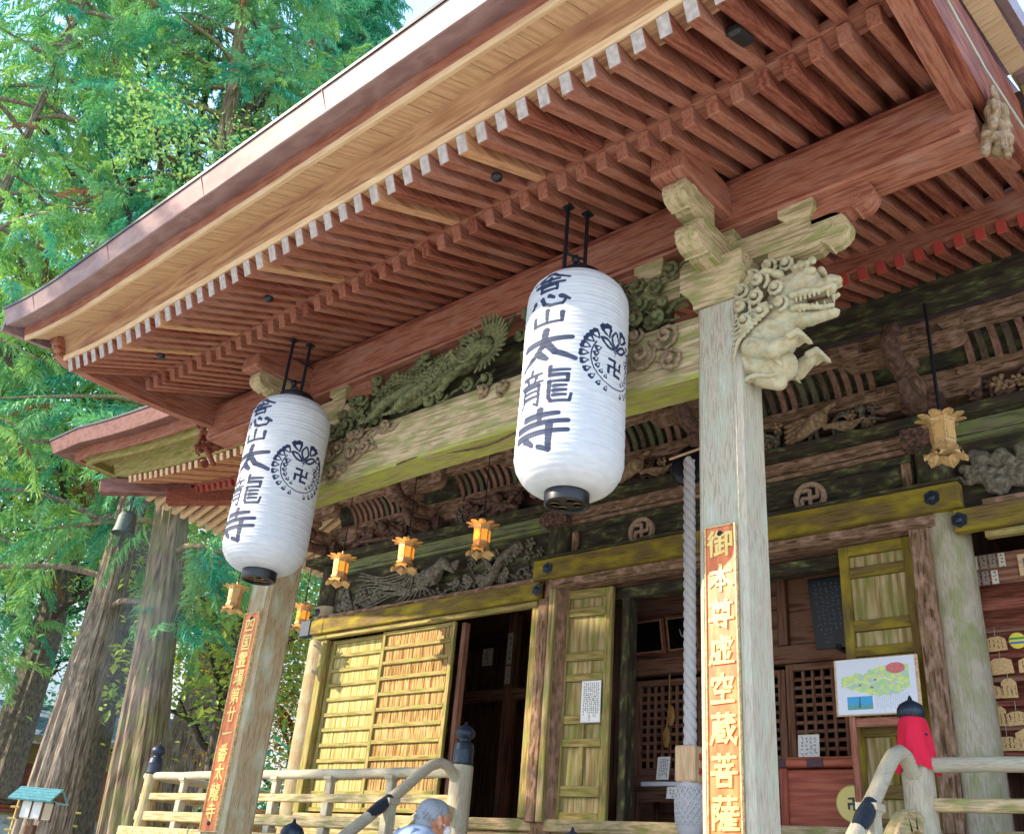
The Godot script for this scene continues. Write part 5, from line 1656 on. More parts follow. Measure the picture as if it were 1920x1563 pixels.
func sheet(w: float, h: float, thick: float) -> ArrayMesh:
	# a thin sheet whose front carries the picture; the other faces show its margin
	var b := MB.new()
	b.box(V(0, 0, -thick / 2), V(w, h, thick))
	b.has_uv = true
	for i in b.v.size():
		b.t.append(Vector2(b.v[i].x / w + 0.5, 0.5 - b.v[i].y / h) if b.n[i].z > 0.9 else Vector2(0.01, 0.01))
	return b.mesh()

func small_things():
	# bell rope with block and woven tassel, and the gong it strikes
	var t := thing("bell_rope", "thick grey braided bell rope with wooden block and woven tassel", "rope", V(1.8, 2.2, 0.61))
	var rp := MB.new()
	for k in 3:
		var p := []
		for i in 150:
			var y := 0.47 + 2.33 * i / 149.0
			var a := TAU * k / 3.0 + y * 26.0
			p.append(V(cos(a) * 0.022, y, sin(a) * 0.022))
		rp.tube(p, 0.03, 7)
	part(t, "rope", rp.mesh(), M.rope)
	var blk := part(t, "wooden_block", bx(V(0.17, 0.25, 0.17), 0.012), M.pale_y, Transform3D(Basis(), V(0, 0.35, 0)))
	var red := plain(Color("b5382a"), 0.6)
	for i in 2:
		var g := MB.new()
		brush(g, "奉納"[i], Transform3D(), 0.055, 0.006, 0.001)
		part(blk, "character", g.mesh(), red, Transform3D(Basis(Vector3.UP, PI / 2), V(0.0852, 0.05 - 0.1 * i, 0)))
	var ta := MB.new()
	ta.lathe([Vector2(0.07, 0.225), Vector2(0.095, 0.2), Vector2(0.108, 0.1), Vector2(0.1, -0.05), Vector2(0.06, -0.2), Vector2(0.0, -0.22)], Vector3.ZERO, 24)
	for k in 16:
		for s in [-1.0, 1.0]:
			var p := []
			for i in 12:
				var u := i / 11.0
				var a: float = TAU * k / 16.0 + s * u * 1.6
				var r := lerpf(0.105, 0.1, u) + 0.006 * sin(u * PI)
				p.append(V(cos(a) * r, 0.19 - 0.25 * u, sin(a) * r))
			ta.tube(p, 0.008, 5)
	part(t, "tassel", ta.mesh(), M.rope)
	var gg := MB.new()
	gg.lathe([Vector2(0.0, -0.07), Vector2(0.12, -0.06), Vector2(0.17, -0.025), Vector2(0.19, 0.0), Vector2(0.17, 0.025), Vector2(0.12, 0.06), Vector2(0.0, 0.07)], Vector3.ZERO, 28)
	var go := thing("gong", "dark bronze gong hanging behind the rope under the beam", "gong", V(1.74, 5.0, 0.5))
	part(go, "disc", gg.mesh(), M.iron, Transform3D(Basis(Vector3.RIGHT, PI / 2), V(0, 0, 0)))
	var st := MB.new()
	st.tube([V(-0.14, 0.05, 0.1), V(0.16, 0.08, 0.1)], 0.012, 8)
	part(go, "striking_bar", st.mesh(), M.pale_x)
	var hk := MB.new()
	hk.tube([V(0, 0.17, 0), V(0, 0.6, 0)], 0.01, 6)
	part(go, "hanging_rod", hk.mesh(), M.iron)
	# wind bell at the corner of the main roof
	var wb := thing("wind_bell", "green bronze wind bell under the upturned left corner of the main roof", "bell", V(-5.62, 5.22, 1.84))
	var bl := MB.new()
	bl.lathe([Vector2(0.0, 0.3), Vector2(0.05, 0.295), Vector2(0.09, 0.27), Vector2(0.112, 0.22), Vector2(0.12, 0.1), Vector2(0.135, 0.02), Vector2(0.15, 0.0), Vector2(0.138, 0.0), Vector2(0.11, 0.1), Vector2(0.0, 0.26)], Vector3.ZERO, 28)
	part(wb, "bell_body", bl.mesh(), M.bronze)
	var ring := MB.new()
	ring.tube([V(0, 0.29, 0), V(0, 0.5, 0)], 0.018, 8)
	part(wb, "hanger", ring.mesh(), M.bronze)
	var fin := MB.new()
	fin.tube([V(0, 0.2, 0), V(0, -0.05, 0)], 0.008, 6)
	fin.prism(pts2([-0.08, -0.04, 0.08, -0.04, 0.15, -0.2, 0.06, -0.17, 0.0, -0.2, -0.06, -0.17, -0.15, -0.2]), Transform3D(Basis(Vector3.UP, -0.6), V(0, 0, 0)), 0.012)
	part(wb, "clapper_vane", fin.mesh(), M.bronze)
	# illustrated map on a wooden stand
	var mp := thing("map_board", "illustrated precinct map on a light wooden stand before the right door leaf", "sign", V(3.06, 1.92, 0.22))
	var pic := func(im: Image):
		var n := FastNoiseLite.new()
		n.seed = 5; n.frequency = 0.02
		for y in range(45, 215):
			for x in range(25, 370):
				var top := 60.0 + 30.0 * sin(x * 0.011 + 1.0)
				var bot := 175.0 + 30.0 * sin(x * 0.012 - 1.2)
				var e := n.get_noise_2d(x, y)
				if y > top + e * 24.0 and y < bot + e * 20.0:
					var c := Color("b3dd96").lerp(Color("dcea7e"), clampf(n.get_noise_2d(x * 0.9 + 90, y * 0.9) * 1.6 + 0.5, 0, 1))
					c = c.lerp(Color("b7c9d6"), clampf((n.get_noise_2d(x * 1.2, y * 1.6 + 300) - 0.05) * 4.0, 0, 0.85))
					if n.get_noise_2d(x * 4.0 + 700, y * 4.0) > 0.5: c = Color("8396b0")
					im.set_pixel(x, y, c)
		for y in range(30, 95):
			for x in range(255, 355):
				var q := Vector2((x - 305) / 48.0, (y - 62) / 30.0).length()
				if q < 1.0: im.set_pixel(x, y, Color("cf6a66").lerp(Color("e6a39c"), 0.5 if n.get_noise_2d(x * 5, y * 5) > 0.1 else 0.0))
		for y in range(205, 275):
			for x in range(50, 180):
				im.set_pixel(x, y, Color("38a3d6") if y < 248 + 5 * sin(x * 0.1) else Color("2a7f88").lerp(Color("78b8ae"), 0.5 + 0.5 * n.get_noise_2d(x * 4, y * 4)))
		ink_stroke(im, [Vector2(115, 210), Vector2(112, 262)], 5, 9, Color("1f5f78"))
		ink_stroke(im, [Vector2(40, 150), Vector2(110, 120), Vector2(170, 140), Vector2(240, 110), Vector2(340, 150)], 3, 3, Color("f3efe2"))
		for q in [[90, 105], [150, 95], [200, 120], [235, 88], [120, 145], [290, 130], [180, 160]]:
			ink_poly(im, PackedVector2Array([Vector2(q[0] - 7, q[1] + 5), Vector2(q[0] - 8, q[1] - 2), Vector2(q[0], q[1] - 8), Vector2(q[0] + 8, q[1] - 2), Vector2(q[0] + 7, q[1] + 5)]), Color("e8d27a") if q[0] % 20 else Color("8a7a86"))
		scribble(im, Rect2(190, 200, 170, 80), 16, 1.4, Color("9aa0b0"))
	var face := printed(400, 300, Color("dfe4ee"), pic)
	face.roughness = 0.3
	part(mp, "map", sheet(0.56, 0.385, 0.008), face, Transform3D(Basis(Vector3.RIGHT, -0.03), V(0.0, 1.195, 0.0)))
	part(mp, "backing_board", bx(V(0.6, 0.4, 0.016), 0.003), M.pale_x, Transform3D(Basis(Vector3.RIGHT, -0.03), V(0.0, 1.195, -0.018)))
	for x in [-0.2, 0.2]: part(mp, "leg", bx(V(0.045, 1.2, 0.04), 0.004), M.porch_y, Transform3D(Basis(), V(x, 0.6, -0.05)))
	part(mp, "cross_rail", bx(V(0.355, 0.06, 0.03), 0.004), M.porch_x, Transform3D(Basis(), V(0, 0.955, -0.05)))
	part(mp, "cross_rail", bx(V(0.355, 0.05, 0.03), 0.004), M.porch_x, Transform3D(Basis(), V(0, 0.2, -0.05)))
	# red bib tied round the right newel's cap
	var bib := MB.new()
	for i in 18:
		for k in 72:
			var q := []
			for e in [[i, k], [i, k + 1], [i + 1, k + 1], [i + 1, k]]:
				var u: float = e[0] / 18.0
				var a: float = TAU * e[1] / 72.0
				var r: float = lerpf(0.058, 0.108 + 0.01 * sin(a * 3.0 + 1.0), pow(u, 0.38)) * (1.0 + 0.09 * u * sin(a * 7.0 + 1.5 * sin(u * 4.0)) + 0.03 * sin(a * 13.0 + u * 6.0) * u)
				q.append(V(sin(a) * r, -0.3 * u + 0.02 * u * sin(a * 2.0 + 0.8), cos(a) * r))
			bib.out(q[0], q[1], q[2], q[3], q[0] + q[2] - V(0, (q[0] + q[2]).y, 0))
	var redcloth := plain(Color("d8163c"), 0.85)
	redcloth.rim_enabled = true; redcloth.rim = 0.4; redcloth.rim_tint = 0.7
	single("bib", "red cloth bib tied round the black-capped right newel post", "bib", bib.mesh(), redcloth, Transform3D(Basis(), V(3.6, 2.715, 1.13)))
	# offering box
	var ob := thing("offering_box", "reddish wooden offering box with a round crest behind the threshold", "box", V(2.62, 2.09, -0.42))
	part(ob, "body", bx(V(1.0, 0.5, 0.5), 0.01), M.box_x, Transform3D(Basis(), V(0, 0.28, 0)))
	for x in [-0.47, 0.47]: part(ob, "corner_post", bx(V(0.06, 0.56, 0.06), 0.006), M.box_y, Transform3D(Basis(), V(x, 0.29, 0.24)))
	part(ob, "top_frame", bx(V(1.1, 0.06, 0.58), 0.01), M.box_x, Transform3D(Basis(), V(0, 0.57, 0)))
	part(ob, "bottom_rail", bx(V(1.04, 0.05, 0.53), 0.008), M.box_x, Transform3D(Basis(), V(0, 0.035, 0)))
	for i in 9: part(ob, "grille_bar", bx(V(0.96, 0.02, 0.03), 0.004), M.box_x, Transform3D(Basis(), V(0, 0.612, -0.22 + i * 0.055)))
	for e in [[-0.5, 0.57], [0.5, 0.57], [-0.2, 0.57], [-0.47, 0.03]]: part(ob, "metal_corner", bx(V(0.13, 0.064, 0.02), 0.003), M.iron_purple, Transform3D(Basis(), V(e[0], e[1], 0.285 if e[1] > 0.3 else 0.265)))
	var cr := MB.new()
	cr.lathe([Vector2(0.13, 0), Vector2(0.13, 0.01), Vector2(0.118, 0.014), Vector2(0.112, 0.008), Vector2(0.0, 0.008)], Vector3.ZERO, 32)
	var crest := part(ob, "crest", cr.mesh(), M.gilt_pale, Transform3D(Basis(Vector3.RIGHT, PI / 2), V(0.06, 0.29, 0.251)))
	var mk := MB.new()
	brush(mk, "卍", Transform3D(), 0.09, 0.014, 0.003)
	part(crest, "mark", mk.mesh(), M.black, Transform3D(Basis(Vector3.RIGHT, -PI / 2), V(0, 0.0085, 0)))
	# black tilted plaque, framed pictures
	var bp := thing("plaque", "tall black lacquered plaque leaning out above the lattice", "plaque", V(2.42, 3.66, -0.75))
	bp.rotation = V(0.16, 0.0, 0.0)
	part(bp, "board", bx(V(0.4, 0.6, 0.03), 0.004), M.black, Transform3D(Basis(), V(0, 0.3, 0)))
	var wr := printed(160, 240, Color("171b22"), func(im): scribble(im, Rect2(10, 10, 140, 220), 7, 2.0, Color("5a6c80")))
	part(bp, "inscription", sheet(0.37, 0.56, 0.002), wr, Transform3D(Basis(), V(0, 0.3, 0.018)))
	var bk := MB.new()
	bk.bar(V(0, 0.02, 0.02), V(0, -0.05, -0.4), 0.05, 0.05)
	part(bp, "support", bk.mesh(), M.iron)
	for i in 2:
		var fp := thing("framed_picture", ["framed dark picture hung left above the lattice", "framed dark picture with pale crescent, hung next to the rope"][i], "picture", V(0.3 + 0.4 * i, 3.86, -1.1), "framed pictures inside")
		fp.rotation = V(0.2, 0, 0)
		part(fp, "frame", bx(V(0.38, 0.36, 0.03), 0.006), M.porchd_x, Transform3D(Basis(), V(0, 0.18, -0.02)))
		var pc := printed(120, 110, Color("14100f"), func(im):
			if i == 1:
				ink_stroke(im, [Vector2(50, 40), Vector2(55, 62), Vector2(68, 74)], 3, 5, Color("c8c4c0"))
				ink_stroke(im, [Vector2(80, 60), Vector2(86, 66)], 3, 3, Color("8a8078")))
		pc.roughness = 0.15
		part(fp, "picture", sheet(0.31, 0.29, 0.002), pc, Transform3D(Basis(), V(0, 0.18, 0.0)))
		var wl := MB.new()
		for e in [[0, 0.15, 0.32, 0.012], [0, -0.15, 0.32, 0.012]]: wl.bevel(V(0, 0.18 + e[1], 0.0), V(e[2], e[3], 0.016), 0.003)
		for e in [-0.16, 0.16]: wl.bevel(V(e, 0.18, 0.0), V(0.012, 0.29, 0.016), 0.003)
		part(fp, "inner_frame", wl.mesh(), M.crest)
	# straw sandals hung on the lattice
	var sd := thing("straw_sandals", "pair of straw sandals hanging on the left lattice", "sandals", V(0.5, 2.98, -1.11))
	var sm := MB.new()
	for e in [[0.0, 0.0], [0.05, 0.2]]:
		sm.ball(V(e[0], e[1] + 0.08, 0), V(0.042, 0.1, 0.018), 12)
		sm.tube([V(e[0] - 0.03, e[1] + 0.12, 0.015), V(e[0], e[1] + 0.05, 0.025), V(e[0] + 0.03, e[1] + 0.12, 0.015)], 0.007, 6)
	part(sd, "sole", sm.mesh(), M.straw)
	var cd := MB.new()
	cd.tube([V(0.0, 0.16, 0.0), V(0.03, 0.36, 0.0), V(0.02, 0.68, -0.02)], 0.008, 6)
	part(sd, "cord", cd.mesh(), M.straw)
	# table with notices at the left of the room
	var tb := thing("table", "dark low table with papers behind the left door leaf", "table", V(0.95, 2.09, -0.72))
	part(tb, "top", bx(V(0.9, 0.035, 0.4), 0.006), M.dark_x, Transform3D(Basis(), V(0, 0.44, 0)))
	for x in [-0.4, 0.4]:
		for z in [-0.16, 0.16]: part(tb, "leg", bx(V(0.05, 0.42, 0.05), 0.004), M.dark_y, Transform3D(Basis(), V(x, 0.21, z)))
	part(tb, "apron", bx(V(0.75, 0.09, 0.02), 0.004), M.dark_x, Transform3D(Basis(), V(0, 0.375, 0.17)))
	single("tray", "white flat tray lying on the dark table", "tray", bx(V(0.62, 0.04, 0.22), 0.006), plain(Color("d8dadf"), 0.5), Transform3D(Basis(), V(0.9, 2.569, -0.66)))
	var note := func(called, label, at, w, h, col, turn, cols):
		var m := printed(int(w * 500), int(h * 500), Color("eceade"), func(im):
			im.fill_rect(Rect2i(0, 0, im.get_width(), im.get_height()), Color(col))
			im.fill_rect(Rect2i(5, 5, im.get_width() - 10, im.get_height() - 10), Color("f1f0ea"))
			scribble(im, Rect2(9, 9, im.get_width() - 18, im.get_height() - 18), cols, 2.0, Color("3a3f52")))
		var o := single(called, label, "notice", sheet(w, h, 0.004), m, Transform3D(Basis.from_euler(turn), at), "paper notices in the doorway")
		return o
	note.call("notice", "white notice standing left on the tray, behind the door leaf", V(0.78, 2.71, -0.62), 0.13, 0.2, "e8e6da", V(-0.15, 0, 0), 5)
	note.call("notice", "wide yellow-edged notice standing on the tray beside the rope block", V(1.18, 2.71, -0.64), 0.3, 0.2, "d9b44a", V(-0.15, 0, 0), 6)
	note.call("notice", "small white notice hanging from the table's front edge", V(1.0, 2.49, -0.49), 0.2, 0.1, "e8e6da", V(-0.2, 0, 0), 5)
	note.call("notice", "cream notice with red heading above the offering box", V(2.2, 2.83, -0.52), 0.18, 0.21, "ece7cf", V(-0.1, 0, 0), 4)
	var pw := note.call("notice", "white laminated notice pinned on the left door leaf", V(0.45, 3.18, 0.085 - 0.036), 0.2, 0.36, "e6edf6", V(0, 0.1, 0), 8)
	# smoke detectors under the rafters
	var dm := MB.new()
	dm.lathe([Vector2(0.03, 0.03), Vector2(0.03, 0.012), Vector2(0.018, 0.0), Vector2(0.0, -0.004)], Vector3.ZERO, 14)
	var spots := [[V(2.92, 4.82, 4.32), "small black detector under a flying rafter, above the right lantern"], [V(0.97, 4.82, 4.32), "small black detector under a flying rafter, left of the right lantern"], [V(-0.33, 4.82, 4.32), "small black detector under a flying rafter, near the left end of the roof"]]
	for s in spots: single("smoke_detector", s[1], "detector", dm.mesh(), M.black, Transform3D(Basis(), s[0]), "small black detectors under the eave")
	var sp := MB.new()
	sp.bevel(Vector3.ZERO, V(0.07, 0.05, 0.16), 0.02)
	single("loudspeaker", "small black rounded box between the rafters near the right verge", "speaker", sp.mesh(), M.black, Transform3D(Basis(Vector3.RIGHT, 0.4), V(4.3, 4.9, 4.33)))
	# fluorescent lamp inside the left opening
	var fl := thing("tube_lamp", "unlit white tube lamp inside the dark left doorway", "lamp", V(-0.85, 3.98, -1.6))
	part(fl, "housing", bx(V(0.9, 0.05, 0.12), 0.01), plain(Color("b8b6b2"), 0.5))
	for z in [-0.03, 0.03]:
		var tl := MB.new()
		tl.tube([V(-0.43, -0.04, z), V(0.43, -0.04, z)], 0.014, 10)
		part(fl, "tube", tl.mesh(), plain(Color("dcdcd8"), 0.3))
	var slip := [[V(-1.66, 4.12, -1.17), 0.08, 0.36], [V(-2.0, 4.05, -1.17), 0.16, 0.2], [V(-1.66, 3.82, -1.17), 0.08, 0.2]]
	var lbl := ["upper pale paper slip pasted on the post inside the left doorway", "square pale paper pasted left of the post inside the left doorway", "lower pale paper slip pasted on the post inside the left doorway"]
	for i in 3:
		var m := printed(60, 160, Color("a59a8c"), func(im): scribble(im, Rect2(6, 6, 48, 150), 1, 5.0, Color("2a2420")))
		single("paper_slip", lbl[i], "paper slip", sheet(slip[i][1], slip[i][2], 0.002), m, Transform3D(Basis(), slip[i][0]), "pilgrims' slips inside")

func prayer_plaques():
	# rack with small wooden plaques in the right bay
	var rack := thing("plaque_rack", "brown slatted rack of wooden prayer plaques in the right bay", "rack", V(4.4, 2.19, -0.2))
	var ys := [0.52, 0.68, 0.84, 1.0, 1.16, 1.34, 1.52, 1.7]
	for i in ys.size(): part(rack, "slat", bx(V(1.5, 0.035 if i < 6 else 0.07, 0.02), 0.003), M.inner_x if i % 2 else M.porchd_x, Transform3D(Basis(), V(0, ys[i], 0)))
	for x in [-0.72, 0.72]: part(rack, "post", bx(V(0.05, 1.88, 0.05), 0.004), M.inner_y, Transform3D(Basis(), V(x, 0.94, -0.04)))
	part(rack, "back_board", bx(V(1.5, 1.4, 0.02), 0.003), M.porchd_x, Transform3D(Basis(), V(0, 1.15, -0.14)))
	var house := func(w, h, peak):
		var b := MB.new()
		b.prism(pts2([-w / 2, 0, w / 2, 0, w / 2 * 0.96, h * 0.8, 0.0 if peak else w * 0.2, h, -0.001 if peak else -w * 0.2, h, -w / 2 * 0.96, h * 0.8]), Transform3D(), 0.007)
		return b.mesh()
	var shapes := [house.call(0.14, 0.1, false), house.call(0.16, 0.11, false), house.call(0.1, 0.13, false), house.call(0.14, 0.09, false), house.call(0.13, 0.14, true)]
	var rd := MB.new()
	rd.lathe([Vector2(0, 0), Vector2(0.055, 0), Vector2(0.055, 0.008), Vector2(0, 0.008)], Vector3.ZERO, 24)
	# [x, shelf, shape, label]
	var list := [[3.78, 4, 0, "topmost wooden prayer plaque with writing, left column of the rack"], [3.92, 4, 9, "round painted plaque with yellow and green bands on the rack"], [3.66, 4, 8, "small red and white ringed plaque beside the right column"],
		[3.79, 3, 1, "blank wide prayer plaque second from the top, left column"], [3.97, 3, 0, "prayer plaque at the picture's right edge, second from the top"], [3.68, 3, 2, "round-topped plaque half behind the column, second from the top"],
		[3.82, 2, 2, "tall narrow prayer plaque with dark writing, third row"], [3.7, 2, 3, "plaque with a small blue picture beside the column, third row"], [3.99, 2, 0, "prayer plaque at the right edge of the picture, third row"],
		[3.84, 1, 3, "prayer plaque on a long white string, fourth row"], [3.73, 1, 2, "bell-shaped plaque beside the column, fourth row"],
		[3.88, 0, 4, "pointed prayer plaque on a white string, lowest row"], [3.76, 0, 3, "small tilted prayer plaque beside the column, lowest row"]]
	var writing := plain(Color("4a3626"), 0.7)
	for q in list:
		var y: float = 2.19 + ys[q[1]] + 0.03 - (0.02 if q[1] < 2 else 0.0)
		var t := thing("prayer_plaque", q[3], "plaque", V(q[0], y, -0.175), "prayer plaques on the rack")
		if q[2] >= 8:
			var m := MB.new()
			part(t, "board", rd.mesh(), plain(Color("e8d24a") if q[2] == 9 else Color("d8a89a"), 0.6), Transform3D(Basis(Vector3.RIGHT, PI / 2), V(0, 0.06, 0)))
			for k in 2:
				var bb := MB.new()
				bb.bevel(V(0, 0.045 + 0.03 * k, 0.01), V(0.1, 0.014, 0.003), 0.001)
				part(t, "painted_band", bb.mesh(), plain(Color("3f9a5a") if q[2] == 9 and k else Color("c0392b") if q[2] == 8 else Color("3a78c0"), 0.6))
			continue
		part(t, "board", shapes[q[2]], M.ema, Transform3D(Basis(Vector3.BACK, rf(-0.06, 0.06)), Vector3.ZERO))
		var wr := MB.new()
		if q[2] != 1:
			for c in 4:
				var yy := 0.075
				while yy > 0.02:
					wr.box(V(-0.04 + 0.027 * c + rf(-0.003, 0.003), yy, 0.0078), V(rf(0.003, 0.009), rf(0.004, 0.012), 0.001))
					yy -= rf(0.009, 0.016)
			part(t, "writing", wr.mesh(), writing)
		var s := MB.new()
		s.tube([V(0, 0.085, 0.009), V(0.002, 0.13, 0.008), V(0, 0.16, 0.0)], 0.0022, 5)
		part(t, "string", s.mesh(), M.end_white)
	# pasted slips and a small framed picture above the rack
	for i in 7:
		var m := printed(40, 90, Color("8f8378") if i % 3 else Color("cfc7b6"), func(im): scribble(im, Rect2(5, 5, 30, 80), 1, 4.0, Color("2a2220")))
		var top := i < 4
		single("paper_slip", "%s paper slip, %s from the column, above the prayer rack" % ["upper" if top else "lower", ["first", "second", "third", "fourth"][i % 4]], "paper slip", sheet(0.045, 0.1, 0.002), m, Transform3D(Basis(), V(3.72 + 0.062 * (i % 4), 4.02 if top else 3.9, -0.155)), "pilgrims' slips inside")
	span(rack, "slip_board", V(-0.75, 1.68, 0.02), V(0.2, 1.89, 0.035), M.inner_x)
	var pf := thing("framed_picture", "small wooden-framed blue picture above the prayer rack", "picture", V(4.12, 3.88, -0.15))
	part(pf, "frame", bx(V(0.22, 0.16, 0.02), 0.004), M.pale_x, Transform3D(Basis(), V(0, 0.08, 0)))
	part(pf, "picture", bx(V(0.15, 0.09, 0.004), 0.001), plain(Color("3a5f86"), 0.3), Transform3D(Basis(), V(0, 0.08, 0.011)))

func person():
	# an elderly visitor stooping up the stairs: silver hair, pale blue shirt, white face mask
	var t := thing("person", "silver-haired person in a pale blue shirt stooping up the stairs", "person", V(0.86, 0.66, 2.4))
	t.rotation.y = 1.3
	var o := []
	# facing +x; joints in metres above the feet
	chain(o, [V(0.14, 0.06, 0.1), V(0.1, 0.48, 0.11), V(-0.02, 0.78, 0.09)], 0.05, 0.085)
	chain(o, [V(-0.16, 0.06, -0.1), V(-0.06, 0.42, -0.11), V(-0.06, 0.78, -0.09)], 0.05, 0.085)
	o.append([V(0.14, 0.04, 0.1), 0.04, V(0.28, 0.035, 0.11), 0.035])
	o.append([V(-0.16, 0.04, -0.1), 0.04, V(-0.02, 0.035, -0.11), 0.035])
	var legs := sculpt(o, 0.014, 0.04)
	o = []
	chain(o, [V(-0.04, 0.8, 0), V(-0.06, 0.98, 0), V(0.02, 1.14, 0)], 0.14, 0.15)
	o.append([V(-0.02, 1.16, -0.12), 0.085, V(-0.02, 1.16, 0.12), 0.085])
	o.append([V(0.04, 1.2, -0.08), 0.06, V(0.04, 1.2, 0.08), 0.06])
	for s in [-1.0, 1.0]:
		chain(o, [V(-0.01, 1.15, s * 0.19), V(0.03, 0.9, s * 0.24), V(0.24, 0.78, s * 0.22)], 0.062, 0.042)
	var torso := sculpt(o, 0.012, 0.05)
	var h := V(0.14, 1.3, 0)
	o = []
	o.append([V(0.04, 1.18, 0), 0.058, h + V(-0.02, -0.04, 0), 0.055])
	o.append([h + V(-0.03, 0.05, 0), 0.09, h + V(0.02, 0.05, 0), 0.085])
	o.append([h + V(0.03, 0.0, 0), 0.07, h + V(0.06, -0.06, 0), 0.042])
	o.append([h + V(0.1, 0.015, 0), 0.014, h + V(0.115, -0.02, 0), 0.018])
	o.append([h + V(0.095, -0.055, -0.02), 0.01, h + V(0.095, -0.055, 0.02), 0.01])
	for s in [-1.0, 1.0]:
		o.append([h + V(0.0, 0.01, s * 0.085), 0.018, h + V(-0.012, 0.04, s * 0.095), 0.016])
		o.append([h + V(0.002, -0.02, s * 0.083), 0.012, h + V(0.0, 0.0, s * 0.088), 0.014])
		o.append([h + V(0.082, 0.03, s * 0.032), 0.014, h + V(0.084, 0.03, s * 0.036), 0.013])
		# hands with bent fingers resting forward
		var w := V(0.24, 0.78, s * 0.22)
		o.append([w, 0.03, w + V(0.08, -0.02, 0), 0.032])
		for i in 4:
			var k: Vector3 = w + V(0.08, -0.02, (i - 1.5) * 0.019)
			chain(o, [k, k + V(0.04 + 0.006 * (i % 3), -0.01, 0), k + V(0.06, -0.035 - 0.004 * i, 0)], 0.009, 0.008)
		chain(o, [w + V(0.03, 0, -s * 0.025), w + V(0.06, -0.01, -s * 0.045), w + V(0.09, -0.02, -s * 0.05)], 0.011, 0.009)
	chain(o, [V(0.14, 0.06, 0.1), V(0.1, 0.48, 0.11), V(-0.02, 0.78, 0.09)], 0.04, 0.07)
	chain(o, [V(-0.16, 0.06, -0.1), V(-0.06, 0.42, -0.11), V(-0.06, 0.78, -0.09)], 0.04, 0.07)
	chain(o, [V(-0.04, 0.8, 0), V(-0.06, 0.98, 0), V(0.02, 1.14, 0), V(0.04, 1.2, 0)], 0.12, 0.06)
	o.append([V(-0.02, 1.16, -0.17), 0.05, V(-0.02, 1.16, 0.17), 0.05])
	for s in [-1.0, 1.0]: chain(o, [V(-0.01, 1.15, s * 0.19), V(0.03, 0.9, s * 0.24), V(0.24, 0.78, s * 0.22)], 0.045, 0.028)
	var skin := plain(Color("c98d70"), 0.6)
	skin.subsurf_scatter_enabled = true; skin.subsurf_scatter_strength = 0.15
	var body := part(t, "body", sculpt(o, 0.0075, 0.018), skin)
	o = []
	o.append([h + V(-0.03, 0.062, 0), 0.094, h + V(0.01, 0.068, 0), 0.087])
	o.append([h + V(-0.06, 0.01, 0), 0.068, h + V(-0.03, 0.03, 0), 0.08])
	for i in 170:
		var a := rf(0, TAU)
		var e := rf(-0.3, 1.4)
		var d := V(cos(a) * cos(e), sin(e), sin(a) * cos(e))
		if d.x > 0.62: continue
		o.append([h + V(-0.015, 0.06, 0) + d * 0.09, 0.007, h + V(-0.03, 0.055, 0) + d * 0.096 + V(-0.015, -0.025, 0), 0.004])
	part(body, "hair", sculpt(o, 0.004, 0.004), M.hair)
	part(body, "shirt", torso, M.shirt)
	part(body, "trousers", legs, plain(Color("4a4d58"), 0.85))
	o = []
	o.append([h + V(0.075, -0.03, -0.03), 0.036, h + V(0.075, -0.03, 0.03), 0.036])
	o.append([h + V(0.085, -0.05, 0), 0.034, h + V(0.09, -0.015, 0), 0.03])
	for s in [-1.0, 1.0]: chain(o, [h + V(0.06, -0.02, s * 0.06), h + V(0.03, 0.0, s * 0.084), h + V(-0.005, 0.005, s * 0.105)], 0.005, 0.005)
	part(body, "face_mask", sculpt(o, 0.006, 0.012), plain(Color("e8ecf2"), 0.8))
	var cl := MB.new()
	var ring := []
	for i in 17:
		var a := TAU * i / 16.0
		ring.append(V(0.05 + cos(a) * 0.075, 1.215 + cos(a) * 0.03, sin(a) * 0.085))
	cl.tube(ring, 0.018, 8, false, 1.0)
	part(body, "collar", cl.mesh(), M.shirt)
	for s in [-1.0, 1.0]:
		var strap := MB.new()
		strap.tube([V(-0.12, 1.0, s * 0.12), V(-0.12, 1.14, s * 0.12), V(-0.05, 1.25, s * 0.11), V(0.08, 1.23, s * 0.1), V(0.17, 1.08, s * 0.1)], 0.017, 8)
		part(body, "bag_strap", strap.mesh(), plain(Color("7d94b8"), 0.85))

# ---------------------------------------------------------------- ground, trees, background
func ground_y(x: float, z: float) -> float:
	var y := 0.0
	var a := clampf((-x - 8.0) / 9.0, 0.0, 1.0)
	y += 2.2 * a * a * (3.0 - 2.0 * a)
	var far := maxf(0.0, -x - 24.0)
	y += minf(far * 0.55, 16.0)
	var back := maxf(0.0, -z - 12.0)
	y += minf(back * 0.5, 16.0)
	return y + 0.05 * sin(x * 0.7) * sin(z * 0.6)

func build_ground():
	var st := SurfaceTool.new()
	st.begin(Mesh.PRIMITIVE_TRIANGLES)
	st.set_smooth_group(0)
	var xs := []
	var v := -160.0
	while v < 161.0:
		xs.append(v)
		v += 12.0 if absf(v) >= 60.0 else 2.0
	var g := func(x, z): return V(x, ground_y(x, z), z)
	for i in xs.size() - 1:
		for k in xs.size() - 1:
			var p: Array = [g.call(xs[i], xs[k]), g.call(xs[i + 1], xs[k]), g.call(xs[i + 1], xs[k + 1]), g.call(xs[i], xs[k + 1])]
			for j in [0, 1, 2, 0, 2, 3]: st.add_vertex(p[j])
	st.generate_normals()
	structure("ground", st.commit(), M.gravel)

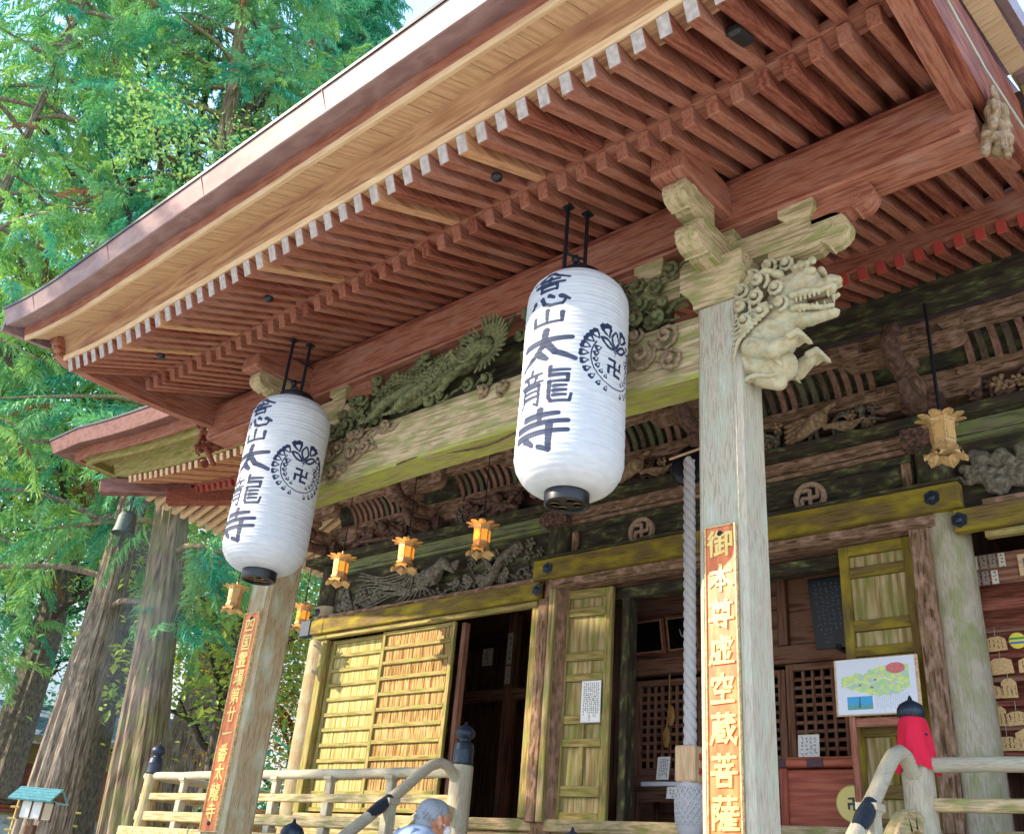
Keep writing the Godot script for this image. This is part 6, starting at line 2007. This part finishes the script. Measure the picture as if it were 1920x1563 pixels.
func spray_mesh() -> ArrayMesh:
	# drooping cedar plume about one metre long: thin needled shoots along a bent stem
	var b := MB.new()
	var r := RandomNumberGenerator.new()
	r.seed = 7
	var at := func(t): return V(t, -0.34 * t * t, 0)
	for i in 34:
		var t := 0.08 + 0.92 * i / 33.0
		var o: Vector3 = at.call(t)
		var s := -1.0 if i % 2 else 1.0
		var l := (0.34 - 0.22 * t) * r.randf_range(0.75, 1.2)
		var d := V(0.75, r.randf_range(-0.7, 0.1), s * r.randf_range(0.35, 1.0)).normalized()
		var e: Vector3 = o + d * l + V(0, -l * 0.35, 0)
		var m: Vector3 = o + d * l * 0.55
		var w := V(0.35, r.randf_range(-0.4, 0.6), -s * 0.6).normalized() * 0.022
		b.tri(o, m + w, m - w)
		b.tri(m + w, e, m - w)
		for k in 3:
			var q: Vector3 = o.lerp(e, 0.25 + 0.27 * k)
			var dd := (d + V(r.randf_range(-0.5, 0.8), r.randf_range(-0.9, 0.3), r.randf_range(-0.8, 0.8))).normalized()
			var ww := dd.cross(V(r.randf() - 0.5, r.randf() - 0.5, r.randf() - 0.5)).normalized() * 0.013
			b.tri(q + ww, q + dd * 0.13, q - ww)
	return b.mesh()

func leaf_mesh(size: float, n: int, pointed := 0.0) -> ArrayMesh:
	# a twig's worth of single leaves
	var b := MB.new()
	var r := RandomNumberGenerator.new()
	r.seed = 11 + n
	for i in n:
		var c := V(r.randfn(0, 0.36), r.randfn(0, 0.26), r.randfn(0, 0.36))
		var d := V(r.randf_range(-1, 1), r.randf_range(-0.7, 0.3), r.randf_range(-1, 1)).normalized()
		var s := d.cross(V(r.randf_range(-0.4, 0.4), 1, r.randf_range(-0.4, 0.4))).normalized()
		var up := s.cross(d) * 0.12 * size
		var l := size * r.randf_range(0.7, 1.25)
		var w := l * (0.3 - 0.1 * pointed)
		b.tri(c, c + d * l * 0.5 + s * w + up, c + d * l)
		b.tri(c, c + d * l, c + d * l * 0.5 - s * w + up)
	return b.mesh()

func tint(m: Material, a: Color, b: Color) -> Color:
	return a.lerp(b, rng.randf())

func scatter(parent: Node, called: String, mesh: ArrayMesh, mat: Material, list: Array):
	# list: [Transform3D, Color]
	var mm := MultiMesh.new()
	mm.transform_format = MultiMesh.TRANSFORM_3D
	mm.use_colors = true
	mm.mesh = mesh
	mm.instance_count = list.size()
	for i in list.size():
		mm.set_instance_transform(i, list[i][0])
		mm.set_instance_color(i, list[i][1])
	var o := MultiMeshInstance3D.new()
	o.name = called
	o.multimesh = mm
	o.material_override = mat
	o.set_meta("kind", "stuff")
	parent.add_child(o, true)

var spray: ArrayMesh
var leaf_small: ArrayMesh
var leaf_big: ArrayMesh
var leaf_fine: ArrayMesh
var leaf_maple: ArrayMesh

func bark_trunk(p: Array, r: Array, sides := 22) -> ArrayMesh:
	# fluted trunk: long ridges run up the bark
	var b := MB.new()
	var n: int = p.size()
	var sm := []
	for i in (n - 1) * 8 + 1:
		var u := i / 8.0
		var k := mini(int(u), n - 2)
		sm.append([p[k].lerp(p[k + 1], u - k), lerpf(r[k], r[k + 1], u - k)])
	var rows := []
	for i in sm.size():
		var ring := []
		for k in sides * 2 + 1:
			var a := TAU * (k % (sides * 2)) / (sides * 2)
			var q: float = sm[i][1] * (1.0 + 0.07 * sin(a * 5.0 + i * 0.05) + 0.045 * sin(a * 13.0 + 1.3 * sin(i * 0.13)) + 0.03 * sin(a * 27.0 + i * 0.4))
			ring.append(sm[i][0] + V(cos(a), 0, sin(a)) * q)
		rows.append(ring)
	for i in rows.size() - 1:
		for k in sides * 2: b.out(rows[i][k], rows[i][k + 1], rows[i + 1][k + 1], rows[i + 1][k], rows[i][k] - sm[i][0])
	return b.mesh()

func cedar(label: String, at: Vector3, h: float, r: float, lean: Vector3, from: float, reach: float, branches: int, dens: int, light: float, bark: Material, group := "cedars round the hall"):
	var t := thing("cedar_tree", label, "tree", at, group)
	var p := []
	var rr := []
	for i in 7:
		var u := i / 6.0
		p.append(lean * u * h + V(0, u * h, 0) + V(rf(-0.05, 0.05), 0, rf(-0.05, 0.05)) * h * 0.02)
		rr.append(r * (1.5 if i == 0 else 1.0) * (1.0 - 0.9 * u))
	part(t, "trunk", bark_trunk(p, rr), bark)
	var lb := MB.new()
	var list := []
	for i in branches:
		var u := from + (0.99 - from) * pow(float(i) / branches, 0.9)
		var a := i * 2.399 + rf(-0.4, 0.4)
		var l := reach * (1.0 - 0.72 * pow((u - from) / (1.0 - from), 1.3)) * rf(0.7, 1.15)
		var d := V(cos(a), 0, sin(a))
		var o := lean * u * h + V(0, u * h, 0)
		var pts := []
		for k in 6:
			var w := k / 5.0
			pts.append(o + d * l * w + V(0, l * (0.22 * w - 0.42 * w * w) + 0.06 * sin(w * 7.0 + i), 0))
		lb.tube(pts, [0.07 * r / 0.4, 0.055, 0.045, 0.034, 0.022, 0.01], 6)
		for k in dens:
			var w := rf(0.22, 1.0)
			var c: Vector3 = pts[0].lerp(pts[5], w)
			var j := mini(int(w * 5.0), 4)
			c = pts[j].lerp(pts[j + 1], w * 5.0 - j)
			var yaw := -a + rf(-1.3, 1.3)
			var bs := Basis(Vector3.UP, yaw) * Basis(Vector3.BACK, rf(-0.9, 0.25)) * Basis(Vector3.RIGHT, rf(-0.8, 0.8))
			var s := rf(0.55, 1.15)
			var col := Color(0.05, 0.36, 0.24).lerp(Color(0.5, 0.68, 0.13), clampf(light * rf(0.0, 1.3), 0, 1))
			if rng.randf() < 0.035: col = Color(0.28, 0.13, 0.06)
			list.append([Transform3D(bs.scaled(Vector3.ONE * s), c + V(rf(-0.25, 0.25), rf(-0.25, 0.15), rf(-0.25, 0.25))), col])
	part(t, "branches", lb.mesh(), bark)
	scatter(t, "crown", spray, M.leaf, list)

func leafy(called: String, label: String, at: Vector3, trunk: Array, tr: Array, limbs: Array, clumps: Array, mesh: ArrayMesh, ca: Color, cb: Color, group := ""):
	# trunk and limb points are given relative to at
	var t := thing(called, label, "tree", at, group)
	part(t, "trunk", bark_trunk(trunk, tr, 12), M.bark_grey)
	var lb := MB.new()
	for l in limbs:
		var pts := []
		var rad := []
		var n := 9
		for k in n + 1:
			var u := float(k) / n
			var q: Vector3 = l[0].lerp(l[1], u)
			var side = V(sin(u * 9.0 + l[1].x), cos(u * 7.0 + l[1].y), sin(u * 8.0 + l[1].z)) * l[0].distance_to(l[1]) * 0.045
			pts.append(q + side * sin(PI * u))
			rad.append(lerpf(l[2], l[2] * 0.25, u))
		lb.tube(pts, rad, 7)
		for k in 5:
			var u := rf(0.35, 0.95)
			var j := mini(int(u * n), n - 1)
			var s: Vector3 = pts[j]
			var e = s + V(rf(-1, 1), rf(-0.3, 0.9), rf(-1, 1)) * l[0].distance_to(l[1]) * 0.3
			lb.tube([s, s.lerp(e, 0.5) + V(rf(-0.1, 0.1), rf(0, 0.15), rf(-0.1, 0.1)), e], [rad[j] * 0.5, rad[j] * 0.35, 0.008], 5)
	part(t, "limbs", lb.mesh(), M.bark_dark)
	var list := []
	for c in clumps:
		for k in c[2]:
			var d = V(rng.randfn(), rng.randfn() * 0.75, rng.randfn()).normalized() * pow(rng.randf(), 0.45) * c[1]
			var bs := Basis.from_euler(V(rf(-0.5, 0.5), rf(0, TAU), rf(-0.5, 0.5)))
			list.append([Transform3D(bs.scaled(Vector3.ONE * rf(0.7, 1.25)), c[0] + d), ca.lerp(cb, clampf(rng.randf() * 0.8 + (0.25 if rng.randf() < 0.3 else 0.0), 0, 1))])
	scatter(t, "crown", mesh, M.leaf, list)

func build_trees():
	spray = spray_mesh()
	leaf_small = leaf_mesh(0.13, 22)
	leaf_big = leaf_mesh(0.17, 20)
	leaf_fine = leaf_mesh(0.085, 44)
	leaf_maple = leaf_mesh(0.1, 24, 1.0)
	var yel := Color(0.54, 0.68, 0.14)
	var mid := Color(0.16, 0.5, 0.22)
	var teal := Color(0.06, 0.38, 0.27)
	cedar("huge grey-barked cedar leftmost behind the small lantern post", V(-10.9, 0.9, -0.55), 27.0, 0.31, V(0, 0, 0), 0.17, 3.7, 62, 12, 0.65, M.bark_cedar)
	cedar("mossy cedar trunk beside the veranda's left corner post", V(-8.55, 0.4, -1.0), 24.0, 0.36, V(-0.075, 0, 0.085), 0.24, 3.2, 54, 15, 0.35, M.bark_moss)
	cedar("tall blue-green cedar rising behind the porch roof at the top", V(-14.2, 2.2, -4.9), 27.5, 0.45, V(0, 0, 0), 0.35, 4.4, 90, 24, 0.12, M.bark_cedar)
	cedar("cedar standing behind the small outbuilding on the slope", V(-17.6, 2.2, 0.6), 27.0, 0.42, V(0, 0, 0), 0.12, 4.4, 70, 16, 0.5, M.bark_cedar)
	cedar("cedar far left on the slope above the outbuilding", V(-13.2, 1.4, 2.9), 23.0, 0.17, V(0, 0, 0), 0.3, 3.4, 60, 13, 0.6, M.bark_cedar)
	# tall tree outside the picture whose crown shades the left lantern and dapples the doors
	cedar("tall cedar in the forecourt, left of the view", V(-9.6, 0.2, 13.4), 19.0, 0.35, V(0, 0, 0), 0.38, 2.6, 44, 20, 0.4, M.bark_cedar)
	# old broadleaf with crooked dark limbs above the porch roof
	var b := V(-13.0, 1.4, -2.0)
	var fork := V(0.5, 11.0, 0.8)
	var limbs := []
	var clumps := []
	for e in [V(-12.9, 17.0, 1.6), V(-11.3, 16.4, 0.6), V(-9.9, 15.9, -0.3), V(-12.4, 18.6, 1.6), V(-9.5, 17.4, -0.4), V(-8.6, 13.6, 2.0), V(-7.9, 13.2, 0.8), V(-14.2, 16.6, 2.6), V(-11.2, 19.0, 0.5), V(-8.6, 16.2, -1.4), V(-13.5, 14.4, 1.2)]:
		limbs.append([fork + V(rf(-0.3, 0.3), rf(-2.0, 0.6), rf(-0.3, 0.3)), e - b, 0.2])
		clumps.append([e - b, 0.85, 17])
		clumps.append([(e - b).lerp(fork, 0.4), 0.7, 4])
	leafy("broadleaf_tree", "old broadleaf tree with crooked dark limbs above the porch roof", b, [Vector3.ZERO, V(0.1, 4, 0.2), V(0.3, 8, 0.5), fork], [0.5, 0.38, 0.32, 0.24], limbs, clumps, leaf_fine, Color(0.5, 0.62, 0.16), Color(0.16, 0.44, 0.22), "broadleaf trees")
	# bright young trees beside the hall's left side
	var rows := [
		["bright yellow-green tree behind the left porch pillar", V(-10.6, 1.2, -3.2), 6.5, 2.0, 300, Color(0.5, 0.58, 0.14), Color(0.24, 0.44, 0.12), 1],  # leaf colours here and on the maple brightened to offset the cedars' shade
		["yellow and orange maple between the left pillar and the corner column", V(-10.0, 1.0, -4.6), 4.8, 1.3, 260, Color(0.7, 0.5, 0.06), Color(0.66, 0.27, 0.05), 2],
		["pale green tree behind the corner column", V(-12.5, 1.6, -7.6), 8.5, 2.2, 380, Color(0.3, 0.4, 0.16), Color(0.13, 0.26, 0.08), 0],
		["dark green shrub behind the veranda railing", V(-7.6, 0.4, -3.2), 2.6, 1.2, 200, mid, teal, 0],
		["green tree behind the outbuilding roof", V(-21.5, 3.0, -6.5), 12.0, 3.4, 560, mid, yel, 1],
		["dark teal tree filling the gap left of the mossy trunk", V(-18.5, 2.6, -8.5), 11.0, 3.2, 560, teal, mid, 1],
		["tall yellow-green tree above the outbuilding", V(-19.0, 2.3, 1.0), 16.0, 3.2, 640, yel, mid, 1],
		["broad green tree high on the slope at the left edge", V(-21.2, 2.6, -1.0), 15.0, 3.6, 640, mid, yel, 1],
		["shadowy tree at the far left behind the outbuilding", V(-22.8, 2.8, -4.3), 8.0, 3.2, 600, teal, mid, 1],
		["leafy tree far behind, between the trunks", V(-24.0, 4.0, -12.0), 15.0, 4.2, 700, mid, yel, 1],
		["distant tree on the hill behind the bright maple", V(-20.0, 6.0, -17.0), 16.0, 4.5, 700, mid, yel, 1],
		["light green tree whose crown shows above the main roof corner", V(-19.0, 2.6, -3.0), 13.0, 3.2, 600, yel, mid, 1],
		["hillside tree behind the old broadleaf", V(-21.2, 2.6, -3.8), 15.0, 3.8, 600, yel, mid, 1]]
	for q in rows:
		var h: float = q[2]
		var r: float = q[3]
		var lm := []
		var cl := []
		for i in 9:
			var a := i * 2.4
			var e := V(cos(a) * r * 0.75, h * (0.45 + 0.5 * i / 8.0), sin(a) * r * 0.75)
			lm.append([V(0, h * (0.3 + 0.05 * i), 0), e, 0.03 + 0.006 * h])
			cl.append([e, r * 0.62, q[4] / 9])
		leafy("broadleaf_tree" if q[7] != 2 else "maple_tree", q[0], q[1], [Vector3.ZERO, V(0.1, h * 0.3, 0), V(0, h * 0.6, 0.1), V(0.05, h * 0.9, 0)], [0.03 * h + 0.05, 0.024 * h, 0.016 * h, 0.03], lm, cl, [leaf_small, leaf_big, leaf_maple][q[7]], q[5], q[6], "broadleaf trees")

func outbuilding():
	var yaw := 0.9
	var t := thing("outbuilding", "small wooden outbuilding with blue-grey sheet roof behind the cedars", "building", V(-19.5, 2.2, -6.2))
	t.rotation.y = yaw
	# local: x along its front, +z towards the court
	var wl := MB.new()
	wl.box(V(-1.0, 1.0, -1.5), V(6.4, 2.0, 0.1))
	wl.box(V(-4.15, 1.0, -0.7), V(0.1, 2.0, 1.6)); wl.box(V(2.15, 1.0, -0.7), V(0.1, 2.0, 1.6))
	wl.box(V(-1.0, 1.65, 0.0), V(6.4, 0.5, 0.08))
	wl.box(V(-1.0, 0.1, 0.0), V(6.4, 0.2, 0.08))
	part(t, "wall", wl.mesh(), M.out_wall)
	for i in 7: part(t, "post", bx(V(0.13, 1.9, 0.13), 0.01), M.facade_y, Transform3D(Basis(), V(-4.1 + 1.04 * i, 0.95, 0.06)))
	for i in 6:
		var x := -3.58 + 1.04 * i
		if i % 2 == 0:
			part(t, "paper_door", bx(V(0.88, 1.2, 0.03), 0.004), M.shoji, Transform3D(Basis(), V(x, 0.8, 0.03)))
		else:
			for k in 12: part(t, "shutter_slat", bx(V(0.88, 0.085, 0.02), 0.004), M.porch_x, Transform3D(Basis(), V(x, 0.25 + 0.1 * k, 0.03)))
	var rf_ := MB.new()
	rf_.bar(V(-1.0, 2.0, 1.0), V(-1.0, 2.86, -0.9), 7.6, 0.07, Vector3.UP)
	rf_.bar(V(-1.0, 2.86, -0.9), V(-1.0, 2.0, -2.8), 7.6, 0.07, Vector3.UP)
	var ro := part(t, "roof", rf_.mesh(), M.roof_blue)
	for i in 12:
		var sb := MB.new()
		sb.bar(V(-4.7 + 0.66 * i, 2.045, 1.0), V(-4.7 + 0.66 * i, 2.905, -0.9), 0.03, 0.03)
		part(ro, "sheet_seam", sb.mesh(), M.roof_blue)
	part(ro, "eave_board", bx(V(7.5, 0.1, 0.05), 0.004), M.out_wall, Transform3D(Basis(), V(-1.0, 1.93, 0.98)))
	for i in 46: part(ro, "rafter", bx(V(0.06, 0.07, 0.9), 0.004), M.out_wall, Transform3D(Basis(Vector3.RIGHT, 0.42), V(-4.6 + 0.16 * i, 2.06, 0.55)))
	var rg := MB.new()
	rg.tube([V(-4.8, 2.92, -0.9), V(2.8, 2.92, -0.9)], 0.09, 10)
	part(ro, "ridge", rg.mesh(), M.roof_blue)
	# stone terrace and bamboo fences before it
	var sw := MB.new()
	sw.bevel(Vector3.ZERO, V(8.0, 1.6, 0.5), 0.08)
	single("stone_wall", "grey stone terrace wall below the outbuilding", "wall", sw.mesh(), M.stone, Transform3D(Basis(Vector3.UP, yaw), V(-16.4, 1.4, -1.7)))
	var fences := [[V(-14.3, 1.75, 0.5), 2.2, "yellow bamboo fence at the picture's left edge below the outbuilding", 1.0], [V(-12.6, 1.7, -1.35), 1.0, "short bamboo fence right of the huge cedar trunk", 0.75]]
	for q in fences:
		var f := thing("bamboo_fence", q[2], "fence", q[0], "bamboo fences")
		f.rotation.y = yaw
		var n := int(q[1] / 0.2)
		for i in n + 1:
			var c := MB.new()
			var x: float = -q[1] / 2 + q[1] * i / n
			c.tube([V(x, 0, 0), V(x + rf(-0.02, 0.02), q[3] * rf(0.9, 1.05), rf(-0.02, 0.02))], 0.02, 7)
			part(f, "upright", c.mesh(), M.bamboo)
		for y in [0.25, 0.5, 0.75]:
			var c := MB.new()
			c.tube([V(-q[1] / 2 - 0.1, y * q[3], 0.03), V(q[1] / 2 + 0.1, y * q[3] + rf(-0.03, 0.03), 0.03)], 0.02, 7)
			part(f, "cross_cane", c.mesh(), M.bamboo)
	# lamp post with a little roof
	var lp := thing("garden_lamp", "garden lamp with green gabled roof and paper box before the huge cedar", "lamp", V(-5.32, 0.0, 2.06))
	lp.rotation.y = yaw - 0.2
	var po := MB.new()
	po.bevel(V(0, 0.92, 0), V(0.09, 1.84, 0.09), 0.01)
	part(lp, "post", po.mesh(), M.dark_y)
	var bxm := MB.new()
	bxm.bevel(V(0, 1.985, 0), V(0.24, 0.17, 0.24), 0.01)
	part(lp, "paper_box", bxm.mesh(), M.shoji)
	for e in [[-1, -1], [-1, 1], [1, -1], [1, 1]]: part(lp, "frame_post", bx(V(0.02, 0.2, 0.02), 0.002), M.dark_y, Transform3D(Basis(), V(e[0] * 0.118, 1.98, e[1] * 0.118)))
	part(lp, "frame_bar", bx(V(0.018, 0.17, 0.004), 0.001), M.dark_y, Transform3D(Basis(), V(0.0, 1.985, 0.1225)))
	var rr := MB.new()
	rr.bar(V(0, 2.07, 0.22), V(0, 2.2, 0.0), 0.46, 0.018)
	rr.bar(V(0, 2.2, 0.0), V(0, 2.07, -0.22), 0.46, 0.018)
	var lr := part(lp, "roof", rr.mesh(), M.roof_green)
	for i in 4:
		var q := MB.new()
		q.bar(V(-0.23, 2.1 + 0.03 * i, 0.185 - 0.052 * i), V(0.23, 2.1 + 0.03 * i, 0.185 - 0.052 * i), 0.012, 0.012)
		part(lr, "batten", q.mesh(), M.roof_green)
	var gb := MB.new()
	for e in [-0.2, 0.2]: gb.prism(pts2([-0.18, 2.08, 0.18, 2.08, 0.0, 2.19]), Transform3D(Basis(Vector3.UP, PI / 2), V(e, 0, 0)), 0.012)
	part(lp, "gable", gb.mesh(), M.dark_x)

func late_materials():
	M.leaf = plain(Color.WHITE, 0.6)
	M.leaf.vertex_color_use_as_albedo = true
	M.leaf.metallic_specular = 0.3
	M.leaf.backlight_enabled = true
	M.leaf.backlight = Color(0.75, 0.78, 0.6)
	M.bark_cedar = stained(noise_tex(81, 0.014, hexes(["5c4e40", "786856", "938370", "a8998a", "6a5a4a"]), 5), V(2.4, 0.25, 2.4), 0.95, 1.2)
	M.bark_moss = wood(noise_tex(82, 0.014, hexes(["4d3f33", "6e5b48", "8a7660", "a08e74"]), 5), "y", 0.95, noise_tex(83, 0.01, [[0.0, clear(Color("7f8a48"))], [0.48, clear(Color("7f8a48"))], [0.66, Color("737f46", 0.55)], [1.0, Color("a09c5c", 0.8)]], 6), 0.6, 0.8, 1.0)
	M.bark_grey = stained(noise_tex(84, 0.02, hexes(["4a443a", "6a6154", "857b6a"]), 5), V(2, 0.5, 2), 0.95)
	M.bark_dark = stained(noise_tex(85, 0.02, hexes(["2b2722", "413a32", "564c40"]), 5), V(2, 1, 2), 0.95)
	M.gravel = stained(noise_tex(86, 0.05, hexes(["a8a49a", "bab6ac", "c8c4ba", "b0aca2"]), 5), V(0.35, 0.35, 0.35), 0.95)
	M.shoji = plain(Color("dcdcd4"), 0.8)
	M.roof_blue = stained(noise_tex(87, 0.02, hexes(["6f8299", "8497ad", "9aaabf"]), 4), V(0.4, 0.4, 0.4), 0.5)
	M.roof_green = stained(noise_tex(88, 0.03, hexes(["4a7f86", "5c979c", "6faaac"]), 4), V(2, 2, 2), 0.55)
	M.bamboo = stained(noise_tex(89, 0.03, hexes(["b39a54", "cbb36a", "dcc888"]), 4), V(2, 2, 2), 0.5)
	M.out_wall = wood(noise_tex(90, 0.012, hexes(["8a7c4e", "a09262", "b5a878"]), 4), "x", 0.85)
	M.straw = stained(noise_tex(91, 0.05, hexes(["9a7238", "b88e4e", "cfa868"]), 4), V(9, 9, 9), 0.9)
	M.ema = stained(noise_tex(92, 0.02, hexes(["c49a60", "d6b078", "e2c08c"]), 4), V(3, 12, 3), 0.6)
	M.hair = stained(noise_tex(93, 0.05, hexes(["6f757d", "8f959c", "b4b8bd"]), 4), V(20, 6, 20), 0.6)
	M.shirt = stained(noise_tex(94, 0.05, hexes(["9fb6d2", "b1c6de", "bed0e4"]), 4), V(10, 10, 10), 0.85)
	var bxw := noise_tex(95, 0.012, hexes(["8f4634", "a5563f", "b6664c"]), 4)
	M.box_x = wood(bxw, "x", 0.5); M.box_y = wood(bxw, "y", 0.5)
	M.iron_purple = plain(Color("4a2f36"), 0.45, 0.4)
	M.gilt_pale = plain(Color("cdbb6e"), 0.4, 0.3)

func _ready():
	rng.seed = 20240711
	var cam := Camera3D.new()
	cam.name = "camera"
	cam.fov = 47.883
	cam.near = 0.05
	cam.far = 600.0
	cam.transform = Transform3D(Basis(V(0.75525847, 0.08200585, -0.65027662), V(0.24052278, 0.88824493, 0.39136906), V(0.60969946, -0.45199114, 0.65113023)), V(5.60053, 1.6, 6.90561))
	add_child(cam)
	cam.current = true
	var env := Environment.new()
	env.background_mode = Environment.BG_SKY
	var sky := ProceduralSkyMaterial.new()
	sky.sky_top_color = Color(0.6, 0.76, 0.96)
	sky.sky_horizon_color = Color(0.93, 0.96, 1.0)
	sky.sky_energy_multiplier = 1.15
	sky.sky_curve = 0.25
	sky.ground_bottom_color = Color(0.45, 0.43, 0.38)
	sky.ground_horizon_color = Color(0.72, 0.74, 0.74)
	env.sky = Sky.new()
	env.sky.sky_material = sky
	env.tonemap_mode = Environment.TONE_MAPPER_LINEAR
	env.tonemap_exposure = 2.0
	env.sdfgi_enabled = true; env.ssao_enabled = true; env.ssil_enabled = true
	var we := WorldEnvironment.new()
	we.name = "world"
	we.environment = env
	add_child(we)
	var sun := DirectionalLight3D.new()
	sun.name = "sun"
	sun.light_energy = 1.6
	sun.light_color = Color(1.0, 0.93, 0.82)
	sun.light_angular_distance = 0.5
	sun.shadow_enabled = true
	sun.transform.basis = Basis.looking_at(V(0.591, -0.469, -0.656), Vector3.UP)
	add_child(sun)
	var t0 := Time.get_ticks_msec()
	make_materials()
	late_materials()
	build_ground()
	hall = thing("temple_hall", "weathered wooden temple hall with carved porch and copper-edged roof", "temple")
	build_porch_roof()
	build_main_roof()
	build_porch_frame()
	print("porch ", Time.get_ticks_msec() - t0)
	build_facade()
	build_doors()
	build_veranda()
	print("hall ", Time.get_ticks_msec() - t0)
	paper_lanterns()
	gold_lanterns()
	sign_boards()
	small_things()
	prayer_plaques()
	person()
	print("things ", Time.get_ticks_msec() - t0)
	outbuilding()
	build_trees()
	# thin incense smoke drifting past the mossy trunk
	env.volumetric_fog_enabled = true
	env.volumetric_fog_density = 0.0
	for q in [[V(-6.2, 3.9, 0.95), V(0.8, 2.0, 0.9), 0.13], [V(-6.2, 5.0, 0.8), V(1.1, 1.8, 1.1), 0.06]]:
		var f := FogVolume.new()
		f.name = numbered("smoke")
		f.shape = RenderingServer.FOG_VOLUME_SHAPE_ELLIPSOID
		f.size = q[1]
		var fm := FogMaterial.new()
		fm.albedo = Color(0.72, 0.82, 0.95)
		fm.density = q[2]
		f.material = fm
		f.position = q[0]
		f.set_meta("kind", "stuff")
		f.set_meta("label", "thin bluish incense smoke before the mossy cedar trunk, %s" % ("lower wisp" if q[2] > 0.1 else "upper wisp")); f.set_meta("category", "smoke")
		add_child(f)
	print("trees ", Time.get_ticks_msec() - t0)
